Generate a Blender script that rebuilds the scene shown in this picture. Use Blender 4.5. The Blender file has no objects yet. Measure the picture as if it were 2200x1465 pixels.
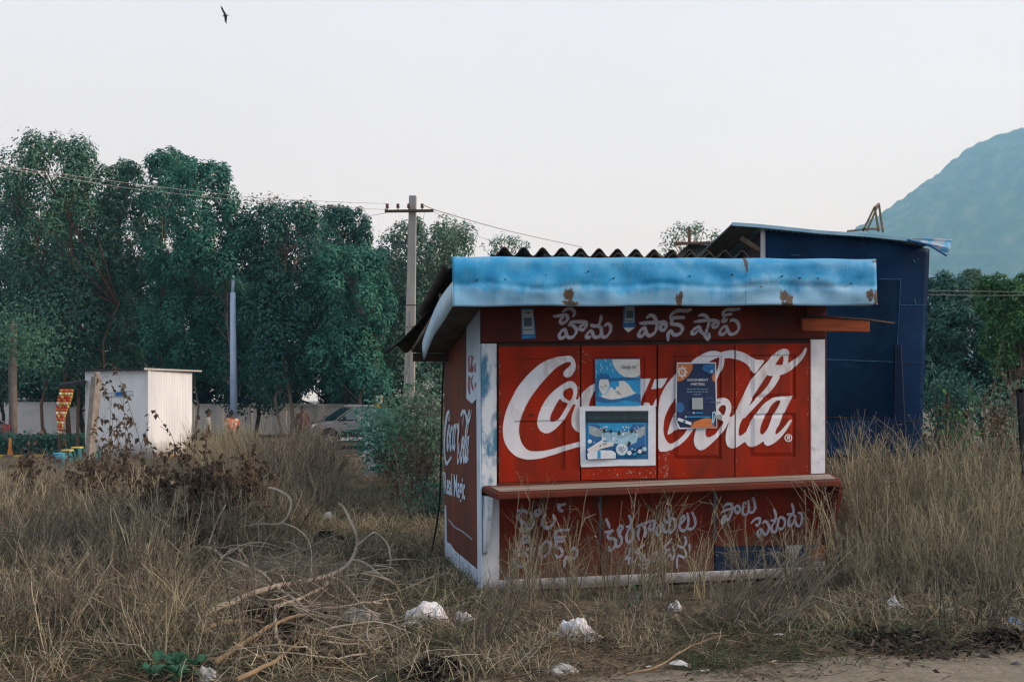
import bpy, bmesh, math, random
import numpy as np
from mathutils import Vector, Matrix, noise as mnoise
R = math.radians
random.seed(7)
rng = np.random.default_rng(7)
S = bpy.context.scene
C = S.collection

# ------------------------------------------------------------------ camera, sky, sun, exposure
FPX, CX, HY, EYE = 2139.0, 1100.0, 860.0, 1.6      # focal length in photo pixels, image centre, horizon row, eye height
cam_d = bpy.data.cameras.new('camera')
cam_d.lens = 35.0; cam_d.sensor_width = 36.0; cam_d.sensor_fit = 'HORIZONTAL'
cam_d.shift_y = (HY - 732.5) / 2200.0
cam_d.clip_start = 0.1; cam_d.clip_end = 9000
cam = bpy.data.objects.new('camera', cam_d); C.objects.link(cam)
cam.location = (0, 0, EYE); cam.rotation_euler = (R(90), 0, 0)
S.camera = cam

SUN_DIR = Vector((0.90, -0.05, 0.46)).normalized()
w = bpy.data.worlds.new('World'); S.world = w; w.use_nodes = True
nt = w.node_tree; nt.nodes.clear()
sky = nt.nodes.new('ShaderNodeTexSky'); sky.sky_type = 'NISHITA'; sky.sun_disc = False
sky.sun_elevation = math.asin(SUN_DIR.z); sky.sun_rotation = math.atan2(SUN_DIR.x, SUN_DIR.y)
sky.air_density = 1.0; sky.dust_density = 3.0; sky.ozone_density = 1.0
hs = nt.nodes.new('ShaderNodeHueSaturation'); hs.inputs['Saturation'].default_value = 0.25
sc_ = nt.nodes.new('ShaderNodeMix'); sc_.data_type = 'RGBA'; sc_.blend_type = 'MIX'
sc_.inputs[0].default_value = 0.90                 # thick pale overcast veil over the clear sky
sc_.inputs[7].default_value = (5.4, 5.75, 6.65, 1)
bg = nt.nodes.new('ShaderNodeBackground'); bg.inputs['Strength'].default_value = 0.10
out = nt.nodes.new('ShaderNodeOutputWorld')
nt.links.new(sky.outputs[0], hs.inputs['Color']); nt.links.new(hs.outputs[0], sc_.inputs[6])
tcw = nt.nodes.new('ShaderNodeTexCoord'); nw = nt.nodes.new('ShaderNodeTexNoise'); nw.inputs['Scale'].default_value = 2.2; nw.inputs['Detail'].default_value = 4
mw = nt.nodes.new('ShaderNodeMapping'); mw.inputs['Scale'].default_value = (1, 1, 3.5); nt.links.new(tcw.outputs['Generated'], mw.inputs[0]); nt.links.new(mw.outputs[0], nw.inputs['Vector'])
rw = nt.nodes.new('ShaderNodeMapRange'); rw.inputs['From Min'].default_value = .3; rw.inputs['From Max'].default_value = .7; rw.inputs['To Min'].default_value = .965; rw.inputs['To Max'].default_value = 1.035; nt.links.new(nw.outputs['Fac'], rw.inputs[0])
ml = nt.nodes.new('ShaderNodeVectorMath'); ml.operation = 'SCALE'; nt.links.new(sc_.outputs[2], ml.inputs[0]); nt.links.new(rw.outputs[0], ml.inputs['Scale'])     # faint unevenness of the cloud sheet
nt.links.new(ml.outputs[0], bg.inputs[0]); nt.links.new(bg.outputs[0], out.inputs[0])
sun_d = bpy.data.lights.new('sun', 'SUN'); sun_d.energy = 2.3; sun_d.angle = R(12); sun_d.color = (1.0, 0.90, 0.79)
sun = bpy.data.objects.new('sun', sun_d); C.objects.link(sun)
sun.rotation_euler = SUN_DIR.to_track_quat('Z', 'Y').to_euler()
sun.location = (30, -5, 40)
S.view_settings.view_transform = 'Standard'; S.view_settings.look = 'None'
S.view_settings.gamma = 1.0; S.view_settings.exposure = 0.68
S.cycles.use_denoising = True; S.cycles.denoiser = 'OPENIMAGEDENOISE'; S.cycles.denoising_prefilter = 'ACCURATE'; S.cycles.denoising_input_passes = 'RGB_ALBEDO_NORMAL'; S.cycles.filter_width = 1.3
S.cycles.max_bounces = 6; S.cycles.diffuse_bounces = 3; S.cycles.glossy_bounces = 2
S.cycles.transmission_bounces = 3; S.cycles.volume_bounces = 1; S.cycles.transparent_max_bounces = 6

# ------------------------------------------------------------------ measuring helpers
def at(px, py, d):
    """world point seen at photo pixel (px,py) at depth d"""
    return Vector(((px - CX) / FPX * d, d, EYE - (py - HY) / FPX * d))
def sm(a, b, x):
    t = min(1, max(0, (x - a) / (b - a))); return t * t * (3 - 2 * t)
def G(x, y):
    """ground height"""
    h = -0.15 * sm(20, 28, y) - 0.27 * sm(30.9, 31.25, y) + 0.05 * sm(44, 46, y)
    f = 1 - sm(22, 30, y)
    h += f * (0.05 * mnoise.noise(Vector((x * 0.45, y * 0.45, 1.3))) + 0.03 * mnoise.noise(Vector((x * 1.7, y * 1.7, 4.3))))
    h += 0.16 * math.exp(-(((x + 2.6) / 1.3) ** 2 + ((y - 9.3) / 1.2) ** 2))
    k = math.exp(-(((x - 1.2) / 2.3) ** 4 + ((y - 9.6) / 1.5) ** 4))      # levelled under the stall
    return h * (1 - k) - 0.035 * k

# ------------------------------------------------------------------ materials
MATS = {}
def base_mat(name):
    m = bpy.data.materials.new(name); m.use_nodes = True
    nt = m.node_tree; bs = nt.nodes['Principled BSDF']
    return m, nt, bs
def ramp(nt, fac, stops):
    r = nt.nodes.new('ShaderNodeValToRGB')
    e = r.color_ramp.elements
    while len(e) < len(stops): e.new(0.5)
    for el, (p, c) in zip(e, stops):
        el.position = p; el.color = (c[0], c[1], c[2], 1)
    nt.links.new(fac, r.inputs[0]); return r.outputs[0]
def nz(nt, scale, detail=5, stretch=(1, 1, 1), rough=0.55, dist=0.0, seed=0.0):
    tc = nt.nodes.new('ShaderNodeTexCoord'); mp = nt.nodes.new('ShaderNodeMapping')
    mp.inputs['Scale'].default_value = stretch; mp.inputs['Location'].default_value = (seed, seed * .7, seed * .3)
    n = nt.nodes.new('ShaderNodeTexNoise'); n.inputs['Scale'].default_value = scale
    n.inputs['Detail'].default_value = detail; n.inputs['Roughness'].default_value = rough; n.inputs['Distortion'].default_value = dist
    nt.links.new(tc.outputs['Object'], mp.inputs[0]); nt.links.new(mp.outputs[0], n.inputs['Vector'])
    return n.outputs['Fac']
def mixc(nt, fac, a, b, mode='MIX'):
    m = nt.nodes.new('ShaderNodeMix'); m.data_type = 'RGBA'; m.blend_type = mode
    for sock, v in ((m.inputs[0], fac), (m.inputs[6], a), (m.inputs[7], b)):
        if isinstance(v, (int, float)): sock.default_value = v
        elif isinstance(v, tuple): sock.default_value = (v[0], v[1], v[2], 1)
        else: nt.links.new(v, sock)
    return m.outputs[2]
def math_(nt, op, a, b=None, clamp=False):
    m = nt.nodes.new('ShaderNodeMath'); m.operation = op; m.use_clamp = clamp
    for sock, v in ((m.inputs[0], a), (m.inputs[1], b)):
        if v is None: continue
        if isinstance(v, (int, float)): sock.default_value = v
        else: nt.links.new(v, sock)
    return m.outputs[0]
def bump(nt, bs, h, strength=0.3, dist=0.01):
    b = nt.nodes.new('ShaderNodeBump'); b.inputs['Strength'].default_value = strength; b.inputs['Distance'].default_value = dist
    nt.links.new(h, b.inputs['Height']); nt.links.new(b.outputs[0], bs.inputs['Normal'])
def pm(name, c1, c2=None, scale=6, rough=0.75, bumpy=0.0, stretch=(1, 1, 1), spots=None, metal=0.0, spec=0.16, lo=.35, hi=.65, spot_lo=.62, spot_hi=.7, spot_scale=9, spot_stretch=None, bdist=.01, dust=0):
    """principled paint with two-tone wear and an optional third colour in spots"""
    if name in MATS: return MATS[name]
    m, nt, bs = base_mat(name)
    c2 = c2 or tuple(x * .75 for x in c1)
    n = nz(nt, scale, 6, stretch)
    col = ramp(nt, n, [(lo, c2), (hi, c1)])
    if spots:
        n2 = nz(nt, spot_scale, 8, spot_stretch or stretch, .65, .3, 5.3)
        col = mixc(nt, ramp(nt, n2, [(spot_lo, (0, 0, 0)), (spot_hi, (1, 1, 1))]), col, spots)
    if dust:
        tc = nt.nodes.new('ShaderNodeTexCoord'); sx = nt.nodes.new('ShaderNodeSeparateXYZ'); nt.links.new(tc.outputs['Object'], sx.inputs[0])
        dn = nz(nt, 7, 8, (1, 1, .6), .7, 0, 3.1)
        dz = math_(nt, 'ADD', math_(nt, 'DIVIDE', sx.outputs['Z'], dust), math_(nt, 'MULTIPLY', math_(nt, 'SUBTRACT', dn, .5), 1.6))
        col = mixc(nt, ramp(nt, dz, [(.25, (.75, .75, .75)), (1.0, (0, 0, 0))]), col, (.14, .10, .07))
    nt.links.new(col, bs.inputs['Base Color'])
    bs.inputs['Roughness'].default_value = rough; bs.inputs['Metallic'].default_value = metal
    bs.inputs['Specular IOR Level'].default_value = spec
    if bumpy: bump(nt, bs, nz(nt, scale * 4, 6, stretch), bumpy, bdist)
    MATS[name] = m; return m
def leaf_mat(name, cols, trans=0.3, rough=.6, spec=.12):
    if name in MATS: return MATS[name]
    m, nt, bs = base_mat(name)
    g = nt.nodes.new('ShaderNodeNewGeometry')
    n = nz(nt, 0.55, 3)
    f = math_(nt, 'ADD', math_(nt, 'MULTIPLY', g.outputs['Random Per Island'], .40 if trans else .80), math_(nt, 'MULTIPLY', n, .5 if trans else .25))
    col = ramp(nt, f, [(0.15 + .75 * i / (len(cols) - 1), c) for i, c in enumerate(cols)])
    nt.links.new(col, bs.inputs['Base Color']); bs.inputs['Roughness'].default_value = rough
    bs.inputs['Specular IOR Level'].default_value = spec
    tr = nt.nodes.new('ShaderNodeBsdfTranslucent'); nt.links.new(col, tr.inputs[0])
    mx = nt.nodes.new('ShaderNodeMixShader'); mx.inputs[0].default_value = trans
    o = nt.nodes['Material Output']
    nt.links.new(bs.outputs[0], mx.inputs[1]); nt.links.new(tr.outputs[0], mx.inputs[2]); nt.links.new(mx.outputs[0], o.inputs[0])
    MATS[name] = m; return m

# ------------------------------------------------------------------ mesh builder
class MB:
    def __init__(s): s.v = []; s.f = []; s.m = []
    def add(s, vs, fs, mi=0):
        o = len(s.v); s.v += [tuple(v) for v in vs]
        for f in fs: s.f.append(tuple(i + o for i in f)); s.m.append(mi)
        return s
    def hexa(s, p, mi=0):
        """8 corners: 0-3 front loop, 4-7 back loop"""
        return s.add(p, [(0, 1, 2, 3), (7, 6, 5, 4), (0, 4, 5, 1), (1, 5, 6, 2), (2, 6, 7, 3), (3, 7, 4, 0)], mi)
    def box(s, x0, x1, y0, y1, z0, z1, mi=0):
        return s.hexa([(x0, y0, z0), (x1, y0, z0), (x1, y0, z1), (x0, y0, z1), (x0, y1, z0), (x1, y1, z0), (x1, y1, z1), (x0, y1, z1)], mi)
    def beam(s, a, b, wx, wy, mi=0, up=Vector((0, 0, 1))):
        a = Vector(a); b = Vector(b); d = (b - a).normalized()
        u = d.cross(up)
        if u.length < .01: u = d.cross(Vector((1, 0, 0)))
        u.normalize(); v = u.cross(d)
        q = lambda p: [p - u * wx - v * wy, p + u * wx - v * wy, p + u * wx + v * wy, p - u * wx + v * wy]
        return s.hexa(q(a) + q(b), mi)
    def tube(s, pts, rad, n=6, mi=0, cap=True):
        pts = [Vector(p) for p in pts]; k = len(pts)
        rad = [rad] * k if isinstance(rad, (int, float)) else rad
        o = len(s.v); ref = None
        for i, p in enumerate(pts):
            t = (pts[min(i + 1, k - 1)] - pts[max(i - 1, 0)])
            t = t.normalized() if t.length > 1e-9 else Vector((0, 0, 1))
            if ref is None:
                ref = t.cross(Vector((0.3, 0.1, 1)) if abs(t.z) < .9 else Vector((1, 0.2, 0)))
            u = (ref - t * ref.dot(t)).normalized(); ref = u; v = t.cross(u)
            for j in range(n):
                a = 2 * math.pi * j / n
                s.v.append(tuple(p + (u * math.cos(a) + v * math.sin(a)) * rad[i]))
        for i in range(k - 1):
            for j in range(n):
                s.f.append((o + i * n + j, o + i * n + (j + 1) % n, o + (i + 1) * n + (j + 1) % n, o + (i + 1) * n + j)); s.m.append(mi)
        if cap:
            s.f.append(tuple(o + j for j in range(n))[::-1]); s.m.append(mi)
            s.f.append(tuple(o + (k - 1) * n + j for j in range(n))); s.m.append(mi)
        return s
    def lathe(s, prof, n=16, c=(0, 0, 0), mi=0):
        o = len(s.v)
        for r, z in prof:
            for j in range(n):
                a = 2 * math.pi * j / n; s.v.append((c[0] + r * math.cos(a), c[1] + r * math.sin(a), c[2] + z))
        for i in range(len(prof) - 1):
            for j in range(n):
                s.f.append((o + i * n + j, o + i * n + (j + 1) % n, o + (i + 1) * n + (j + 1) % n, o + (i + 1) * n + j)); s.m.append(mi)
        return s
    def grid(s, fn, nu, nv, mi=0):
        o = len(s.v)
        for j in range(nv + 1):
            for i in range(nu + 1): s.v.append(tuple(fn(i / nu, j / nv)))
        for j in range(nv):
            for i in range(nu):
                a = o + j * (nu + 1) + i; s.f.append((a, a + 1, a + nu + 2, a + nu + 1)); s.m.append(mi)
        return s
    def prism(s, poly, thick, axis_fn, mi=0):
        """poly of (a,b); axis_fn(a,b,t)->point"""
        n = len(poly); vs = [axis_fn(a, b, 0) for a, b in poly] + [axis_fn(a, b, thick) for a, b in poly]
        fs = [tuple(range(n))[::-1], tuple(range(n, 2 * n))] + [(i, (i + 1) % n, n + (i + 1) % n, n + i) for i in range(n)]
        return s.add(vs, fs, mi)
    def build(s, name, mats, parent=None, smooth=False, solid=0.0, bevel=0.0):
        me = bpy.data.meshes.new(name); me.from_pydata(s.v, [], s.f)
        mats = mats if isinstance(mats, (list, tuple)) else [mats]
        for m in mats: me.materials.append(m)
        if len(mats) > 1: me.polygons.foreach_set('material_index', s.m)
        if smooth: me.polygons.foreach_set('use_smooth', [True] * len(me.polygons))
        me.update()
        o = bpy.data.objects.new(name, me); C.objects.link(o)
        if parent is not None: o.parent = parent
        if solid:
            md = o.modifiers.new('solid', 'SOLIDIFY'); md.thickness = solid; md.offset = 0
        if bevel:
            md = o.modifiers.new('bevel', 'BEVEL'); md.width = bevel; md.segments = 2; md.limit_method = 'ANGLE'
        return o
def tag(o, label, cat, group=None, kind=None):
    o['label'] = label; o['category'] = cat
    if group: o['group'] = group
    if kind: o['kind'] = kind
    return o
def thing(name, loc, label, cat, rz=0.0, group=None):
    o = bpy.data.objects.new(name, None); C.objects.link(o); o.empty_display_size = .2
    o.location = loc; o.rotation_euler = (0, 0, rz)
    return tag(o, label, cat, group)
def struct(o, kind='structure'):
    o['kind'] = kind; return o
def np_mesh(name, V, F, mats, parent=None, midx=None):
    me = bpy.data.meshes.new(name)
    V = np.asarray(V, dtype=np.float32); F = np.asarray(F, dtype=np.int32); k = F.shape[1]
    me.vertices.add(len(V)); me.vertices.foreach_set('co', V.ravel())
    me.loops.add(F.size); me.loops.foreach_set('vertex_index', F.ravel())
    me.polygons.add(len(F)); me.polygons.foreach_set('loop_start', np.arange(0, F.size, k, dtype=np.int32))
    try: me.polygons.foreach_set('loop_total', np.full(len(F), k, dtype=np.int32))
    except Exception: pass
    for m in (mats if isinstance(mats, (list, tuple)) else [mats]): me.materials.append(m)
    if midx is not None: me.polygons.foreach_set('material_index', np.asarray(midx, dtype=np.int32))
    me.update(); me.validate()
    o = bpy.data.objects.new(name, me); C.objects.link(o)
    if parent is not None: o.parent = parent
    return o
def smooth_pts(P, closed=False, k=5):
    P = [np.array(p, float) for p in P]; n = len(P); o = []
    rngs = range(n) if closed else range(n - 1)
    for i in rngs:
        g = (lambda j: P[j % n]) if closed else (lambda j: P[min(max(j, 0), n - 1)])
        p0, p1, p2, p3 = g(i - 1), g(i), g(i + 1), g(i + 2)
        for j in range(k):
            t = j / k
            o.append(.5 * ((2 * p1) + (-p0 + p2) * t + (2 * p0 - 5 * p1 + 4 * p2 - p3) * t * t + (-p0 + 3 * p1 - 3 * p2 + p3) * t ** 3))
    if not closed: o.append(P[-1])
    return o
def fill2d(loops):
    """fill closed 2D loops (even-odd holes) -> verts, faces"""
    cu = bpy.data.curves.new('tmp', 'CURVE'); cu.dimensions = '2D'; cu.fill_mode = 'BOTH'
    for L in loops:
        sp = cu.splines.new('POLY'); sp.points.add(len(L) - 1); sp.use_cyclic_u = True
        for q, p in zip(sp.points, L): q.co = (p[0], p[1], 0, 1)
    return curve2d(cu)
def curve2d(cu):
    ob = bpy.data.objects.new('tmp', cu); C.objects.link(ob)
    me = bpy.data.meshes.new_from_object(ob.evaluated_get(bpy.context.evaluated_depsgraph_get()))
    vs = [(v.co.x, v.co.y) for v in me.vertices]; fs = [tuple(p.vertices) for p in me.polygons]
    bpy.data.objects.remove(ob); bpy.data.curves.remove(cu); bpy.data.meshes.remove(me)
    return vs, fs
def text2d(s, size=1.0, bold=0.0, spacing=1.0):
    cu = bpy.data.curves.new('tmp', 'FONT'); cu.body = s; cu.size = size; cu.align_x = 'CENTER'; cu.offset = bold; cu.space_character = spacing
    cu.resolution_u = 3
    return curve2d(cu)
def ribbon(mb, pts, wpx, fn, base=.0015, mi=0, ramp_=.0006, k=4, wfn=None):
    """painted brush stroke: a polyline in photo pixels laid on a surface by fn(px,py,out)"""
    P = smooth_pts(pts, False, k); n = len(P); V = []; F = []
    L = []
    for i in range(n):
        t = P[min(i + 1, n - 1)] - P[max(i - 1, 0)]; t = t / (np.linalg.norm(t) + 1e-9); nn = np.array((-t[1], t[0]))
        h = wpx / 2 * (.72 + .42 * abs(t[0] * .8 + t[1] * .6) + .07 * math.sin(i * 1.3 + pts[0][0])) * min(1, .72 + .28 * min(i, n - 1 - i) / 3)
        L.append((P[i], t, nn, h))
    # round caps
    def cap(p, t, nn, h, sgn):
        return [p + sgn * t * h * .45 + nn * h * .62, p + sgn * t * h * .45 - nn * h * .62]
    rows = [cap(*L[0], -1)] + [[p + nn * h, p - nn * h] for p, t, nn, h in L] + [cap(*L[-1], 1)]
    for i, r in enumerate(rows):
        for q in r: V.append(fn(q[0], q[1], base + ramp_ * i / len(rows)))
    for i in range(len(rows) - 1): F.append((2 * i, 2 * i + 1, 2 * i + 3, 2 * i + 2))
    mb.add(V, F, mi)
# ------------------------------------------------------------------ ground, dirt path, road, kerb, hill, haze
def ground_material():
    m, nt, bs = base_mat('dry_soil')
    n1 = nz(nt, .7, 6); n2 = nz(nt, 14, 8, rough=.7); n3 = nz(nt, 3.2, 6, seed=3)
    c = ramp(nt, n2, [(.3, (.042, .036, .026)), (.5, (.135, .116, .08)), (.72, (.24, .205, .145))])
    c2 = ramp(nt, n2, [(.3, (.02, .026, .016)), (.7, (.09, .1, .055))])
    c = mixc(nt, ramp(nt, n3, [(.52, (0, 0, 0)), (.66, (1, 1, 1))]), c, c2)
    nt.links.new(c, bs.inputs['Base Color']); bs.inputs['Roughness'].default_value = .95; bs.inputs['Specular IOR Level'].default_value = .1
    bump(nt, bs, nz(nt, 30, 8, rough=.7), .8, .03)
    return m
def axis_pts(stops):
    a = []
    for (x0, x1, st) in stops: a += list(np.arange(x0, x1, st))
    a.append(stops[-1][1]); return a
gx = axis_pts([(-3200, -60, 160), (-60, -12, 3), (-12, 12, .12), (12, 60, 3), (60, 3200, 160)])
gy = axis_pts([(-40, 4, 4), (4, 16, .12), (16, 32, .3), (32, 60, 1.5), (60, 3400, 120)])
V = [(x, y, G(x, y)) for y in gy for x in gx]; nx = len(gx)
F = [(j * nx + i, j * nx + i + 1, (j + 1) * nx + i + 1, (j + 1) * nx + i) for j in range(len(gy) - 1) for i in range(nx - 1)]
ground = np_mesh('ground', V, F, ground_material()); struct(ground)
ground.data.polygons.foreach_set('use_smooth', [True] * len(F))

def path_edge(x):  # far edge of the sandy track at the lower right
    return 6.05 + .26 * max(0, x - 1.0) + .1 * mnoise.noise(Vector((x * 1.3, 0, 0))) - .5 * sm(1.2, -.3, x)
mp = MB()
m, nt_, bs_ = base_mat('sandy_track')
c_ = ramp(nt_, nz(nt_, 26, 8, rough=.75), [(.3, (.13, .112, .085)), (.52, (.225, .195, .15)), (.75, (.31, .27, .21))])
c_ = mixc(nt_, ramp(nt_, nz(nt_, 5, 7, rough=.7, seed=2), [(.42, (0, 0, 0)), (.66, (.75, .75, .75))]), c_, (.10, .095, .055))
nt_.links.new(c_, bs_.inputs['Base Color']); bs_.inputs['Roughness'].default_value = .95
bump(nt_, bs_, nz(nt_, 60, 8, rough=.75), .8, .02)
def pathfn(u, v):
    x = -.4 + 6.4 * u; ye = path_edge(x); y = 4.2 + (ye - 4.2) * v
    return (x, y, G(x, y) + .012 * (1 - sm(.8, 1.0, v)) - .01 * sm(.93, 1.0, v) - .02 * sm(.08, 0, u))
mp.grid(pathfn, 90, 40); struct(mp.build('dirt_path', m, smooth=True))

asphalt = pm('asphalt', (.06, .06, .062), (.045, .045, .047), 30, .9, .3)
mr = MB(); mr.grid(lambda u, v: (-80 + 160 * u, 31.35 + 12.8 * v, -.38), 4, 2); struct(mr.build('road', asphalt))
kerb = struct(bpy.data.objects.new('kerb', None)); C.objects.link(kerb); kerb.location = (0, 31.1, -.42)
kp = [pm('kerb_yellow_paint', (.62, .34, .05), (.5, .27, .05), 12, .8, .2, spots=(.2, .16, .1)), pm('kerb_black_paint', (.05, .05, .055), (.09, .085, .08), 9, .85, .2)]
kb = None
for i in range(92):
    if i < 2:
        b = MB(); b.box(-.145, .145, -.13, .13, 0, .31); o = b.build('kerb_stone', kp[i % 2], kerb, bevel=.02)
        kb = (kb or []) + [o]
    else:
        o = kb[i % 2].copy(); C.objects.link(o); o.parent = kerb
    o.location = (-22 + i * .3 + random.uniform(-.005, .005), random.uniform(-.01, .01), random.uniform(-.01, .01))

# wooded hill
prof = [(700, 872), (950, 800), (1200, 720), (1500, 640), (1700, 570), (1800, 525), (1890, 470), (1960, 420), (2020, 378), (2075, 326), (2135, 303), (2200, 286), (2300, 268), (2450, 250), (2700, 262), (3000, 330), (3400, 480), (3800, 640)]
RY = 720.0; HS = 2.8        # the hill is laid out at 720 m and then moved out to 2 km
PX = np.array([(p[0] - CX) / FPX * RY for p in prof]); PZ = np.array([EYE + (HY - p[1]) / FPX * RY for p in prof])
hx = np.arange(-140, 620, 2.6); hy = np.concatenate([np.arange(400, 760, 2.6), np.arange(760, 1100, 8)])
HX, HYY = np.meshgrid(hx, hy)
ridge = np.interp(HX - (HYY - RY) * .35 * 0, PX, PZ)
t = np.where(HYY < RY, (RY - HYY) / 310.0, (HYY - RY) / 360.0); t = np.clip(t, 0, 1)
HZ = ridge * (1 - t ** 1.35) * (1 + .05 * np.sin(HX / 17 + 1.5 * np.sin(HYY / 40)) * np.clip(t * 3, 0, 1) + .06 * np.sin(HX / 7.3 + HYY / 31) * np.sin(HYY / 19 + HX / 40) * np.clip(t * 3, 0, 1)) - 5
bumpz = np.zeros_like(HZ); cr = rng.uniform(1.5, 3.0, 30000) ** 1.55
cxs = rng.uniform(-140, 620, 30000); cys = rng.uniform(400, 800, 30000)
for r0, x0, y0 in zip(cr, cxs, cys):
    i0, i1 = np.searchsorted(hx, [x0 - r0, x0 + r0]); j0, j1 = np.searchsorted(hy, [y0 - r0, y0 + r0])
    if i1 <= i0 or j1 <= j0: continue
    dd = ((HX[j0:j1, i0:i1] - x0) ** 2 + (HYY[j0:j1, i0:i1] - y0) ** 2) / r0 ** 2
    bumpz[j0:j1, i0:i1] = np.maximum(bumpz[j0:j1, i0:i1], np.sqrt(np.clip(1 - dd, 0, 1)) * r0 * 1.7)
HZ = HZ + bumpz * np.clip(ridge / 40, 0, 1)
nhx = len(hx); nhy = len(hy)
idx = np.arange(nhx * nhy).reshape(nhy, nhx)
HF = np.stack([idx[:-1, :-1].ravel(), idx[:-1, 1:].ravel(), idx[1:, 1:].ravel(), idx[1:, :-1].ravel()], 1)
hill_m = pm('wooded_hillside', (.06, .10, .065), (.010, .024, .022), .03, .95, 0, spots=(.13, .12, .085), spot_scale=.03, spot_lo=.56, spot_hi=.72, spec=.05)
hill = np_mesh('hill', np.stack([HX.ravel() * HS, HYY.ravel() * HS, EYE + (HZ.ravel() - EYE) * HS], 1), HF, hill_m); struct(hill)

# hazy air
hb = MB(); hb.box(-3600, 3600, -80, 3600, -24, 690)
hm, hnt, hbs = base_mat('hazy_air'); hnt.nodes.remove(hbs)
vol = hnt.nodes.new('ShaderNodeVolumePrincipled'); vol.inputs['Color'].default_value = (.30, .67, 1.0, 1); vol.inputs['Absorption Color'].default_value = (1, 1, 1, 1)
vol.inputs['Density'].default_value = .00038; vol.inputs['Anisotropy'].default_value = .2
hnt.links.new(vol.outputs[0], hnt.nodes['Material Output'].inputs['Volume'])
hz = hb.build('haze', hm); struct(hz, 'stuff')

# ------------------------------------------------------------------ the red stall
KA = R(13.3); KX, KY = -.255, 8.4
kiosk = thing('market_stall', (KX, KY, 0), 'red wooden roadside stall with big white script lettering and a pale blue tin fascia', 'stall', KA)
ca, sa = math.cos(KA), math.sin(KA)
def plane_pt(ox, oy, c, s, px, py):
    q = (px - CX) / FPX; t = (q * oy - ox) / (c - q * s); d = oy + t * s
    return t, EYE - (py - HY) / FPX * d
def KF(px, py, out=0.0):
    """point of the stall's front (moved 'out' metres towards the street), local coordinates"""
    t, z = plane_pt(KX + out * sa, KY - out * ca, ca, sa, px, py); return Vector((t, -out, z))
def KS(px, py, out=0.0):
    ox, oy = KX - out * ca, KY - out * sa
    q = (px - CX) / FPX; v = (ox - q * oy) / (q * ca + sa); d = oy + v * ca
    return Vector((-out, v, EYE - (py - HY) / FPX * d))
def slab(name, pts, out, thick, mat, parent=kiosk, fn=KF, bevel=.004):
    """board given by its outline in the photograph, lying 'out' in front of the stall's front plane"""
    front = [fn(x, y, out) for x, y in pts]; n = len(front)
    back = [p + (Vector((0, thick, 0)) if fn is KF else Vector((thick, 0, 0))) for p in front]
    b = MB(); b.add(front + back, [tuple(range(n)), tuple(range(2 * n - 1, n - 1, -1))] + [(i, n + i, n + (i + 1) % n, (i + 1) % n) for i in range(n)])
    bm = bmesh.new(); o = b.build(name, mat, parent, bevel=bevel)
    bm.from_mesh(o.data); bmesh.ops.recalc_face_normals(bm, faces=bm.faces); bm.to_mesh(o.data); bm.free()
    return o
red = pm('red_paint', (.34, .020, .004), (.22, .017, .005), 2.4, .6, .14, stretch=(1, 1, .7), spots=(.075, .022, .013), spot_scale=3.2, spot_lo=.46, spot_hi=.74, spot_stretch=(1.5, 1, .35), spec=.08)
red_chip = pm('chipped_red_paint', (.31, .021, .005), (.22, .017, .006), 3, .6, .15, spots=(.5, .36, .28), spot_scale=14, spot_lo=.69, spot_hi=.72, spec=.08)
red_brown = pm('dull_red_brown_paint', (.135, .026, .014), (.075, .02, .013), 2.6, .65, .12, spots=(.05, .024, .017), spot_scale=2, spot_lo=.5, spot_hi=.8)
maroon = pm('maroon_paint', (.19, .020, .007), (.10, .015, .008), 2.6, .65, .12, stretch=(1, 1, .6), spots=(.055, .022, .014), spot_scale=4, spot_lo=.48, spot_hi=.78, spec=.08, dust=.45)
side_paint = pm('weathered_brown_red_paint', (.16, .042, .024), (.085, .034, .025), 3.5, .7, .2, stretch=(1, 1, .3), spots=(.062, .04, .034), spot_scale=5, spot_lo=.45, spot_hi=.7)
white_p = pm('white_limewash', (.70, .71, .73), (.55, .57, .60), 6, .8, .15, spots=(.30, .29, .26), spot_scale=10, spot_lo=.58, spot_hi=.76, dust=.07)
white_blue = pm('white_paint_worn_to_blue', (.66, .69, .72), (.50, .56, .60), 5, .75, .2, stretch=(1, 1, .4), spots=(.06, .19, .29), spot_scale=6.5, spot_lo=.5, spot_hi=.62)
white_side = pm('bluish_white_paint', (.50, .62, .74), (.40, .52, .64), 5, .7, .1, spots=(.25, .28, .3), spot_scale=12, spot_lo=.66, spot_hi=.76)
letter_m = pm('white_sign_paint', (.70, .70, .74), (.60, .60, .63), 5, .6, .05, spots=(.40, .37, .35), spot_scale=5, spot_lo=.52, spot_hi=.72, spot_stretch=(1.5, 1, .5))
script_m = pm('grey_white_sign_paint', (.46, .47, .54), (.34, .35, .42), 9, .75, spots=(.17, .10, .10), spot_scale=26, spot_lo=.60, spot_hi=.68)
dark_wood = pm('dark_wood', (.05, .035, .025), (.03, .02, .016), 8, .8, .2)
grey_wood = pm('worn_grey_wood', (.31, .28, .245), (.20, .175, .15), 6, .9, .3, stretch=(.2, 3, 1), spots=(.17, .06, .04), spot_scale=6, spot_lo=.55, spot_hi=.7, spec=.05)
navy_scrap = pm('navy_scrap_sheet', (.02, .04, .085), (.015, .028, .06), 6, .5, .1, spots=(.3, .33, .36), spot_scale=11, spot_lo=.72, spot_hi=.76)

W = KF(1773, 1000).x
BODY = 1.9
b = MB()
zt = lambda t: .012 * t
b.hexa([(0.02, .02, .03), (W - .02, .02, .06), (W - .02, .02, 2.5), (.02, .02, 2.42), (.02, BODY - .02, .03), (W - .02, BODY - .02, .06), (W - .02, BODY - .02, 2.2), (.02, BODY - .02, 2.12)])
b.build('inner_shell', dark_wood, kiosk)
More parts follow.
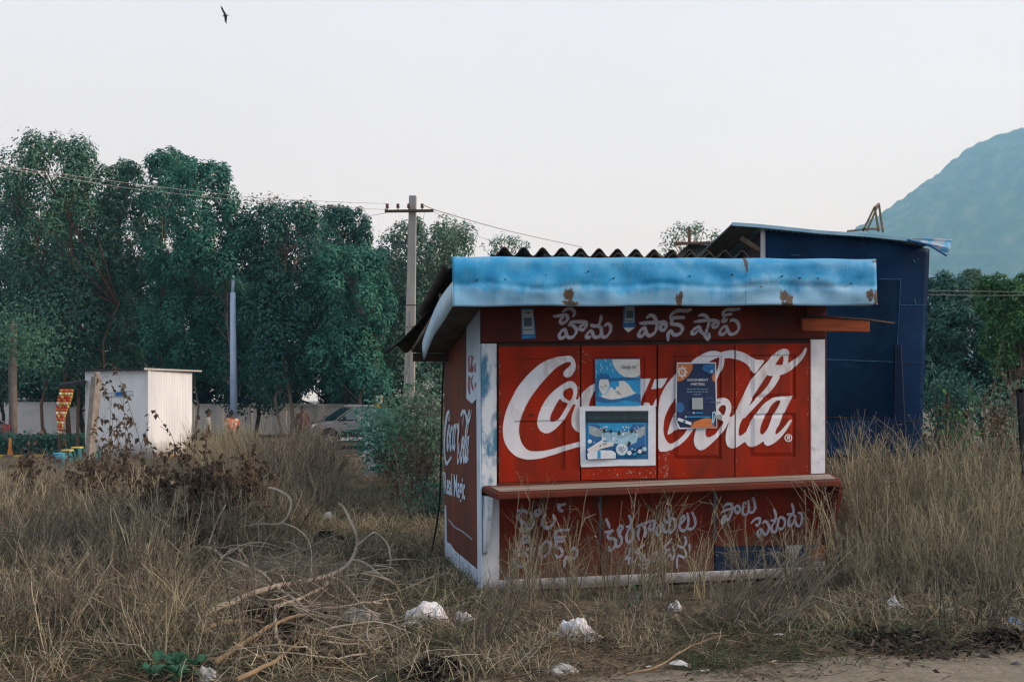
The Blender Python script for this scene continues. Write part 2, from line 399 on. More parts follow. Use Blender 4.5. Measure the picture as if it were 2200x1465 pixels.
# left side wall, with white painted edges
sw = MB()
def sidewall(u, v):
    vv = BODY * u; ztop = 2.44 - .16 * vv; return (-.004 - .006 * math.sin(u * 9) * v, vv, .02 + (ztop - .02) * v)
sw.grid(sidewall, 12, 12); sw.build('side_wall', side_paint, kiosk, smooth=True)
b = MB(); b.hexa([(W, 0, .06), (W + .012, 0, .06), (W + .012, 0, 2.5), (W, 0, 2.5), (W, BODY, .06), (W + .012, BODY, .06), (W + .012, BODY, 2.2), (W, BODY, 2.2)]); b.build('side_wall', red_brown, kiosk)
b = MB(); b.hexa([(0, BODY, .03), (W, BODY, .06), (W, BODY, 2.2), (0, BODY, 2.12), (0, BODY + .012, .03), (W, BODY + .012, .06), (W, BODY + .012, 2.2), (0, BODY + .012, 2.12)]); b.build('rear_wall', red_brown, kiosk)
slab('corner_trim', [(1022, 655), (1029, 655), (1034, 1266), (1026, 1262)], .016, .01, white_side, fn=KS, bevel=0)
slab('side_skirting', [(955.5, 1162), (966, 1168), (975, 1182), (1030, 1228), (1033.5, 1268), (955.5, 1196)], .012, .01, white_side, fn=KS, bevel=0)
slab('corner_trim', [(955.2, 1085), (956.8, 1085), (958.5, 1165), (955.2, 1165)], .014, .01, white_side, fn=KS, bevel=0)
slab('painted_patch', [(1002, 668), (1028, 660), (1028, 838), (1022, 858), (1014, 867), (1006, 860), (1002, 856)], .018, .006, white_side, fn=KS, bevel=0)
# front posts, lintel, boards
slab('corner_post', [(1034.5, 738), (1067, 738), (1067, 1050), (1035, 1050)], .012, .07, white_blue)
slab('corner_post', [(1742, 729), (1772.5, 729), (1773, 1026), (1742.5, 1026)], .012, .07, white_p)
slab('corner_post', [(1035.5, 1066), (1073, 1066), (1073, 1247), (1073, 1269), (1036, 1269)], .012, .07, white_p)
slab('base_rail', [(1073.5, 1246), (1760, 1217), (1760, 1236), (1400, 1254), (1281, 1262), (1073.5, 1268.5)], .012, .07, white_p)
slab('lintel_board', [(1034, 640), (1773, 640), (1773, 727), (1034, 736)], .02, .05, pm('shade_darkened_maroon_paint', (.10, .019, .011), (.05, .015, .011), 2.4, .7, .12, spots=(.16, .022, .010), spot_scale=1.8, spot_lo=.56, spot_hi=.75, spec=.08))  # dull maroon, darkened further to paint in the shade under the fascia
slab('door_sill', [(1069, 1037.5), (1741, 1021.5), (1741, 1028), (1069, 1047)], .012, .05, red_brown)
slab('door_jamb', [(1738.6, 729.5), (1741.6, 729.5), (1741.8, 1021), (1738.8, 1021)], .01, .05, red)
slab('front_board', [(1073.4, 1060), (1288.4, 1052), (1288.4, 1237.5), (1073.4, 1246)], .004, .02, maroon, bevel=.002)
slab('front_board', [(1291.2, 1052), (1534, 1044), (1534, 1227), (1291.2, 1237.5)], .004, .02, maroon, bevel=.002)
slab('front_board', [(1537, 1044), (1772, 1036), (1772, 1170), (1690, 1171), (1600, 1172), (1548, 1174), (1537, 1173)], .004, .02, maroon, bevel=.002)
slab('batten', [(1287.6, 1060), (1293, 1060), (1291.4, 1164), (1287.6, 1164)], .011, .006, pm('teal_grey_paint', (.07, .11, .13), (.05, .08, .09), 8, .8), bevel=0)
slab('batten', [(1532.6, 1050), (1540, 1050), (1537, 1158), (1533, 1158)], .011, .006, MATS['teal_grey_paint'], bevel=0)
slab('patch_sheet', [(1537, 1173.5), (1770, 1171), (1770, 1217.5), (1537, 1227)], .002, .02, navy_scrap, bevel=0)
slab('torn_paper', [(1690, 1171.5), (1725, 1170.5), (1716, 1185), (1706, 1213), (1698, 1190)], .006, .003, pm('weathered_paper', (.6, .62, .6), (.45, .47, .46), 8, .9), bevel=0)
rag = slab('rusty_patch', [(1738, 1190), (1746, 1178), (1760, 1172), (1772, 1170), (1773, 1204), (1760, 1208), (1745, 1203)], .009, .006, pm('rusty_orange', (.30, .10, .035), (.2, .06, .025), 12, .85, .2), bevel=0)
slab('base_rail', [(1745, 1206), (1772, 1205), (1773, 1224), (1760.5, 1225), (1760.5, 1217)], .012, .07, MATS['weathered_paper'], bevel=0)

# door leaves with framed panels: relief as a function of photo pixels
def slope(y): return -.012 - .0115 * (y - 738) / 295
def QY(px, q): return q + (px - 1410) * slope(q)
def YQ(px, py): return py - (px - 1410) * slope(py)
DOORS = [(1071.5, 1245.2), (1248.2, 1409.0), (1413.6, 1577.2), (1579.6, 1737.8)]
#            x0    x1    q0   q1   kind
PANELS = [[(1105, 1214, 767, 873, 0), (1105, 1214, 898, 1004, 0)],
          [(1272, 1385, 766, 868, 0), (1272, 1385, 894, 1000, 0)],
          [(1446, 1550, 766, 862, 1), (1446, 1550, 893, 990, 1)],
          [(1610, 1709, 765, 861, 1), (1610, 1709, 892, 988, 1)]]
DO = [.010, .013, .004, .006]           # how far each leaf stands proud
def relief(di, px, q):
    o = DO[di]
    for (x0, x1, q0, q1, k) in PANELS[di]:
        if x0 < px < x1 and q0 < q < q1:
            e = min(px - x0, x1 - px, q - q0, q1 - q)
            if k == 0: return o - .011 * min(1, e / .5)
            if e <= 1.0: return o - .014 * e
            if e <= 11: return o - .014 + .012 * max(0, (e - 3) / 8)
            return o - .002
    return o
def panel_lines(di):
    xs, qs = set(), set()
    for (x0, x1, q0, q1, k) in PANELS[di]:
        offs = [0, .5] if k == 0 else [0, 1, 3, 11]
        for f in offs: xs |= {x0 + f, x1 - f}; qs |= {q0 + f, q1 - f}
    return sorted(xs), sorted(qs)
DM = [red, red_chip, red, red]
door_objs = []
for di, (x0, x1) in enumerate(DOORS):
    xs, qs = panel_lines(di)
    xs = [x0] + xs + [x1]; qs = [741] + qs + [1028 if di != 1 else 1027]
    b = MB()
    def dp(x, q, off=0): return KF(x, QY(x, q), off)
    Vv = []
    for q in qs:
        for x in xs:
            r = relief(di, x, q); p = dp(x, q, 0); p.y = -r; Vv.append(p)
    n = len(xs); ff = [(j * n + i, j * n + i + 1, (j + 1) * n + i + 1, (j + 1) * n + i) for j in range(len(qs) - 1) for i in range(n - 1)]
    b.add(Vv, ff)
    # edges
    loop = [(x0, 741), (x1, 741), (x1, qs[-1]), (x0, qs[-1])]
    fr = [dp(x, q) for x, q in loop]
    for p in fr: p.y = -DO[di]
    bk = [p + Vector((0, .02, 0)) for p in fr]
    b.add(fr + bk, [(0, 4, 5, 1), (1, 5, 6, 2), (2, 6, 7, 3), (3, 7, 4, 0)])
    d = b.build('door_leaf', DM[di], kiosk); door_objs.append(d)
# frame joints of the leaves: thin dark grooves are real gaps, plus hinges and handles
metal_dk = pm('dark_rusty_metal', (.05, .035, .03), (.03, .022, .02), 20, .7, .2, metal=.3)
for (x, q, di) in ((1070.6, 768, 0), (1070.6, 806, 0), (1070.6, 880, 0), (1070.6, 975, 0)):
    a = KF(x, QY(x, q), .022); c = KF(x, QY(x, q + 14), .022)
    MB().tube([a, c], .008, 8).build('hinge', metal_dk, door_objs[di], smooth=True)
for (xa, xb, q, di) in ((1139, 1146, 891, 0), (1409, 1414, 876, 1), (1536, 1549, 864, 2), (1536, 1549, 897, 2)):
    MB().beam(KF(xa, q, .018), KF(xb, q, .018), .004, .006).build('latch', metal_dk if di < 2 else pm('grey_metal', (.35, .35, .34), (.25, .25, .25), 20, .5, metal=.6), door_objs[di])

# big script lettering traced over the leaves
LA = lambda x, y: (1060 + x / 5.861, 730 + y / 5.861)
LC = lambda x, y: (1385 + x / 5.861, 730 + y / 5.861)
GL = []
def glyph(fn, *loops, k=4): GL.append([smooth_pts([fn(*p) for p in L], True, k) for L in loops])
glyph(LA, [(905, 205), (960, 203), (1005, 233), (1028, 290), (1031, 345), (1015, 400), (985, 445), (945, 470), (905, 468), (880, 440), (885, 405), (905, 375), (945, 342), (970, 312), (968, 285), (940, 278), (900, 290),
           (840, 320), (770, 370), (690, 450), (610, 540), (530, 640), (460, 740), (400, 850), (350, 960), (328, 1060), (322, 1140), (330, 1210), (350, 1280), (385, 1340), (430, 1382), (480, 1400), (560, 1402), (650, 1393),
           (760, 1368), (880, 1333), (990, 1303), (1085, 1278), (1200, 1250), (1210, 1318), (1085, 1343), (990, 1368), (900, 1396), (800, 1433), (700, 1463), (600, 1490), (500, 1503), (430, 1505), (360, 1492), (290, 1466),
           (220, 1413), (165, 1340), (130, 1260), (117, 1170), (117, 1090), (130, 1000), (155, 900), (195, 800), (245, 700), (310, 590), (390, 490), (480, 395), (580, 310), (690, 250), (800, 217)])
glyph(LA, [(975, 520), (920, 530), (870, 560), (800, 610), (730, 670), (670, 740), (620, 820), (580, 900), (555, 980), (551, 1050), (568, 1110), (605, 1155), (660, 1176), (720, 1162), (790, 1112), (850, 1050), (890, 1000),
           (930, 930), (965, 870), (1000, 816), (1030, 812), (1090, 816), (1090, 742), (1037, 750), (1046, 700), (1053, 650), (1048, 590), (1020, 542)],
      [(955, 605), (985, 610), (1000, 650), (995, 700), (975, 748), (950, 765), (910, 742), (885, 705), (880, 660), (905, 625)],
      [(835, 745), (870, 775), (930, 800), (910, 850), (870, 920), (830, 980), (790, 1015), (740, 1031), (712, 1010), (715, 960), (740, 900), (785, 820)])
glyph(LA, [(1275, 548), (1210, 580), (1150, 630), (1095, 690), (1050, 770), (1010, 870), (985, 950), (978, 1020), (985, 1075), (1012, 1122), (1048, 1152), (1090, 1166), (1160, 1150), (1210, 1100), (1170, 1080), (1150, 1000),
           (1165, 920), (1195, 830), (1215, 750), (1243, 690), (1278, 640), (1340, 600), (1340, 520)])
glyph(LA, [(1800, 490), (1855, 490), (1975, 486), (1952, 540), (1912, 635), (1868, 740), (1850, 800), (1800, 830)], k=1)
glyph(LA, [(2022, 497), (2080, 490), (2190, 482), (2150, 560), (2115, 605), (1978, 622)], k=1)
glyph(LA, [(2052, 720), (2052, 835), (1995, 835), (2015, 790)], k=1)
glyph(LA, [(1892, 785), (1955, 795), (1978, 840), (1880, 840)], k=1)
glyph(LA, [(1480, 840), (1560, 800), (1640, 765), (1605, 840)], k=1)
glyph(LA, [(1690, 840), (1705, 785), (1770, 768), (1850, 800), (1850, 840)], k=1)
glyph(LC, [(420, 415), (395, 430), (330, 490), (265, 575), (215, 665), (185, 750), (172, 850), (165, 980), (163, 1100), (165, 1250), (175, 1385), (230, 1405), (300, 1395), (360, 1370), (440, 1320), (520, 1250), (580, 1170),
           (620, 1100), (545, 1110), (500, 1180), (440, 1240), (390, 1280), (340, 1305), (290, 1290), (252, 1230), (233, 1150), (236, 1060), (252, 970), (290, 880), (330, 810), (388, 735), (440, 640)])
glyph(LC, [(286, 1195), (300, 1110), (340, 990), (395, 900), (450, 900), (450, 1090), (370, 1145)], k=2)
glyph(LC, [(585, 290), (660, 220), (740, 172), (820, 144), (890, 140), (950, 158), (990, 190), (1000, 232), (995, 300), (970, 380), (930, 450), (890, 530), (878, 470), (905, 400), (930, 330), (945, 235), (930, 222), (880, 240),
           (820, 270), (775, 292)], k=3)
glyph(LC, [(955, 165), (1030, 138), (1100, 130), (1180, 142), (1260, 170), (1340, 215), (1410, 250), (1500, 262), (1450, 340), (1385, 422), (1340, 382), (1310, 340), (1270, 300), (1200, 262), (1140, 245), (1060, 230), (985, 232)])
glyph(LC, [(1815, 165), (1795, 125), (1750, 113), (1690, 128), (1640, 165), (1590, 215), (1550, 262), (1480, 335), (1400, 425), (1330, 515), (1285, 590), (1240, 690), (1190, 790), (1150, 880), (1120, 935), (1080, 985), (1050, 1065),
           (1022, 1160), (1015, 1250), (1030, 1320), (1060, 1352), (1105, 1365), (1160, 1347), (1220, 1305), (1268, 1265), (1290, 1150), (1215, 1200), (1185, 1203), (1178, 1150), (1195, 1060), (1235, 985), (1305, 925), (1300, 850),
           (1320, 805), (1350, 740), (1380, 680), (1420, 620), (1480, 530), (1540, 440), (1590, 380), (1640, 312), (1690, 235), (1725, 205), (1745, 215), (1742, 260), (1735, 320), (1790, 305), (1805, 245)])
glyph(LC, [(1630, 320), (1700, 318), (1780, 300), (1860, 260), (1930, 210), (1985, 150), (2015, 103), (2033, 110), (2025, 160), (1985, 235), (1930, 300), (1860, 365), (1780, 415), (1700, 445), (1620, 455), (1540, 442), (1585, 375)])
glyph(LC, [(1618, 452), (1697, 456), (1660, 540), (1600, 625), (1520, 705), (1460, 765), (1390, 838), (1320, 910), (1240, 990), (1260, 890), (1300, 842), (1350, 790), (1430, 702), (1500, 630), (1560, 550)], k=3)
glyph(LC, [(1864, 704), (1780, 708), (1700, 712), (1620, 730), (1540, 770), (1470, 830), (1410, 910), (1350, 1000), (1300, 1090), (1265, 1180), (1258, 1270), (1285, 1322), (1330, 1346), (1380, 1340), (1440, 1310), (1490, 1278),
           (1500, 1305), (1530, 1330), (1570, 1325), (1630, 1295), (1700, 1235), (1770, 1150), (1820, 1070), (1852, 1010), (1818, 1010), (1780, 1060), (1720, 1130), (1665, 1180), (1642, 1180), (1650, 1130), (1690, 1060), (1730, 960),
           (1780, 860), (1830, 760)],
      [(1660, 765), (1700, 772), (1680, 830), (1640, 900), (1600, 970), (1570, 1050), (1540, 1120), (1492, 1180), (1460, 1186), (1448, 1140), (1465, 1060), (1500, 980), (1550, 890), (1600, 810)])
glyph(LC, [(905, 745), (960, 728), (1025, 738), (1065, 772), (1086, 830), (1082, 900), (1064, 962), (1110, 958), (1145, 905), (1160, 985), (1100, 1035), (1048, 1045), (1020, 1100), (970, 1170), (900, 1245), (820, 1320), (750, 1375),
           (690, 1387), (640, 1352), (617, 1290), (620, 1220), (650, 1110), (700, 1000), (760, 880), (830, 790)],
      [(1000, 822), (1018, 850), (1010, 905), (985, 950), (950, 915), (925, 880), (940, 845), (965, 825)],
      [(935, 1000), (985, 1030), (960, 1090), (900, 1170), (850, 1207), (800, 1226), (768, 1207), (762, 1160), (780, 1110), (830, 1040), (890, 985)])
ring = lambda cx, cy, r: [(cx + r * math.cos(a * math.pi / 12), cy + r * math.sin(a * math.pi / 12)) for a in range(24)]
glyph(LC, ring(1805, 1234, 50), ring(1805, 1234, 37), k=1)
glyph(LC, [(1783, 1262), (1790, 1208), (1818, 1206), (1830, 1220), (1818, 1238), (1828, 1262), (1814, 1262), (1804, 1242), (1799, 1242), (1796, 1262)], k=1)
per_door = [([], []) for _ in DOORS]
for gi, loops in enumerate(GL):
    per_door = [([], []) for _ in DOORS]
    vs, fs = fill2d(loops)
    bm = bmesh.new()
    bv = [bm.verts.new((x, y, 0)) for x, y in vs]
    for f in fs:
        try: bm.faces.new([bv[i] for i in f])
        except ValueError: pass
    for di, (x0, x1) in enumerate(DOORS):
        xs, qs = panel_lines(di)
        for x in [x0, x1] + xs + list(np.arange(x0 + 8, x1, 14)):
            bmesh.ops.bisect_plane(bm, geom=bm.verts[:] + bm.edges[:] + bm.faces[:], plane_co=(x, 0, 0), plane_no=(1, 0, 0), dist=1e-4)
    for q in sorted(set(sum([panel_lines(d)[1] for d in range(4)], []))):
        bmesh.ops.bisect_plane(bm, geom=bm.verts[:] + bm.edges[:] + bm.faces[:], plane_co=(1410, q, 0), plane_no=(-slope(q), 1, 0), dist=1e-4)
    for f in bm.faces:
        c = f.calc_center_median()
        for di, (x0, x1) in enumerate(DOORS):
            if x0 <= c.x <= x1:
                pv, pf = per_door[di]; o = len(pv)
                for v in f.verts:
                    x, y = v.co.x, v.co.y
                    xc = x + (c.x - x) * .002; q = YQ(x, y); qc = q + (YQ(c.x, c.y) - q) * .002
                    p = KF(x, y, 0); p.y = -(relief(di, xc, qc) + .0012 + .00018 * gi)
                    pv.append(p)
                pf.append(tuple(range(o, len(pv))))
    bm.free()
    for di, (pv, pf) in enumerate(per_door):
        if pf: MB().add(pv, pf).build('painted_letter', letter_m, door_objs[di])

# flaked paint on the leaves
chip_m = pm('bare_pale_wood', (.42, .30, .23), (.28, .17, .13), 30, .9)
rc_ = random.Random(5)
for di, (x0, x1) in enumerate(DOORS):
    b = MB(); spots_ = []
    for k in range(26): spots_.append((rc_.choice([x0 + 1.5 + rc_.random() * 2, x1 - 2 - rc_.random() * 2]), rc_.uniform(745, 1025), .5 + rc_.random() * 1.1))
    for k in range(24): spots_.append((rc_.uniform(x0 + 3, x1 - 3), rc_.uniform(745, 1022), .35 + rc_.random() * .7))
    if di == 1:
        for k in range(46): spots_.append((min(x1 - 2, max(x0 + 2, rc_.gauss(1350, 38))), min(1024, rc_.gauss(1015, 6)), .5 + rc_.random() * 1.3))
        for k in range(16): spots_.append((rc_.uniform(x0 + 3, x0 + 22), rc_.uniform(748, 790), .4 + rc_.random() * .8))
    if di == 2:
        for k in range(70): spots_.append((rc_.gauss(1430, 3.2), rc_.uniform(968, 1026), .5 + rc_.random() * 1.0))
    for (x, q, s_) in spots_:
        n_ = rc_.randint(4, 6); a0 = rc_.random() * 6; el = rc_.uniform(.6, 2.2)
        pts = []
        for k in range(n_):
            a = a0 + k * 2 * math.pi / n_; r_ = s_ * rc_.uniform(.5, 1.2); px_ = x + r_ * math.cos(a) * (1 if di != 2 else .8); q_ = q + r_ * el * math.sin(a)
            p = KF(px_, QY(px_, q_), 0); p.y = -(relief(di, x, q) + .0008); pts.append(p)
        b.add(pts, [tuple(range(n_))])
    struct(b.build('paint_flakes', chip_m, door_objs[di]), 'stuff')

# hand-painted words in the local script
def words(name, strokes, s, ox, oy, w, fn, out, mat, parent=kiosk):
    b = MB()
    for i, st in enumerate(strokes):
        ww = w
        ribbon(b, [(ox + x / s, oy + y / s) for x, y in st], ww / s, fn, out + .0009 * (i % 4), ramp_=.0007)
    return b.build(name, mat, parent)
words('painted_word', [
    [(270, 365), (400, 350), (500, 335), (545, 370), (540, 430), (490, 480), (430, 500), (400, 465), (425, 405), (470, 380)], [(450, 280), (520, 225), (610, 215), (670, 260), (680, 320), (645, 370)],
    [(565, 550), (620, 480), (760, 470), (890, 475), (918, 520), (890, 590), (840, 630), (795, 615), (790, 575), (835, 535), (870, 535)],
    [(600, 515), (680, 570), (722, 640), (690, 720), (640, 770), (580, 780), (530, 740), (510, 660), (480, 620), (420, 660), (380, 735), (400, 788), (455, 785), (510, 735)],
    [(1205, 345), (1200, 430), (1165, 520)], [(1005, 525), (1030, 545), (1090, 555), (1160, 555), (1205, 610), (1205, 690), (1180, 750), (1110, 775), (1060, 750), (1025, 665), (990, 655), (940, 700), (912, 755), (940, 785), (1000, 755)],
    [(1212, 570), (1215, 680), (1235, 765), (1300, 765), (1370, 690), (1395, 600), (1370, 525), (1315, 515), (1270, 560)]], 9.1667, 1160, 640, 66, KF, .0215, script_m)
words('painted_word', [
    [(270, 400), (320, 350), (390, 350), (440, 410), (470, 500), (465, 600), (420, 690), (340, 740), (280, 720), (250, 640), (220, 590), (150, 640), (110, 720), (140, 760), (200, 730), (245, 660)],
    [(135, 500), (300, 490), (480, 485), (620, 480), (655, 540), (630, 615), (580, 635), (540, 600), (560, 540), (610, 520)],
    [(1150, 225), (1050, 255), (900, 250), (800, 290), (745, 360), (765, 440), (765, 510), (900, 530), (970, 585), (960, 660), (890, 720), (800, 720), (740, 650), (692, 700), (692, 840)], [(770, 395), (880, 385), (1015, 388)]],
    9.1667, 1360, 640, 70, KF, .0215, script_m)
words('painted_word', [
    [(1290, 360), (1360, 330), (1440, 360), (1490, 430), (1490, 520), (1450, 640), (1430, 700)], [(1205, 470), (1340, 452), (1520, 440), (1640, 450), (1680, 500), (1645, 570), (1590, 575), (1568, 525), (1625, 500)],
    [(1390, 715), (1340, 660), (1305, 575), (1240, 590), (1170, 650), (1160, 708), (1220, 698), (1285, 640)], [(1380, 690), (1430, 760), (1465, 812), (1500, 790), (1492, 690)],
    [(2110, 215), (1980, 232), (1850, 232), (1772, 290), (1790, 345), (1795, 400), (1760, 452), (1812, 462), (1860, 412)], [(1800, 342), (1860, 330), (1945, 318)],
    [(1912, 462), (1970, 430), (2050, 470), (2088, 560), (2060, 650), (1980, 710), (1900, 700), (1860, 620), (1830, 560), (1760, 590), (1712, 670), (1730, 720), (1800, 700), (1852, 620)]], 9.1667, 1360, 640, 62, KF, .0215, script_m)
words('painted_word', [
    [(270, 300), (380, 300), (430, 345)], [(330, 320), (270, 400), (330, 490), (400, 530), (440, 620), (500, 605), (540, 520), (520, 400), (480, 330)], [(340, 540), (310, 640), (350, 645), (385, 580)],
    [(600, 280), (560, 330), (620, 375), (665, 315), (620, 275)], [(760, 360), (700, 440), (700, 540), (770, 600), (850, 570), (910, 460), (880, 370)], [(960, 185), (1010, 205), (1100, 175)], [(965, 210), (1000, 290), (1055, 300)],
    [(330, 800), (380, 740), (440, 745), (450, 795), (385, 835), (330, 865), (320, 815)], [(335, 880), (420, 840), (500, 850), (505, 905)], [(330, 900), (280, 1000), (300, 1085), (400, 1010), (470, 955), (490, 1040), (430, 1090), (405, 1035)],
    [(220, 1130), (220, 1220), (280, 1270), (380, 1250), (470, 1150), (540, 1020), (565, 940)], [(750, 830), (830, 865), (820, 990), (740, 1090), (660, 1100), (650, 1010), (690, 900), (760, 832)],
    [(1165, 630), (1000, 642), (922, 680), (925, 770), (935, 850), (932, 920), (1000, 950), (1040, 1010), (1020, 1090), (950, 1110), (922, 1060)], [(930, 765), (1000, 770), (1110, 742)], [(940, 835), (1050, 830), (1085, 790)],
    [(1180, 990), (1250, 952), (1300, 1010), (1280, 1100), (1200, 1150), (1130, 1112), (1090, 1135), (1080, 1290)]], 8.138, 1080, 1060, 54, KF, .0055, script_m)
words('painted_word', [
    [(180, 440), (220, 530), (240, 600)], [(160, 672), (230, 662), (300, 635)], [(300, 650), (212, 720), (230, 782), (320, 790), (350, 860), (300, 970), (242, 1000), (230, 922)], [(440, 680), (390, 640), (430, 560), (470, 600), (400, 690), (450, 780), (440, 880), (380, 930), (360, 892)],
    [(580, 380), (620, 470), (600, 560), (540, 580)], [(590, 600), (540, 720), (542, 820), (590, 850), (650, 760), (650, 640), (605, 590)], [(710, 580), (830, 530), (960, 482), (1030, 485), (1020, 580), (970, 640), (932, 590), (970, 530)], [(762, 590), (740, 700), (752, 810)], [(830, 560), (870, 640), (862, 760)],
    [(1150, 510), (1080, 590), (1060, 690), (1110, 722), (1150, 640), (1160, 530), (1190, 640), (1240, 670), (1280, 600), (1290, 480), (1262, 260)], [(1275, 560), (1290, 670), (1350, 650), (1390, 560), (1380, 460), (1322, 420)], [(1195, 440), (1240, 500), (1320, 470)],
    [(1535, 380), (1480, 450), (1500, 510), (1550, 440), (1535, 375)], [(1478, 500), (1462, 580), (1520, 650), (1590, 600), (1620, 480), (1600, 340)], [(1590, 605), (1670, 620), (1730, 560), (1740, 470), (1690, 330)]], 8.138, 1280, 1060, 50, KF, .0055, script_m)
words('painted_word', [
    [(590, 950), (580, 1060), (500, 1140), (620, 1110), (640, 1055)], [(592, 1130), (570, 1222), (612, 1200), (640, 1060)], [(650, 1202), (700, 1150)], [(852, 890), (780, 950), (702, 1000), (722, 1040), (790, 1042)], [(782, 1045), (790, 1150), (840, 1160), (852, 1050)],
    [(872, 1180), (930, 1142), (920, 1222), (740, 1242)], [(930, 1240), (852, 1320), (812, 1292)], [(980, 1080), (1060, 1012), (1060, 1080), (992, 1180), (1060, 1180), (1100, 1112), (1112, 1160), (1160, 1112), (1142, 930)],
    [(1330, 780), (1270, 860), (1212, 920), (1230, 990), (1300, 962)], [(1232, 1020), (1190, 1120), (1212, 1170), (1300, 1062), (1330, 1150), (1370, 1100), (1352, 910)], [(1552, 750), (1580, 830), (1530, 940), (1432, 900)], [(1542, 960), (1580, 1060), (1540, 1112), (1442, 1080), (1420, 1180), (1420, 1300)], [(1640, 880), (1640, 1010)]],
    8.138, 1280, 1060, 42, KF, .0055, script_m)
words('painted_word', [
    [(200, 320), (260, 262), (330, 272), (352, 350), (320, 480), (270, 550), (222, 470), (182, 520), (170, 600), (210, 582), (232, 490)], [(160, 412), (260, 362), (380, 330), (440, 292), (488, 340), (460, 410), (412, 402), (402, 342)],
    [(590, 260), (560, 240), (540, 330), (532, 420), (590, 450), (640, 382), (632, 200)], [(642, 392), (700, 412), (750, 342), (742, 240), (712, 150)]], 8.138, 1530, 1050, 45, KF, .0055, script_m)
words('painted_word', [
    [(680, 602), (750, 530), (830, 512), (830, 592), (790, 640), (770, 612)], [(880, 602), (930, 562), (990, 640), (980, 742), (930, 800), (880, 742), (842, 702), (792, 760), (820, 840), (850, 762)],
    [(1080, 352), (1112, 450), (1100, 540), (1030, 552)], [(1112, 562), (1042, 650), (1052, 730), (1110, 752), (1140, 650), (1180, 500), (1260, 522), (1270, 620), (1222, 700), (1172, 680)],
    [(1392, 260), (1420, 350), (1412, 430), (1312, 442)], [(1402, 450), (1342, 522), (1340, 640), (1400, 622), (1450, 500), (1430, 452)], [(1450, 542), (1482, 640), (1540, 632), (1570, 530), (1560, 432), (1502, 420)]], 8.138, 1530, 1050, 45, KF, .0055, script_m)
# the same script repeated small on the left wall, with the plain words under it
def side_map(q, TL, TR, BR_, BL_):
    return lambda u, v: ((TL[0] * (1 - u) + TR[0] * u) * (1 - v) + (BL_[0] * (1 - u) + BR_[0] * u) * v, (TL[1] * (1 - u) + TR[1] * u) * (1 - v) + (BL_[1] * (1 - u) + BR_[1] * u) * v)
NG = len(GL)
glyph(LA, [(1400, 560), (1340, 530), (1275, 548), (1210, 580), (1150, 630), (1095, 690), (1050, 770), (1010, 870), (985, 950), (978, 1020), (985, 1075), (1012, 1122), (1048, 1152), (1090, 1166), (1160, 1150), (1230, 1090), (1290, 1010), (1270, 990), (1220, 1030), (1180, 1050),
           (1150, 1020), (1155, 920), (1195, 830), (1215, 750), (1250, 690), (1300, 640), (1330, 680), (1390, 650), (1420, 600)])
glyph(LA, [(1700, 500), (1600, 530), (1510, 610), (1440, 720), (1390, 850), (1370, 960), (1380, 1060), (1430, 1120), (1500, 1110), (1570, 1050), (1600, 1110), (1660, 1130), (1740, 1080), (1830, 970), (1800, 950), (1730, 1020), (1700, 1010), (1720, 920), (1790, 760), (1880, 600), (1975, 486), (1860, 490), (1800, 540), (1770, 500)],
      [(1700, 590), (1740, 600), (1700, 720), (1640, 860), (1570, 980), (1510, 1020), (1490, 980), (1510, 880), (1570, 740), (1640, 630)])
FULL = [GL[0], GL[1], GL[NG], GL[NG + 1], GL[4]] + GL[9:NG]
GL = GL[:NG]
mp_ = side_map(None, (950.5, 868), (1013, 877), (1009, 1016), (954, 1000))
for gi, loops in enumerate(FULL):
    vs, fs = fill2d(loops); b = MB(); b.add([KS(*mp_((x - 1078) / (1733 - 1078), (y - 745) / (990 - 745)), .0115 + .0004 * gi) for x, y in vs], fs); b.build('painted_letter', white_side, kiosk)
for s_, (q0, q1, q2_, q3_) in (('Real Magic', ((953, 1010), (999, 1022), (999, 1072), (954, 1058))),):
    vs, fs = text2d(s_, 1.0, .02); x0 = min(v[0] for v in vs); x1 = max(v[0] for v in vs); mp_ = side_map(None, q0, q1, q2_, q3_)
    b = MB(); b.add([KS(*mp_((x - x0) / (x1 - x0), 1 - y / .74), .0125) for x, y in vs], fs); struct(b.build('painted_word', white_side, kiosk), 'stuff')
words('painted_word', [[(200, 1080), (240, 1130), (330, 1230), (470, 1310), (640, 1450)]], 8.617, 940, 990, 30, KS, .0125, pm('smeared_grey_paint', (.30, .30, .36), (.2, .17, .2), 20, .8))
words('painted_word', [
    [(580, 310), (580, 600)], [(600, 300), (640, 330), (600, 590)], [(655, 310), (650, 360)], [(625, 420), (630, 600)], [(660, 480), (650, 590)], [(695, 430), (695, 600)], [(580, 670), (590, 730)], [(575, 700), (575, 860), (590, 1000)], [(655, 660), (620, 760), (640, 860), (655, 930)], [(700, 790), (700, 850), (680, 880)]],
    8.617, 940, 730, 28, KS, .0195, pm('faded_red_paint', (.30, .10, .10), (.22, .08, .09), 9, .7))

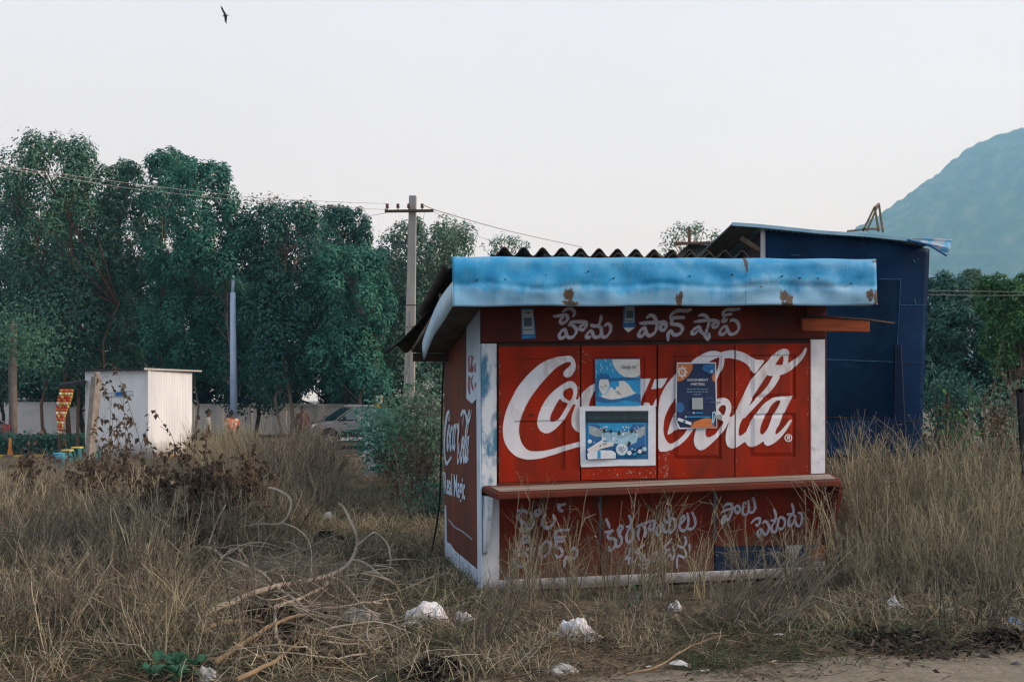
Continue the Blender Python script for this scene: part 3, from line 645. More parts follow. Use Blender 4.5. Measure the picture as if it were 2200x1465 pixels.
# counter with brackets
b = MB()
bl, br, fl, fr = KF(1036, 1043, .0125), KF(1786, 1022, .0125), KF(1067, 1059, .34), KF(1809, 1030.5, .34)
br.z = bl.z + fr.z - fl.z + .004
dn = Vector((0, 0, -.058))
b.hexa([fl + dn, fr + dn, fr, fl, bl + dn, br + dn, br, bl]); b.build('counter_shelf', red_brown, kiosk, bevel=.012)
b = MB(); i1 = lambda p, q, r, s_, u, v: (p * (1 - u) + q * u) * (1 - v) + (s_ * (1 - u) + r * u) * v
cs = [i1(fl, fr, br, bl, u, v) + Vector((0, 0, .006)) for u, v in ((.012, .10), (.985, .10), (.985, .72), (.012, .72))]
b.add(cs + [c - Vector((0, 0, .002)) for c in cs], [(0, 1, 2, 3), (0, 4, 5, 1), (2, 6, 7, 3)]); b.build('counter_plank', grey_wood, kiosk)
b = MB(); b.prism([(0.012, .80), (.27, .80), (.24, .70), (.12, .42), (.07, .33), (.012, .30)], .035, lambda a, z, t: (.004 + t, -a, z)); b.build('bracket', white_blue, kiosk)
b = MB(); b.prism([(0.012, .82), (.29, .83), (.26, .74), (.12, .40), (.012, .28)], .04, lambda a, z, t: (W - .03 + t, -a, z)); b.build('bracket', red_brown, kiosk)
# beam stub and rod at the right of the lintel
b = MB(); b.beam(KF(1722, 697, .07), KF(1866, 700, .16), .03, .058); b.build('beam_stub', pm('orange_red_timber', (.36, .085, .03), (.22, .05, .022), 7, .75, .3, stretch=(.3, 2, 2)), kiosk, bevel=.006)
MB().tube([KF(1714, 682, .10), KF(1775, 681, .13), KF(1860, 687, .18), KF(1921, 695, .2)], .012, 6).build('iron_rod', metal_dk, kiosk, smooth=True)
slab('stub_post', [(1734, 655), (1770, 655), (1770, 684), (1734, 684)], .06, .03, red_brown)

# crumpled blue tin fascia
def fascia_material():
    m, nt, bs = base_mat('graded_blue_tin')
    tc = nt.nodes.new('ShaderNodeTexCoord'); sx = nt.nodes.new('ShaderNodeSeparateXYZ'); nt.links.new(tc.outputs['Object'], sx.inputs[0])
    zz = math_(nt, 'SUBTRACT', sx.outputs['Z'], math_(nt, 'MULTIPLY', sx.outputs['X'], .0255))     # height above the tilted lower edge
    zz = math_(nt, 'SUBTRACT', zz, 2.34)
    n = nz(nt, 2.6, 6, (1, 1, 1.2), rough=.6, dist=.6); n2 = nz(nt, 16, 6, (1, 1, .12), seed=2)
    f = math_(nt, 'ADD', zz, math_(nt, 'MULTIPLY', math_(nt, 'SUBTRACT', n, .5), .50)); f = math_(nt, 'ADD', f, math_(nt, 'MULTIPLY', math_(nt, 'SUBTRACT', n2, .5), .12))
    col = ramp(nt, math_(nt, 'MULTIPLY', f, 2.5), [(.0, (.24, .45, .62)), (.36, (.17, .40, .60)), (.52, (.05, .31, .55)), (.66, (.016, .25, .50)), (.86, (.03, .27, .51)), (.99, (.09, .32, .53))])  # mottled blue, deepest in the upper part and paler towards the lower edge
    # scratches and pinholes
    n3 = nz(nt, 60, 3, (1, 1, .25), seed=4)
    col = mixc(nt, ramp(nt, n3, [(.60, (0, 0, 0)), (.8, (.35, .35, .35))]), col, (.35, .5, .62))
    rust_n = nz(nt, 26, 9, (1, 1, .6), rough=.75, seed=9)
    st_n = nz(nt, 24, 7, (1, 1, .05), .7, 0, 6.2)
    col = mixc(nt, ramp(nt, st_n, [(.58, (0, 0, 0)), (.75, (.45, .45, .45))]), col, (.10, .19, .25))
    tot = None
    for (px_, py_, rx, rz) in ((1222, 632, .060, .075), (1224, 651, .08, .03), (1459, 641, .04, .075), (1690, 636, .085, .075), (1692, 651, .07, .04), (1866, 634, .05, .07), (1880, 640, .03, .09), (1602, 566, .022, .09), (1883, 562, .05, .02), (1632, 617, .02, .008)):
        p = KF(px_, py_, .5)
        dx = math_(nt, 'DIVIDE', math_(nt, 'SUBTRACT', sx.outputs['X'], p.x), rx); dz = math_(nt, 'DIVIDE', math_(nt, 'SUBTRACT', sx.outputs['Z'], p.z), rz)
        d = math_(nt, 'ADD', math_(nt, 'MULTIPLY', dx, dx), math_(nt, 'MULTIPLY', dz, dz))
        k = math_(nt, 'SUBTRACT', 1.0, d, True)
        tot = k if tot is None else math_(nt, 'MAXIMUM', tot, k)
    rmask = ramp(nt, math_(nt, 'ADD', tot, math_(nt, 'MULTIPLY', math_(nt, 'SUBTRACT', rust_n, .5), 3.4)), [(.36, (0, 0, 0)), (.56, (1, 1, 1))])
    rmask = mixc(nt, 1.0, rmask, ramp(nt, tot, [(.0, (0, 0, 0)), (.06, (1, 1, 1))]), 'MULTIPLY')
    col = mixc(nt, rmask, col, ramp(nt, rust_n, [(.38, (.03, .02, .014)), (.62, (.14, .09, .055))]))
    nt.links.new(col, bs.inputs['Base Color']); bs.inputs['Roughness'].default_value = .5; bs.inputs['Specular IOR Level'].default_value = .22
    bump(nt, bs, nz(nt, 5, 4, (1, 1, 1.5)), .2, .03)
    return m
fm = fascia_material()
fas = MB()
def fasc(u, v):
    # v 0 bottom .. 1 top
    px = 972 + 910 * u + (3 * (1 - v) if u > .98 else 0); yb = 658 - 2.5 * u + 1.2 * math.sin(u * 23) * (1 - v); yt = 551.5 + 5.5 * u + .8 * math.sin(u * 41)
    o = .50 + .022 * math.sin(min(1, v * 1.15) * math.pi * .9) - .05 * max(0, (v - .86) / .14) ** 2
    o += .030 * (mnoise.noise(Vector((u * 9, v * 1.6, 2))) + .55 * mnoise.noise(Vector((u * 26, v * 3, 7)))) * (.25 + math.sin(math.pi * min(1, max(0.02, v))))
    o += sum(-.016 * math.exp(-(((u - du) * 26) ** 2 + ((v - dv) * 3.6) ** 2)) for du, dv in ((.055, .3), (.17, .62), (.29, .45), (.43, .5), (.5, .35), (.62, .55), (.785, .52), (.80, .3), (.93, .6)))
    o += -.012 * math.exp(-((v - .42 - .12 * mnoise.noise(Vector((u * 7, 0, 0)))) / .05) ** 2)
    return KF(px, yb + (yt - yb) * v, o)
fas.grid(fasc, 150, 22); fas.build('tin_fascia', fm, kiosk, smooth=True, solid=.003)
sm_ = MB(); sm_.tube([KF(1602.5, 553 + 10.3 * i, .535 + .012 * math.sin(i * .8)) for i in range(11)], .003, 4); sm_.build('sheet_lap', pm('grimy_blue_seam', (.10, .20, .28), (.06, .10, .13), 18, .6), kiosk)
for (px_, py_) in ((1025, 602), (1086, 600), (1173, 591), (1265, 583), (1320, 597), (1413, 592), (1483, 593), (1574, 590), (1637, 595), (1682, 593), (1720, 597), (1758, 598), (1830, 609)):
    p = KF(px_, py_, .527); MB().tube([p + Vector((0, .04, 0)), p], .006, 6).build('nail', metal_dk, kiosk)
# side fascia strip running back under the roof
def KP(px, py, tx):
    ox, oy = KX + tx * ca, KY + tx * sa
    q = (px - CX) / FPX; v = (ox - q * oy) / (q * ca + sa); d = oy + v * ca
    return Vector((tx, v, EYE - (py - HY) / FPX * d))
top = smooth_pts([(972, 606), (956, 626), (940, 652), (924, 690), (908, 735), (909.5, 768)], k=4); bot = smooth_pts([(972, 658), (953, 690), (932, 722), (922, 745), (914, 766), (911, 774)], k=4)
sf = MB(); n = min(len(top), len(bot))
vv = []
for i in range(n):
    vv += [KP(top[i][0], top[i][1], -.40), KP(bot[i][0], bot[i][1], -.385)]
sf.add(vv, [(2 * i, 2 * i + 1, 2 * i + 3, 2 * i + 2) for i in range(n - 1)])
sf.build('side_fascia', pm('pale_blue_tin', (.36, .50, .60), (.26, .40, .50), 4, .5, .1, spots=(.1, .1, .09), spot_scale=14, spot_lo=.68, spot_hi=.74), kiosk, smooth=True, solid=.004)
# corrugated roof sheets
roof_m = pm('old_cement_sheet', (.060, .055, .05), (.030, .028, .027), 7, .9, .4, spots=(.12, .11, .10), spot_scale=5, spot_lo=.6, spot_hi=.75)
def sheet(name, c00, c10, c11, c01, wl, amp, phase=0, sag=0, mat=roof_m, nv=10, parent=kiosk, thick=.008):
    c00, c10, c11, c01 = map(Vector, (c00, c10, c11, c01)); L = (c10 - c00).length; nu = int(L / wl * 8)
    b = MB()
    def f(u, v):
        p = (c00 * (1 - u) + c10 * u) * (1 - v) + (c01 * (1 - u) + c11 * u) * v
        return p + Vector((0, 0, amp * math.cos(2 * math.pi * (u * L / wl + phase)) - sag * math.sin(math.pi * v)))
    b.grid(f, nu, nv); return b.build(name, mat, parent, smooth=True, solid=thick)
p0 = KF(1056, 545, .34); p1 = KF(1612, 548, .34)
sheet('roof_sheet', p0 + Vector((0, 0, .02)), p1 + Vector((0, 0, .0)), (p1.x, 2.3, 2.28), (p0.x, 2.3, 2.2), .162, .036, .35)
p2 = KF(1170, 552, .43); p3 = KF(1545, 552, .43)
sheet('roof_sheet', p2, p3, (p3.x, 1.6, 2.38), (p2.x, 1.6, 2.34), .162, .034, .1)
p4 = KF(1600, 560, .40)
sheet('roof_sheet', p4, (W + .22, -.40, 2.76), (W + .2, 2.3, 2.24), (p4.x, 2.3, 2.2), .162, .03)
sheet('roof_sheet', (-.405, -.47, 2.665), (.5, -.40, 2.70), (.5, 1.25, 2.38), (-.40, 1.05, 2.42), .162, .03, .2, -.0)
sheet('roof_sheet', (-.34, .84, 2.455), (.5, .84, 2.40), (.5, 2.12, 2.16), (-.60, 2.10, 2.13), .162, .042, .45, .03)
b = MB(); b.hexa([(-.37, -.44, 2.34), (W + .18, -.44, 2.43), (W + .18, -.44, 2.47), (-.37, -.44, 2.38), (-.37, -.02, 2.45), (W + .18, -.02, 2.53), (W + .18, -.02, 2.57), (-.37, -.02, 2.49)])
b.build('eaves_board', pm('dusty_plywood', (.13, .11, .085), (.07, .06, .05), 4, .9, .2), kiosk)
b = MB(); b.hexa([(-.37, 0, 2.36), (-.02, 0, 2.36), (-.02, 0, 2.40), (-.37, 0, 2.40), (-.37, 1.7, 2.08), (-.02, 1.7, 2.08), (-.02, 1.7, 2.12), (-.37, 1.7, 2.12)]); b.build('eaves_board', MATS['dusty_plywood'], kiosk)
b = MB(); b.box(-.36, .1, 1.62, 1.69, 1.99, 2.07); b.build('roof_batten', dark_wood, kiosk)
for (x, y) in ((.1, .1), (W - .3, .1), (.1, BODY - .3), (W - .3, BODY - .3)):
    b = MB(); b.box(x, x + .22, y, y + .2, -.08, .05); b.build('foot_block', pm('footing_brick', (.2, .12, .09), (.14, .09, .07), 12, .9, .3), kiosk)
# hanging cable at the left rear corner
cbl = smooth_pts([(962, 700), (955, 760), (951, 820), (949, 900), (947, 1000), (944, 1080), (934, 1150), (921, 1214)], k=4)
c_ob = MB().tube([at(x, y, 10.15 + .0) for x, y in cbl], .011, 6).build('hanging_cable', pm('black_rubber', (.012, .012, .013), (.01, .01, .01), 20, .5), smooth=True)
tag(c_ob, 'black cable hanging from the roof corner beside the brown side wall of the red stall', 'cable')
# ------------------------------------------------------------------ printed sheets stuck to the stall (each a thing of its own)
def flat(name, c, rough=.55):
    return pm('print_' + name, c, tuple(x * .86 for x in c), 14, rough, 0, spec=.3)
P_WHITE = flat('white', (.66, .72, .77)); P_CREAM = flat('cream', (.66, .66, .62)); P_SKY = flat('sky_blue', (.02, .30, .58)); P_DEEP = flat('deep_blue', (.012, .12, .30))
P_NAVY = flat('navy', (.008, .025, .085)); P_ORANGE = flat('orange', (.55, .17, .045)); P_DARK = flat('dark_teal', (.012, .030, .04)); P_TEAL = flat('teal_grey', (.035, .085, .105))
P_MID = flat('mid_blue', (.02, .13, .33)); P_PALE = flat('pale_blue', (.32, .55, .68)); P_INK = flat('ink', (.03, .03, .035)); P_GREY = flat('grey_print', (.30, .36, .38))
PRINT = [P_WHITE, P_CREAM, P_SKY, P_DEEP, P_NAVY, P_ORANGE, P_DARK, P_TEAL, P_MID, P_PALE, P_INK, P_GREY]
WHT, CRM, SKY_, DEEP, NAVY, ORG, DRK, TEL, MIDB, PAL, INK, GRY = range(12)
CUR = {}
def sheet_poster(name, label, cat, outline, layers, out, curl=0.0, group=None, bmat=WHT):
    """outline & layers in photo pixels; layers = list of (loops | text tuple, material index)"""
    b = MB(); cx_ = sum(p[0] for p in outline) / len(outline); cy_ = sum(p[1] for p in outline) / len(outline)
    root = KF(cx_, cy_, out); root.y = -out
    hw = max(abs(p[0] - cx_) for p in outline); hh = max(abs(p[1] - cy_) for p in outline)
    def fn(x, y, o):
        e = max(0, (abs(x - cx_) / hw) ** 4 * (abs(y - cy_) / hh) ** 4)
        p = KF(x, y, out); p.y = -(out + o + curl * (e + .35 * math.sin(x * .06 + y * .04))); return p - root
    n = len(outline)
    vs, fs = fill2d([outline]); bm = bmesh.new(); bv = [bm.verts.new((x, y, 0)) for x, y in vs]
    for f in fs: bm.faces.new([bv[i] for i in f])
    for k in range(1, 8):
        for co, no in (((cx_ - hw + 2 * hw * k / 8, 0, 0), (1, 0, 0)), ((0, cy_ - hh + 2 * hh * k / 8, 0), (0, 1, 0))):
            bmesh.ops.bisect_plane(bm, geom=bm.verts[:] + bm.edges[:] + bm.faces[:], plane_co=co, plane_no=no)
    bm.verts.index_update()
    b.add([fn(v.co.x, v.co.y, 0) for v in bm.verts], [tuple(v.index for v in f.verts) for f in bm.faces], bmat); bm.free()
    lay = .0006
    for what, mi in layers:
        if isinstance(what, tuple) and isinstance(what[0], str):
            s, x, y, size, bold = what[:5]; rot = what[5] if len(what) > 5 else 0
            vs, fs = text2d(s, size, bold)
            pts = [(x + vx * math.cos(rot) + vy * math.sin(rot), y - vy * math.cos(rot) + vx * math.sin(rot)) for vx, vy in vs]
        else:
            pts, fs = fill2d(what)
        b.add([fn(px, py, lay) for px, py in pts], fs, mi); lay += .0004
    o = b.build(name, PRINT)
    o.location = kiosk.matrix_basis @ root if False else (Matrix.Translation((KX, KY, 0)) @ Matrix.Rotation(KA, 4, 'Z')) @ root
    o.rotation_euler = (0, 0, KA)
    md = o.modifiers.new('solid', 'SOLIDIFY'); md.thickness = .0003; md.offset = -1
    o.modifiers.remove(md)
    return tag(o, label, cat, group)
def circ(cx, cy, r, ry=None, n=20, a0=0, a1=360): return [(cx + r * math.cos(R(a0 + (a1 - a0) * i / n)), cy + (ry or r) * math.sin(R(a0 + (a1 - a0) * i / n))) for i in range(n if a1 - a0 == 360 else n + 1)]
def rc(x0, y0, x1, y1): return [(x0, y0), (x1, y0), (x1, y1), (x0, y1)]
def clipc(poly, x0, y0, x1, y1): return [(min(max(x, x0), x1), min(max(y, y0), y1)) for x, y in poly]
Z = lambda x, y: (1060 + x / 5.861, 730 + y / 5.861)
def zl(*p): return [Z(*q) for q in p]
# 1. blue advertisement with a smiling man in a cap
a_lay = []
a_lay.append(([clipc([(x, y) for x, y in zl((1495, 245), (1842, 245), (1850, 440), (1800, 468), (1720, 478), (1640, 462), (1570, 410), (1520, 340), (1500, 290))], 1278, 771, 1376, 871)], CRM))
for (x, y) in ((1300, 290), (1350, 320), (1365, 350), (1430, 360), (1470, 310), (1290, 400), (1345, 385), (1500, 390), (1410, 262)):
    a_lay.append(([zl((x - 8, y - 22), (x + 2, y - 24), (x + 14, y + 18), (x + 4, y + 22))], PAL))
a_lay.append(([zl((1285, 490), (1850, 470), (1850, 800), (1285, 825))], SKY_))
a_lay.append(([zl((1285, 487), (1500, 480), (1700, 470), (1850, 490), (1850, 505), (1500, 520), (1285, 515))], DEEP))
a_lay.append(([zl((1285, 520), (1330, 515), (1320, 700), (1285, 690))], DEEP))
a_lay.append(([zl((1480, 590), (1530, 640), (1545, 590), (1585, 580), (1575, 520), (1640, 515), (1700, 560), (1735, 610), (1760, 650), (1800, 665), (1720, 700), (1600, 735), (1480, 750), (1400, 740), (1345, 710), (1430, 660))], CRM))
a_lay.append(([zl((1328, 545), (1340, 498), (1440, 496), (1457, 540), (1460, 600), (1440, 650), (1400, 690), (1370, 680), (1340, 640), (1325, 600))], CRM))
a_lay.append(([zl((1305, 478), (1312, 440), (1350, 424), (1420, 424), (1462, 448), (1474, 510), (1468, 560), (1458, 545), (1442, 500), (1372, 492), (1325, 500))], DEEP))
a_lay.append(([zl((1448, 575), (1464, 590), (1448, 655), (1402, 700), (1358, 688), (1348, 655), (1372, 676), (1400, 680), (1432, 640))], PAL))
a_lay.append(([zl((1362, 640), (1405, 625), (1395, 655), (1375, 660))], WHT))
a_lay.append(([zl((1345, 585), (1365, 580), (1365, 590), (1345, 595))], DEEP)); a_lay.append(([zl((1395, 575), (1425, 572), (1425, 583), (1395, 586))], DEEP)); a_lay.append(([zl((1375, 590), (1385, 588), (1390, 622), (1370, 624))], PAL))
a_lay.append(([zl((1285, 700), (1360, 720), (1450, 750), (1560, 755), (1680, 725), (1800, 680), (1850, 690), (1850, 800), (1700, 760), (1600, 770), (1480, 820), (1285, 828))], MIDB))
a_lay.append(([zl((1285, 770), (1400, 800), (1520, 790), (1650, 760), (1850, 790), (1850, 826), (1285, 828))], SKY_))
a_lay.append(([zl((1560, 640), (1610, 690), (1600, 695), (1540, 650))], GRY))
a_lay.append((('Gulp it?', 1350.5, 791.5, 10.6, .03), INK))
sheet_poster('advert_poster', 'blue and white advert of a smiling man headed Gulp it? above the other posters', 'poster', [(1278, 771.5), (1374, 771), (1375.8, 871), (1279, 872)], a_lay, .019, 0, bmat=SKY_)
# 2. white bordered notice with dark heading strip
b_lay = [([zl((1157, 895), (1950, 895), (1950, 1502), (1163, 1505))], DEEP), ([zl((1157, 895), (1950, 893), (1950, 1042), (1160, 1045))], DRK), ([zl((1190, 1048), (1918, 1046), (1918, 1452), (1540, 1455), (1190, 1420))], SKY_),
         ([zl((1202, 1060), (1906, 1058), (1906, 1440), (1540, 1446), (1202, 1410))], MIDB)]
b_lay += [([zl((1300, 1060), (1600, 1058), (1760, 1058), (1700, 1130), (1560, 1150), (1430, 1140))], SKY_), ([zl((1202, 1075), (1290, 1100), (1390, 1150), (1360, 1220), (1280, 1215), (1202, 1180))], GRY), ([zl((1906, 1080), (1830, 1120), (1720, 1160), (1740, 1230), (1850, 1230), (1906, 1190))], GRY),
          ([zl((1350, 1180), (1450, 1160), (1600, 1165), (1730, 1150), (1830, 1180), (1800, 1290), (1700, 1330), (1500, 1300), (1380, 1260))], PAL)]
rr = random.Random(3)
for k in range(26):
    x = rr.uniform(1215, 1890); y = 1100 + abs(x - 1555) * -.06 + rr.uniform(0, 60); b_lay.append(([zl(*circ(x, y, rr.uniform(5, 11), n=7))], WHT if rr.random() < .7 else PAL))
for k in range(15):
    x = rr.uniform(1360, 1800); y = rr.uniform(1150, 1280); s_ = rr.uniform(14, 30); b_lay.append(([zl((x, y - s_), (x + s_ * .5, y - s_ * .2), (x + s_ * .4, y + s_), (x - s_ * .5, y + s_ * .8), (x - s_ * .4, y - s_ * .4))], rr.choice([WHT, PAL, GRY, DEEP])))
for (x, y) in ((1388, 1140), (1470, 1150), (1575, 1175), (1730, 1150)): b_lay.append(([zl(*circ(x, y, 20, 24, n=10))], DRK))
b_lay += [([zl((1170, 1375), (1400, 1230), (1412, 1240), (1250, 1380), (1180, 1398))], WHT), ([zl((1190, 1385), (1350, 1280), (1470, 1285), (1507, 1305), (1500, 1330), (1290, 1385), (1180, 1430))], CRM), ([zl((1170, 1430), (1300, 1385), (1480, 1390), (1530, 1420), (1530, 1490), (1180, 1500))], WHT),
          ([zl((1300, 1395), (1340, 1390), (1340, 1490), (1300, 1492))], SKY_), ([zl((1180, 1500), (1530, 1490), (1530, 1498), (1180, 1508))], INK), ([zl(*circ(1605, 1375, 76, 78, n=24))], PAL), ([zl(*circ(1605, 1375, 66, 68, n=24))], WHT),
          ([zl((1690, 1270), (1725, 1290), (1700, 1340), (1670, 1320))], DRK), ([zl((1735, 1395), (1900, 1320), (1906, 1440), (1740, 1448))], NAVY), ([zl((1730, 1440), (1880, 1350), (1900, 1365), (1760, 1455))], SKY_)]
for k in range(14):
    a = k * 2.4; b_lay.append(([zl(*circ(1605 + 48 * math.sqrt(k / 14) * math.cos(a), 1375 + 48 * math.sqrt(k / 14) * math.sin(a), 8, n=6))], MIDB))
for (x, y, r) in ((1200, 1275, 26), (1697, 1420, 28), (1828, 1400, 26), (1768, 1382, 10), (1885, 1370, 30), (1730, 1370, 12), (1255, 1290, 9)): b_lay.append(([zl(*circ(x, y, r, n=12))], WHT if r > 24 and x != 1885 else PAL))
for (x, y) in ((1330, 1330), (1375, 1310), (1400, 1305)): b_lay.append(([zl((x - 5, y - 14), (x + 8, y - 16), (x + 6, y + 12), (x - 8, y + 14))], MIDB))
b_lay.append((('TOBACCO CAUSES CANCER', 1324.5, 900.5, 9.8, .01), TEL))
sheet_poster('notice_poster', 'large white bordered notice with a black TOBACCO CAUSES CANCER strip over a blue picture', 'poster',
             [Z(*p) for p in ((1083, 845), (1130, 838), (1300, 832), (1600, 828), (1900, 826), (2040, 828), (2046, 900), (2044, 1300), (2043, 1578), (1900, 1584), (1600, 1586), (1350, 1594), (1200, 1600), (1105, 1600), (1098, 1560), (1088, 1200))], b_lay, .022, 0)
# 3. navy flyer
ZC = lambda x, y: (1385 + x / 5.861, 730 + y / 5.861)
def cl(*p): return [ZC(*q) for q in p]
c_lay = [([cl((418, 300), (884, 298), (905, 1100), (445, 1104), (398, 1000), (408, 520))], NAVY),
         ([cl((418, 300), (606, 298), (600, 370), (560, 440), (500, 500), (450, 522), (410, 525))], ORG), ([cl((885, 415), (860, 430), (848, 470), (855, 510), (890, 540))], ORG),
         ([cl(*circ(472, 405, 52, 62, n=14))], CRM), ([cl(*circ(470, 405, 30, 38, n=14))], ORG), ([cl((462, 380), (468, 380), (470, 408), (492, 408), (492, 416), (462, 416))], CRM)]
for a in range(8):
    aa = a * math.pi / 4; c_lay.append(([cl(*circ(472 + 58 * math.cos(aa), 405 + 70 * math.sin(aa), 10, 11, n=7))], CRM))
c_lay += [([cl((740, 310), (870, 300), (884, 400), (845, 435), (800, 420), (715, 375))], MIDB), ([cl((835, 380), (850, 370), (858, 410), (815, 415))], PAL), ([cl((770, 330), (850, 320), (855, 328), (775, 338))], SKY_),
          ([cl(*clipc(circ(440, 850, 55, 64, n=18), 400, 700, 900, 1000))], MIDB), ([cl((412, 985), (430, 980), (590, 1040), (580, 1075), (408, 1015))], WHT), ([cl((480, 1008), (515, 1020), (508, 1048), (475, 1036))], MIDB),
          ([cl((570, 1102), (600, 1060), (620, 1030), (700, 1000), (775, 978), (830, 990), (850, 1020), (870, 1060), (875, 1100))], ORG),
          ([cl((845, 910), (870, 898), (895, 905), (900, 940), (885, 960), (862, 1075), (840, 1070))], PAL), ([cl((858, 925), (880, 918), (876, 950), (862, 1010))], NAVY), ([cl((845, 1045), (866, 1045), (862, 1075), (842, 1072))], MIDB)]
c_lay += [([cl((590, 730), (728, 728), (730, 872), (592, 876))], GRY), ([cl(*circ(612, 918, 13, n=10))], PAL), ([cl(*circ(514, 968, 14, n=10))], PAL)]
c_lay += [(('ASSIGNMENT', *ZC(660, 520), 7.6, .03), WHT), (('WRITERS', *ZC(660, 573), 7.6, .03), WHT), (('No worries! We\'ve got your', *ZC(660, 626), 4.0, .005), PAL), (('deadlines covered—no pain,', *ZC(658, 660), 4.0, .005), PAL), (('every time.', *ZC(655, 692), 4.0, .005), PAL),
          (([cl((632, 912), (725, 912), (725, 924), (632, 924))]), SKY_), (([cl((532, 962), (825, 962), (825, 974), (532, 974))]), SKY_), (([cl((758, 745), (790, 728), (830, 730), (862, 750), (855, 753), (828, 737), (792, 735), (762, 752))]), MIDB), (([cl((808, 778), (882, 776), (882, 788), (808, 790))]), MIDB)]
sheet_poster('flyer', 'navy ASSIGNMENT WRITERS flyer with orange blobs and one corner folded, right of the other posters', 'poster',
             [ZC(*p) for p in ((406, 285), (898, 283), (905, 480), (912, 1108), (700, 1116), (430, 1122), (390, 1010), (392, 700))], c_lay, .021, 0)
# payment cards on the lintel (their square codes left plain)
def card(name, label, pts, inner, layers, out):
    sheet_poster(name, label, 'sticker', pts, [([inner], GRY)] + layers, out, 0, bmat=DEEP)
q = lambda x, y: (1100 + x / 18.32, 655 + y / 18.32)
card('payment_card', 'blue edged white payment card on the dark lintel above the left door leaf', [q(350, 130), q(850, 160), q(945, 1330), q(375, 1345)], [q(385, 200), q(825, 195), q(880, 1155), q(435, 1160)],
     [([[q(500, 285), q(715, 285), q(715, 330), q(500, 330)]], TEL), ([[q(455, 510), q(770, 505), q(790, 840), q(475, 850)]], TEL), ([[q(450, 960), q(830, 950), q(835, 985), q(455, 1000)]], TEL), ([[q(455, 1235), q(840, 1210), q(840, 1260), q(460, 1285)]], SKY_)], .024)
q2 = lambda x, y: (1160 + x / 9.1667, 640 + y / 9.1667)
card('payment_card', 'white pennant shaped payment card on the lintel between the painted words', [q2(1640, 100), q2(1870, 100), q2(1880, 575), q2(1740, 690), q2(1630, 580)], [q2(1675, 120), q2(1858, 120), q2(1855, 485), q2(1670, 490)],
     [([[q2(1700, 255), q2(1840, 255), q2(1838, 400), q2(1698, 400)]], TEL), ([[q2(1640, 585), q2(1870, 582), q2(1740, 680)]], CRM), ([[q2(1695, 445), q2(1835, 445), q2(1835, 465), q2(1695, 465)]], TEL)], .025)

# ------------------------------------------------------------------ dark blue shed behind
BA = R(10); BX, BY = at(1641, 860, 13).x, 13.0
cb, sb = math.cos(BA), math.sin(BA)
shed = thing('blue_shed', (BX, BY, 0), 'tall navy blue metal shed raised on legs behind the red stall', 'shed', BA)
def BF(px, py, out=0.0):
    t, z = plane_pt(BX + out * sb, BY - out * cb, cb, sb, px, py); return Vector((t, -out, z))
def slabB(name, pts, out, thick, mat, bevel=.0): return slab(name, pts, out, thick, mat, shed, BF, bevel)
navy = pm('navy_sheet_paint', (.003, .022, .070), (.002, .015, .046), 1.3, .5, .06, spots=(.008, .042, .10), spot_scale=1.6, spot_lo=.5, spot_hi=.75, spec=.05)
navy2 = pm('navy_hatch_paint', (.004, .030, .082), (.003, .020, .056), 1.1, .5, .06, spots=(.012, .05, .11), spot_scale=1.8, spot_lo=.5, spot_hi=.72, spec=.05)
D = 2.3
# front wall (slightly curved at the top right, leaning as in life), buckled sheet
def shed_front(u, v):
    xt = 1641 + 355 * u; xb = 1640 + 338 * u
    yt = 489 + 12 * min(1, u * 1.2) + 34 * u ** 2.2; yb = 985 - 2 * u
    p = BF(xb + (xt - xb) * v, yb + (yt - yb) * v, 0)
    p.y = .010 * mnoise.noise(Vector((u * 3.1, v * 3.7, 4))) + .004 * mnoise.noise(Vector((u * 9, v * 9, 1))); return p
b = MB(); b.grid(shed_front, 36, 44); b.build('front_wall', navy, shed, smooth=True, solid=.004)
TL, TR, BLc, BRc = BF(1641, 489), BF(1996, 536), BF(1640, 985), BF(1978, 983)
b = MB(); b.hexa([BLc, BLc + Vector((.01, 0, 0)), TL + Vector((.01, 0, 0)), TL, BLc + Vector((0, D, 0)), BLc + Vector((.01, D, 0)), TL + Vector((.01, D, -.35)), TL + Vector((0, D, -.35))])
b.build('side_wall', pm('streaked_tin', (.10, .085, .10), (.045, .042, .06), 8, .6, .2, stretch=(1, 6, .3)), shed)
b = MB(); b.hexa([BRc, BRc + Vector((.01, 0, 0)), TR + Vector((.01, 0, 0)), TR, BRc + Vector((0, D, 0)), BRc + Vector((.01, D, 0)), TR + Vector((.01, D, -.1)), TR + Vector((0, D, -.1))]); b.build('side_wall', navy, shed)
b = MB(); b.box(0, BRc.x, D, D + .01, BLc.z, TL.z - .4); b.build('rear_wall', navy, shed)
b = MB(); b.box(-.02, BRc.x, -.02, D, BLc.z - .09, BLc.z - .004); b.build('floor_frame', pm('black_steel', (.015, .017, .02), (.03, .026, .024), 9, .6, .1), shed)
for x in (.12, BRc.x - .12):
    for y in (.15, D - .2):
        b = MB(); b.beam((x, y, -.1), (x, y, BLc.z - .09), .05, .05); b.build('leg', MATS['black_steel'], shed)
for px_ in (1789, 1806):
    pts = [BF(px_ - 5, 988, .03), BF(px_ - 4, 1000, .03), BF(px_, 1005, .03), BF(px_ + 4, 1000, .03), BF(px_ + 6, 991, .03)]
    MB().tube(smooth_pts(pts), .006, 5).build('hook', MATS['grey_metal'], shed)
slabB('corner_trim', [(1634, 492), (1641, 489), (1641.5, 560), (1634, 560)], .012, .02, white_p)
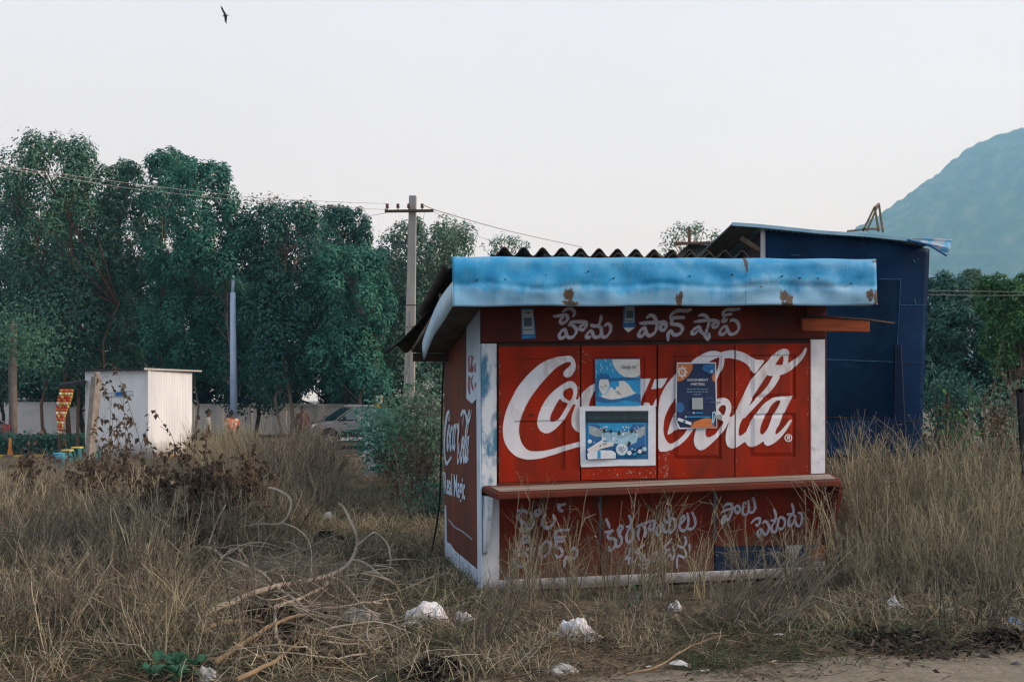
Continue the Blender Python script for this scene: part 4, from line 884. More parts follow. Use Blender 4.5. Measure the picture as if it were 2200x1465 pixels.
# big hatch with its seams, stay and bolts
slabB('service_hatch', [(1700, 600), (1935, 600.5), (1928, 740), (1924, 897), (1700, 892)], .018, .014, navy2)
edge_m = pm('scuffed_blue_edge', (.06, .18, .32), (.02, .06, .15), 18, .5, .1)
MB().tube([BF(1880, 599.5, .022), BF(1935, 600.5, .022)], .005, 4).build('hatch_edge', edge_m, shed)
MB().tube([BF(1935.5, 600.5, .022), BF(1930, 700, .022), BF(1928, 742, .022)], .005, 4).build('hatch_edge', edge_m, shed)
MB().tube([BF(1774, 772, .022), BF(1850, 775, .022), BF(1930, 778, .022)], .0045, 4).build('sheet_seam', edge_m, shed)
MB().tube([BF(1774, 896, .022), BF(1890, 898, .022)], .006, 4).build('sheet_seam', MATS['black_steel'], shed)
scuff_m = pm('scuffed_bare_paint', (.16, .26, .36), (.08, .15, .24), 20, .6)
for (sx0, sy0, sx1, sy1, sr) in ((1963, 558, 1966, 563, .006), (1971, 555, 1973, 558, .006), (1965, 640, 1968, 654, .004), (1832, 657, 1838, 672, .004), (1843, 676, 1846, 682, .003), (1778, 668, 1792, 659, .003), (1897, 655, 1899, 658, .004), (1700, 548, 1720, 549, .003), (1985, 842, 1986, 850, .005), (1982, 880, 1983, 892, .008), (1930, 912, 1940, 912, .005)):
    MB().tube([BF(sx0, sy0, .012), BF(sx1, sy1, .012)], sr, 4).build('scuff', scuff_m, shed)
for (ya, yb_, xa, xb_) in ((655, 656, 1936, 1990), (780, 782, 1935, 1984), (905, 905, 1926, 1981)):
    MB().tube([BF(xa, ya, .004), BF(xb_, yb_, .004)], .004, 4).build('sheet_seam', MATS['black_steel'] if ya != 655 else edge_m, shed)
for k_ in range(11):
    MB().tube([BF(1650 + k_ * 31, 497 + k_ * 2.6 + .05 * k_ * k_, -.0), BF(1650 + k_ * 31, 497 + k_ * 2.6 + .05 * k_ * k_, .022)], .009, 6).build('rivet', MATS['dark_navy_steel'] if 'dark_navy_steel' in MATS else MATS['black_steel'], shed)
b = MB(); b.beam(BF(1934, 741, .05), BF(1946, 985, .10), .022, .012); b.build('hatch_stay', pm('dark_navy_steel', (.008, .016, .045), (.006, .012, .03), 8, .5), shed)
b = MB(); b.beam(BF(1924, 742, .03), BF(1922, 900, .03), .016, .012); b.build('hatch_post', MATS['dark_navy_steel'], shed)
MB().tube([BF(1924, 815, .02), BF(1924, 815, .05)], .02, 8).build('bolt', MATS['black_steel'], shed)
# curved tin roof with a bent corner flap and deep eaves on the left
roof_b = pm('weathered_blue_tin', (.20, .36, .48), (.11, .23, .34), 5, .45, .1, stretch=(1, .3, 1), spots=(.33, .36, .38), spot_scale=4, spot_lo=.55, spot_hi=.7)
under = pm('dull_grey_corrugated', (.10, .105, .10), (.07, .075, .07), 6, .7, .1)
edge = smooth_pts([(1572, 480), (1605, 482), (1641, 485), (1700, 491), (1770, 498), (1850, 503), (1900, 508), (1950, 514), (1998, 524)], k=5)
b = MB(); E = [BF(x, y, .14) for x, y in edge]; nE = len(E)
def shroof(u, v):
    f = u * (nE - 1); i = min(int(f), nE - 2); p = E[i] + (E[i + 1] - E[i]) * (f - i)
    return p + Vector((-.18 * v * (1 - u), v * (D + .4), -(.58 * (1 - u) ** 1.5 + .12) * v + .010 * math.cos(2 * math.pi * p.x / .075)))
b.grid(shroof, 160, 10); b.build('roof_sheet', [roof_b], shed, smooth=True, solid=.006)
b = MB(); b.grid(lambda u, v: shroof(u * .245, v) - Vector((0, 0, .016)), 60, 10); b.build('eaves_lining', under, shed, smooth=True, solid=.004)
b = MB(); b.beam(TL + Vector((-.30, .05, -.14)), TL + Vector((-.02, .05, -.30)), .02, .03); b.beam(TL + Vector((-.02, .3, -.55)), TL + Vector((-.30, 2.0, -.35)), .02, .03); b.build('eaves_brace', pm('brown_timber', (.14, .10, .07), (.08, .06, .045), 7, .85, .3), shed)
b = MB()
for i in range(nE - 1): b.beam(E[i] + Vector((0, -.012, -.012)), E[i + 1] + Vector((0, -.012, -.012)), .012, .022)
b.build('roof_edge_trim', pm('pale_blue_trim', (.24, .42, .54), (.15, .31, .44), 4, .5), shed)
b = MB(); k0 = BF(1955, 513, .15); k1 = BF(2046, 515, .15); k2 = BF(2034, 550, .22); k3 = BF(1998, 527, .17)
b.grid(lambda u, v: (k0 * (1 - u) + k1 * u) * (1 - v) + (k3 * (1 - u) + k2 * u) * v + Vector((0, .02 * math.sin(v * 9), .012 * math.sin(v * 20 + u * 3))), 16, 16); b.build('roof_flap', pm('blue_striped_tin', (.10, .32, .52), (.38, .42, .46), 3, .45, .1, stretch=(3, 3, 9), lo=.45, hi=.55), shed, smooth=True, solid=.005)
MB().tube([BF(1950, 515, .17), BF(1998, 527, .18), BF(2015, 538, .22), BF(2034, 549, .24)], .014, 6).build('roof_edge_bead', pm('blue_edge_paint', (.03, .15, .36), (.02, .10, .26), 8, .45), shed)
# steel A-frame standing on the shed roof
fr0 = at(1850, 495, 14.0)
af = thing('steel_frame', fr0, 'rusty steel A-frame standing on the roof of the navy blue shed', 'frame')
steel = pm('rusty_beige_steel', (.20, .16, .11), (.13, .10, .07), 14, .7, .2)
def afp(px, py, d): return at(px, py, d) - fr0
for nm, pts in (('strut', [(1854, 497, 13.9), (1879, 445, 13.9)]), ('strut', [(1862, 497, 14.5), (1888, 437, 14.5)]), ('post', [(1888, 498, 13.9), (1879, 445, 13.9)]), ('post', [(1897, 500, 14.5), (1888, 437, 14.5)]),
                ('crossbar', [(1853, 492, 13.9), (1888, 493, 13.9)]), ('crossbar', [(1879, 446, 13.9), (1888, 438, 14.5)]), ('base_rail', [(1820, 497, 13.9), (1858, 493, 13.9)]), ('crossbar', [(1856, 493, 13.9), (1895, 488, 14.5)])):
    b = MB(); b.beam(afp(*pts[0]), afp(*pts[1]), .012, .012); b.build(nm, steel, af)
# rusty awning of a further shack between the stall and the shed
rs0 = at(1492, 860, 15.5); rs0.z = G(rs0.x, rs0.y)
sh2 = thing('rusty_shack', rs0, 'small shack with a flat rusty roof just visible over the stall', 'shack')
def rp(px, py, d): return at(px, py, d) - rs0
b = MB(); b.hexa([rp(1448, 520, 15.0), rp(1531, 519, 15.0), rp(1531, 523, 15.0), rp(1448, 526, 15.0), rp(1455, 522, 16.6), rp(1545, 521, 16.6), rp(1545, 525, 16.6), rp(1455, 527, 16.6)]); b.build('roof_slab', pm('rust_brown', (.17, .09, .06), (.10, .06, .045), 9, .8, .2), sh2)
b = MB(); p = rp(1478, 526, 15.3); q_ = rp(1526, 526, 15.3); b.hexa([(p.x, -.2, -.1), (q_.x, -.2, -.1), (q_.x, -.2, p.z), (p.x, -.2, p.z), (p.x, .9, -.1), (q_.x, .9, -.1), (q_.x, .9, p.z), (p.x, .9, p.z)]); b.build('wall', pm('dark_timber', (.06, .05, .042), (.035, .03, .026), 7, .85, .2), sh2)
b = MB(); b.beam(rp(1480.5, 522, 15.4), rp(1480.5, 489, 15.4), .018, .018); b.build('roof_post', MATS['rust_brown'], sh2)

# ------------------------------------------------------------------ white corrugated booth
bo = at(318, 860, 30.0); bo.z = -.16
booth = thing('white_booth', bo, 'white corrugated metal booth with a flat dark roof at the roadside', 'booth', R(-16.2))
cream = pm('cream_sheet_paint', (.74, .75, .76), (.64, .66, .67), 2.2, .5, .0, stretch=(1, 1, .3), dust=.55, spots=(.40, .40, .37), spot_scale=4, spot_lo=.66, spot_hi=.8)
H_ = 2.66
def cor(u, L, amp=.010, wl=.082):
    k = (u * L / wl) % 1.0; return amp * (1 if .12 < k < .42 else (-1 if .58 < k < .92 else math.cos(k * 2 * math.pi - 1.7)))
Lf, Ls = 2.25, 2.25
b = MB(); b.grid(lambda u, v: (-Lf * u, -cor(u, Lf), H_ * v), int(Lf / .0137), 2); b.build('wall_sheet', cream, booth, solid=.003)
b = MB(); b.grid(lambda u, v: (cor(u, Ls), Ls * u, H_ * v), int(Ls / .0137), 2); b.build('wall_sheet', cream, booth, solid=.003)
b = MB(); b.box(-Lf, -Lf + .02, .03, Ls, 0, H_); b.box(-Lf, 0, Ls - .02, Ls, 0, H_); b.build('wall_sheet', cream, booth)
b = MB(); b.beam((0, 0, 0), (0, 0, H_), .03, .03); b.build('corner_trim', cream, booth)
b = MB(); b.hexa([(-Lf - .22, -.16, H_ + .0), (.03, -.22, H_ + .005), (.03, -.22, H_ + .06), (-Lf - .22, -.16, H_ + .06), (-Lf - .22, Ls + .1, H_ + .0), (.14, Ls + .25, H_ + .03), (.14, Ls + .25, H_ + .07), (-Lf - .22, Ls + .2, H_ + .06)])
b.build('roof_panel', pm('black_tin_roof', (.018, .022, .03), (.03, .035, .04), 6, .6, .1), booth)
b = MB(); b.hexa([(.05, -.24, H_ + .01), (.17, Ls + .3, H_ + .03), (.17, Ls + .3, H_ + .075), (.05, -.24, H_ + .07), (.03, -.24, H_ + .01), (.15, Ls + .3, H_ + .03), (.15, Ls + .3, H_ + .075), (.03, -.24, H_ + .07)]); b.build('roof_edge', pm('pale_tin', (.5, .48, .45), (.36, .33, .3), 9, .6), booth)
sg = thing('booth_sign', Vector(bo) + Matrix.Rotation(R(-16.2), 3, 'Z') @ Vector((-1.02, -.03, 1.95)), 'small white sign with a blue block fixed to the shaded wall of the booth', 'sign', R(-16.2))
b = MB(); b.hexa([(-.48, 0, -.085), (.50, 0, -.03), (.50, 0, .10), (-.48, 0, .03), (-.48, .012, -.085), (.50, .012, -.03), (.50, .012, .10), (-.48, .012, .03)]); b.build('sign_board', pm('pale_sign', (.55, .62, .66), (.48, .55, .60), 9, .6), sg)
b = MB(); b.add([(-.12, -.003, -.055), (.28, -.003, -.035), (.28, -.003, .072), (-.12, -.003, .05)], [(0, 1, 2, 3)]); b.build('sign_print', pm('sign_blue', (.02, .16, .42), (.015, .12, .33), 9, .5), sg)
b = MB(); b.add([(-.17, -.003, -.02), (-.135, -.003, -.02), (-.135, -.003, .02), (-.17, -.003, .02)], [(0, 1, 2, 3)]); b.build('sign_print', pm('sign_red', (.5, .06, .05), (.4, .05, .04), 9, .5), sg)
sb_ = MB()
for a, c in (((-.48, -.004, -.085), (.50, -.004, -.03)), ((-.48, -.004, .03), (.50, -.004, .10)), ((-.48, -.004, -.085), (-.48, -.004, .03))): sb_.beam(a, c, .008, .004)
sb_.build('sign_border', pm('grey_green_border', (.16, .22, .22), (.12, .17, .17), 9, .6), sg)
# leaning stone post in front of the booth
p0, p1 = at(190, 990, 26.5), at(208, 806, 26.3)
lp = thing('leaning_post', (p0.x, p0.y, G(p0.x, p0.y)), 'leaning square stone post in front of the white booth', 'post')
b = MB(); r0 = Vector((p0.x, p0.y, G(p0.x, p0.y))); d = (p1 - p0)
b.beam(Vector((0, 0, -.15)), p1 - r0 - d.normalized() * .04, .10, .10); b.beam(p1 - r0 - d.normalized() * .04, p1 - r0 + d.normalized() * .08, .06, .06)
b.build('shaft', pm('grey_stone', (.30, .27, .23), (.20, .18, .155), 6, .9, .3), lp, bevel=.015)
# lean-to roof on poles left of the booth
l0 = at(140, 860, 31); l0.z = -.4
lt = thing('lean_to_shelter', l0, 'low dark lean-to roof on poles beside the left wall of the booth', 'shelter')
q3 = lambda px, py, d=31: at(px, py, d) - l0
b = MB(); b.hexa([q3(122, 833, 30), q3(184, 824, 30), q3(184, 817, 30), q3(122, 827, 30), q3(132, 829, 33), q3(190, 820, 33), q3(190, 814, 33), q3(132, 823, 33)]); b.build('roof_panel', MATS['black_tin_roof'], lt)
for px_ in (166, 128):
    p = q3(px_, 828, 30.6); MB().tube([(p.x, p.y, -.0), (p.x + .04, p.y, p.z)], .05, 7).build('pole', MATS['brown_timber'], lt)
# hanging banner of snack sachets
sn0 = at(150, 838, 29.6)
sn = thing('sachet_banner', sn0, 'string of orange and yellow snack sachets hanging from the lean-to by the booth', 'sachets')
smats = [pm('sachet_orange', (.60, .20, .04), (.5, .14, .03), 9, .4), pm('sachet_red', (.52, .06, .03), (.42, .04, .02), 9, .4), pm('sachet_yellow', (.62, .45, .10), (.5, .34, .06), 9, .4), pm('sachet_white', (.66, .63, .58), (.56, .52, .48), 9, .4)]
L_ = [(129, 158), (124, 156), (121, 152), (119, 146), (120, 141), (122, 138), (125, 134), (126, 133)]
hold = MB()
for r_ in range(14):
    f = r_ / 14 * 7; i = int(f); a0 = L_[i][0] + (L_[i + 1][0] - L_[i][0]) * (f - i); a1 = L_[i][1] + (L_[i + 1][1] - L_[i][1]) * (f - i)
    y = 839 + r_ * 6.9
    for c_i in range(5):
        x = a0 + (a1 - a0) * (c_i + .5) / 5; w_ = (a1 - a0) / 5 * .48; dd = 29.6 - .05 * ((r_ + c_i) % 2) - .04 * math.sin(r_)
        kind = (1 if c_i % 2 else 0) if r_ % 3 == 0 else ((2 if c_i % 3 else 3) if r_ % 3 == 1 else (1 if (c_i + r_) % 3 else 2))
        tl, tr, br_, bl_ = [at(px, py, dd) - sn0 for px, py in ((x - w_, y - 3.2), (x + w_, y - 3.0), (x + w_ * .95, y + 3.2), (x - w_ * .95, y + 3))]
        mid = (tl + tr + br_ + bl_) / 4 + Vector((0, -.03, 0))
        bb = MB(); bb.add([tl, tr, br_, bl_, mid, mid + Vector((0, .05, 0))], [(0, 1, 4), (1, 2, 4), (2, 3, 4), (3, 0, 4), (1, 0, 5), (2, 1, 5), (3, 2, 5), (0, 3, 5)]); bb.build('sachet', smats[kind], sn)

# ------------------------------------------------------------------ poles, wires
up0 = at(878, 860, 29); up0.z = G(up0.x, 29)
pole = thing('utility_pole', up0, 'square concrete utility pole with one crossarm behind the stall', 'pole')
conc = pm('pole_concrete', (.34, .33, .30), (.25, .245, .23), 3, .9, .2, stretch=(2, 2, .4), spots=(.18, .17, .16), spot_scale=4, spot_lo=.62, spot_hi=.8)
tp = at(887, 421, 29) - up0; bt = Vector((-.02, 0, -.3))
b = MB()
def ring4(c, wx, wy): return [c + Vector((-wx, -wy, 0)), c + Vector((wx, -wy, 0)), c + Vector((wx, wy, 0)), c + Vector((-wx, wy, 0))]
b.hexa(ring4(bt, .175, .12) + ring4(tp, .105, .085)); b.build('shaft', conc, pole, bevel=.02)
b = MB(); b.hexa(ring4(bt + Vector((-.02, -.123, 1.2)), .05, .004) + ring4(bt * .42 + tp * .58 + Vector((-.02, -.103, 0)), .035, .004)); b.build('recess_panel', pm('recess_shade_concrete', (.26, .255, .24), (.2, .2, .19), 6, .95), pole)  # raised strip; the recess's shade is put into its darker concrete colour
def pp(px, py, d=28.8): return at(px, py, d) - up0
iron = pm('rusty_iron', (.09, .055, .04), (.06, .04, .03), 14, .7, .2)
b = MB(); b.beam(pp(830, 454), pp(931, 453), .05, .035); b.build('crossarm', iron, pole)
porc = pm('brown_porcelain', (.10, .05, .035), (.08, .04, .03), 9, .3)
for px_ in (832, 855, 878, 907):
    p = pp(px_, 452); b = MB(); b.lathe([(.0, .0), (.014, .0), (.014, .06), (.05, .07), (.055, .10), (.035, .12), (.045, .14), (.05, .16), (.03, .19), (0, .20)], 10, p); b.build('insulator', porc, pole, smooth=True)
b = MB(); b.beam(pp(829, 457), pp(829, 449), .03, .03); b.build('crossarm_end', iron, pole)
for z_ in (.52, .60):
    c = bt * (1 - z_) + tp * z_; b = MB(); s1 = .175 * (1 - z_) + .105 * z_ + .006; s2 = .12 * (1 - z_) + .085 * z_ + .006
    b.hexa(ring4(c, s1, s2) + ring4(c + Vector((0, 0, .03)), s1, s2)); b.build('strap', iron, pole)
b = MB(); b.tube([pp(887, 742, 28.84), pp(884, 775, 28.84), pp(874, 810, 28.84), pp(872, 850, 28.8)], .012, 5); b.build('stay_wire', MATS['grey_metal'], pole)
wire_m = pm('weathered_cable', (.30, .29, .27), (.24, .235, .22), 9, .5, metal=.2)
def wire(label, pts, r=.0055, mat=wire_m, grp='overhead wires on the concrete pole'):
    P = smooth_pts([tuple(at(*p)) for p in pts], k=6); o = MB().tube([Vector(p) for p in P], r, 5).build('overhead_wire', mat, smooth=True); return tag(o, label, 'wire', grp)
wire('upper overhead wire running left across the trees to the far insulator of the pole', [(-1400, 120, 7.5), (-500, 272, 10), (-60, 344, 13), (100, 370, 16), (280, 394, 20.5), (530, 423, 25), (700, 433, 27.5), (832, 438, 28.8)])
wire('lower overhead wire running left just under the upper one to the crossarm', [(-1400, 126, 7.8), (-500, 278, 10.4), (-60, 349, 13.4), (100, 376, 16.4), (280, 405, 20.5), (530, 432, 25), (700, 444, 27.5), (855, 452, 28.8)])
wire('short faint wire sloping down left from the crossarm end', [(829, 458, 28.8), (780, 466, 32), (745, 468, 36)], .007)
wire('thicker overhead wire falling from the pole towards the stall roof', [(907, 440, 28.8), (960, 459, 31), (1100, 498, 38), (1250, 531, 46)], .014)
wire('thin overhead wire falling right from the crossarm end behind the roof', [(931, 453, 28.8), (990, 492, 32), (1060, 520, 36)], .007)
wire('loose wire hanging straight down beside the concrete pole', [(912, 455, 28.8), (909, 480, 28.8), (911, 520, 28.8)], .005)
wire('upper of two wires stretched before the green trees right of the navy shed', [(1960, 624, 24), (2100, 626, 24), (2300, 628, 24)], .006, grp='wires before the right-hand trees')
wire('lower of two wires stretched before the green trees right of the navy shed', [(1960, 632, 24), (2100, 635, 24), (2300, 634, 24)], .006, grp='wires before the right-hand trees')
# blue-white lamp post with its lantern in the leaves
la0 = at(503, 860, 43.6); la0.z = -.42
lamp = thing('lamp_post', la0, 'plain pale blue lamp post whose top disappears into the trees', 'post')
lpaint = pm('pale_blue_pole_paint', (.42, .52, .66), (.32, .42, .56), 3, .5, .05, stretch=(1, 1, .3), spots=(.25, .3, .36), spot_scale=7, spot_lo=.62, spot_hi=.75)
def lpp(px, py, d=43.0): return at(px, py, d) - la0
b = MB(); b.tube([(0, 0, -.1), lpp(500, 628)], [.175, .115], 14); b.build('lower_pole', lpaint, lamp, smooth=True)
b = MB(); b.tube([lpp(500, 628), lpp(501, 592)], [.075, .065], 10); b.build('upper_pole', lpaint, lamp, smooth=True)
# ------------------------------------------------------------------ long white wall beyond the road, buildings and hedge at the left
wl0 = Vector((0, 58, -.4))
wall = thing('compound_wall', wl0, 'long low white compound wall behind the trees across the road', 'wall')
wp = pm('white_wall_paint', (.82, .79, .76), (.70, .68, .66), 1.5, .85, .1, spots=(.45, .42, .38), spot_scale=2.5, spot_lo=.6, spot_hi=.78)
def wx(px): return (px - CX) / FPX * 58
segs = [(-700, -8), (-6, 121), (123, 270), (272, 412), (414, 474), (476, 538), (554, 609), (611, 690), (692, 770), (772, 855), (857, 1000), (1002, 1200)]
for i, (a, c) in enumerate(segs):
    z1 = EYE - ((866 if a < 300 else 870) - HY) / FPX * 58 + .4
    b = MB(); b.box(wx(a), wx(c), -.1, .1, -.1, z1); b.box(wx(a), wx(c), -.14, .14, z1, z1 + .06); b.build('wall_panel', wp, wall)
for px_ in (-7, 122, 271, 413, 475, 551, 610, 691, 771, 856, 1001):
    b = MB(); b.box(wx(px_) - .16, wx(px_) + .16, -.17, .17, -.1, 1.86 if px_ == 551 else 1.72); b.build('wall_pillar', wp, wall)
b0 = Vector((at(65, 860, 66).x, 66, -.4))
bl = thing('low_building', b0, 'low building with pale blue sloping roofs behind the white wall at the left', 'building')
qb = lambda px, py, d: at(px, py, d) - b0
blue_roof = pm('pale_blue_roof', (.30, .42, .52), (.22, .33, .43), 3, .5)
b = MB(); b.add([qb(-120, 867, 64), qb(14, 866, 64), qb(100, 855, 66), qb(-40, 853, 70)], [(0, 1, 2, 3)]); b.build('roof', blue_roof, bl, solid=.08)
b = MB(); b.add([qb(36, 868, 63), qb(112, 867, 63), qb(118, 853, 66), qb(80, 853, 67)], [(0, 1, 2, 3)]); b.build('roof', blue_roof, bl, solid=.08)
b = MB(); p, q_ = qb(-300, 867, 67), qb(120, 850, 67); b.box(p.x, q_.x, 1, 6, -.1, q_.z); b.build('wall', pm('dark_blue_grey_wall', (.045, .065, .085), (.03, .045, .06), 3, .8), bl)
b = MB()
for py in (858, 864): b.beam(qb(-40, py, 61), qb(118, py, 61), .02, .02)
for px_ in range(-30, 120, 13): b.beam(qb(px_, 868, 61), qb(px_, 856, 61), .02, .02)
b.build('railing', pm('pale_steel', (.35, .38, .40), (.28, .3, .32), 9, .6), bl)
hd = Vector((at(60, 860, 45.2).x, 45.2, -.38))

# ------------------------------------------------------------------ vehicles
glass = None
def car_mats(tagn, paint):
    body = pm('car_paint_' + tagn, paint, tuple(x * .9 for x in paint), 3, .22, 0, metal=.35, spec=.6)
    return body
glassm = pm('car_glass', (.02, .05, .055), (.012, .03, .035), 1.5, .06, 0, spec=.8)
rub = pm('tyre_rubber', (.02, .02, .02), (.028, .027, .026), 12, .85); alloy = pm('alloy', (.42, .43, .44), (.33, .34, .35), 12, .35, metal=.7)
blackp = pm('black_trim', (.018, .019, .02), (.014, .014, .015), 9, .5); lens = pm('headlight_lens', (.72, .74, .76), (.6, .62, .64), 9, .12, spec=.8)
def make_car(label, loc, rz, paint, name='parked_car', cat='car'):
    r = thing(name, loc, label, cat, rz); body = car_mats(str(len(MATS)), paint)
    # x forward, y left; stations (x, half width low, half width belt, z bottom, z belt)
    st = [(2.12, .62, .60, .42, .72), (2.05, .78, .76, .30, .92), (1.80, .86, .84, .24, 1.00), (1.10, .90, .87, .22, 1.08), (.6, .91, .88, .22, 1.10), (-.4, .91, .88, .22, 1.12), (-1.3, .91, .88, .24, 1.15), (-1.9, .87, .85, .32, 1.15), (-2.1, .80, .78, .45, 1.05)]
    b = MB(); o = 0; n = 10
    for (x, wl, wb, zb, zt_) in st:
        prof = [(-wl * .9, zb), (-wl, zb + .12), (-wl, zb + .4 * (zt_ - zb)), (-wb, zt_ - .08), (-wb + .09, zt_), (wb - .09, zt_), (wb, zt_ - .08), (wl, zb + .4 * (zt_ - zb)), (wl, zb + .12), (wl * .9, zb)]
        b.v += [(x, y, z) for y, z in prof]
    for i in range(len(st) - 1):
        for j in range(n): b.f.append((i * n + j, i * n + (j + 1) % n, (i + 1) * n + (j + 1) % n, (i + 1) * n + j)); b.m.append(0)
    b.f.append(tuple(range(n))); b.m.append(0); b.f.append(tuple(range((len(st) - 1) * n, len(st) * n))[::-1]); b.m.append(0)
    bo_ = b.build('body', body, r, smooth=True); e = bo_.modifiers.new('e', 'EDGE_SPLIT'); e.split_angle = R(38)
    # cabin: roof and pillars
    R0 = [(1.02, .76, 1.08), (.25, .62, 1.60), (-.5, .60, 1.67), (-1.35, .60, 1.62), (-1.95, .74, 1.14)]
    b = MB()
    for (x0, w0, z0), (x1, w1, z1) in zip(R0[1:3], R0[2:4]): b.hexa([(x0, -w0, z0 - .05), (x0, w0, z0 - .05), (x1, w1, z1 - .05), (x1, -w1, z1 - .05), (x0, -w0, z0), (x0, w0, z0), (x1, w1, z1), (x1, -w1, z1)])
    for s in (-1, 1):
        for a, c in ((R0[0], R0[1]), (R0[3], R0[4])): b.beam((a[0], s * a[1], a[2]), (c[0], s * c[1], c[2] - .02), .035, .03)
        for x in (-.38, -1.2): b.beam((x, s * .86, 1.1), (x + .03, s * .60, 1.62), .03, .03)
    b.build('roof', body, r, bevel=.02)
    b = MB(); b.add([(1.0, -.73, 1.10), (1.0, .73, 1.10), (.27, .60, 1.575), (.27, -.60, 1.575)], [(0, 1, 2, 3)]); b.build('windscreen', glassm, r)
    b = MB(); b.add([(-1.93, -.72, 1.16), (-1.93, .72, 1.16), (-1.37, .58, 1.59), (-1.37, -.58, 1.59)], [(3, 2, 1, 0)]); b.build('rear_window', glassm, r)
    for s in (-1, 1):
        for xa, xb, ta, tb in ((.86, -.34, .22, -.32), (-.42, -1.16, -.4, -1.14), (-1.24, -1.84, -1.22, -1.40)):
            b = MB(); b.add([(xa, s * .845, 1.12), (xb, s * .85, 1.13), (tb, s * .612, 1.60), (ta, s * .612, 1.575)], [(0, 1, 2, 3)]); b.build('side_window', glassm, r)
        b = MB(); b.box(-1.3, 1.0, .905 if s > 0 else -.925, .925 if s > 0 else -.905, .28, .40); b.build('sill_trim', pm('chrome_strip', (.6, .58, .56), (.5, .48, .46), 9, .25, metal=.7), r)
        b = MB(); b.box(-1.1, .8, .895 if s > 0 else -.915, .915 if s > 0 else -.895, .44, .72); b.build('door_cladding', blackp, r, bevel=.01)
        b = MB(); b.hexa([(.72, s * .88, 1.10), (.80, s * 1.08, 1.12), (.80, s * 1.08, 1.26), (.72, s * .90, 1.24), (.60, s * .88, 1.10), (.66, s * 1.08, 1.12), (.66, s * 1.08, 1.26), (.60, s * .90, 1.24)]); b.build('mirror', blackp, r, bevel=.02)
        b = MB(); b.hexa([(2.06, s * .50, .80), (2.0, s * .80, .84), (1.92, s * .82, .96), (2.02, s * .50, .91), (1.9, s * .50, .80), (1.85, s * .80, .84), (1.8, s * .80, .96), (1.9, s * .50, .91)]); b.build('headlight', lens, r, bevel=.01)
        b = MB(); b.beam((.1, s * .56, 1.68), (-1.25, s * .54, 1.69), .02, .02); b.build('roof_rail', alloy, r)
        b = MB(); b.box(-2.12, -2.02, s * .62 - .12, s * .62 + .12, .85, 1.08); b.build('tail_light', pm('tail_red', (.35, .02, .02), (.3, .02, .02), 9, .2), r)
        for x in (1.32, -1.32):
            w_ = MB(); nseg = 22; pr = [(.20, -.11), (.30, -.12), (.345, -.09), (.355, 0), (.345, .09), (.30, .12), (.20, .11)]
            for rad, yy in pr:
                for j in range(nseg): a = 2 * math.pi * j / nseg; w_.v.append((x + rad * math.cos(a), s * .84 + yy, .355 + rad * math.sin(a)))
            for i in range(len(pr) - 1):
                for j in range(nseg): w_.f.append((i * nseg + j, i * nseg + (j + 1) % nseg, (i + 1) * nseg + (j + 1) % nseg, (i + 1) * nseg + j)); w_.m.append(0)
            wh = w_.build('wheel', rub, r, smooth=True)
            rm = MB(); yr = s * (.84 + .085)
            for k in range(5):
                a = 2 * math.pi * k / 5; rm.beam((x, yr, .355), (x + .2 * math.cos(a), yr, .355 + .2 * math.sin(a)), .03, .015, up=Vector((0, 1, 0)))
            rm.tube([(x, yr - .04 * s, .355), (x, yr + .015 * s, .355)], .06, 10)
            rm.build('rim', alloy, wh)
            am = MB(); am.tube([(x + .42 * math.cos(R(a)), s * .905, .355 + .42 * math.sin(R(a))) for a in range(-10, 191, 15)], .045, 6); am.build('wheel_arch', blackp, r, smooth=True)
    b = MB(); b.box(2.05, 2.14, -.48, .48, .62, .80); b.build('grille', blackp, r, bevel=.015)
    for z_ in (.67, .745):
        b = MB(); b.box(2.14, 2.15, -.46, .46, z_, z_ + .02); b.build('grille_bar', alloy, r)
    b = MB(); b.box(1.98, 2.15, -.74, .74, .28, .50); b.build('bumper', blackp, r, bevel=.03)
    b = MB(); b.box(2.15, 2.16, -.24, .24, .47, .57); b.build('number_plate', pm('plate_white', (.6, .6, .58), (.5, .5, .48), 9, .5), r)
    return r
c0 = at(750, 860, 40.6); th = math.atan2(-math.cos(R(50)), -math.sin(R(50)))
make_car('dark grey SUV facing left, parked beyond the brush beside the utility pole', (c0.x, 41.2, -.26 - .04), math.atan2(-.52, -.85), (.12, .125, .13))
c1 = at(-27, 860, 36); make_car('dark car cut by the left picture edge in front of the white wall', (c1.x - 1.65, 36.0, -.38), R(200), (.06, .065, .07))

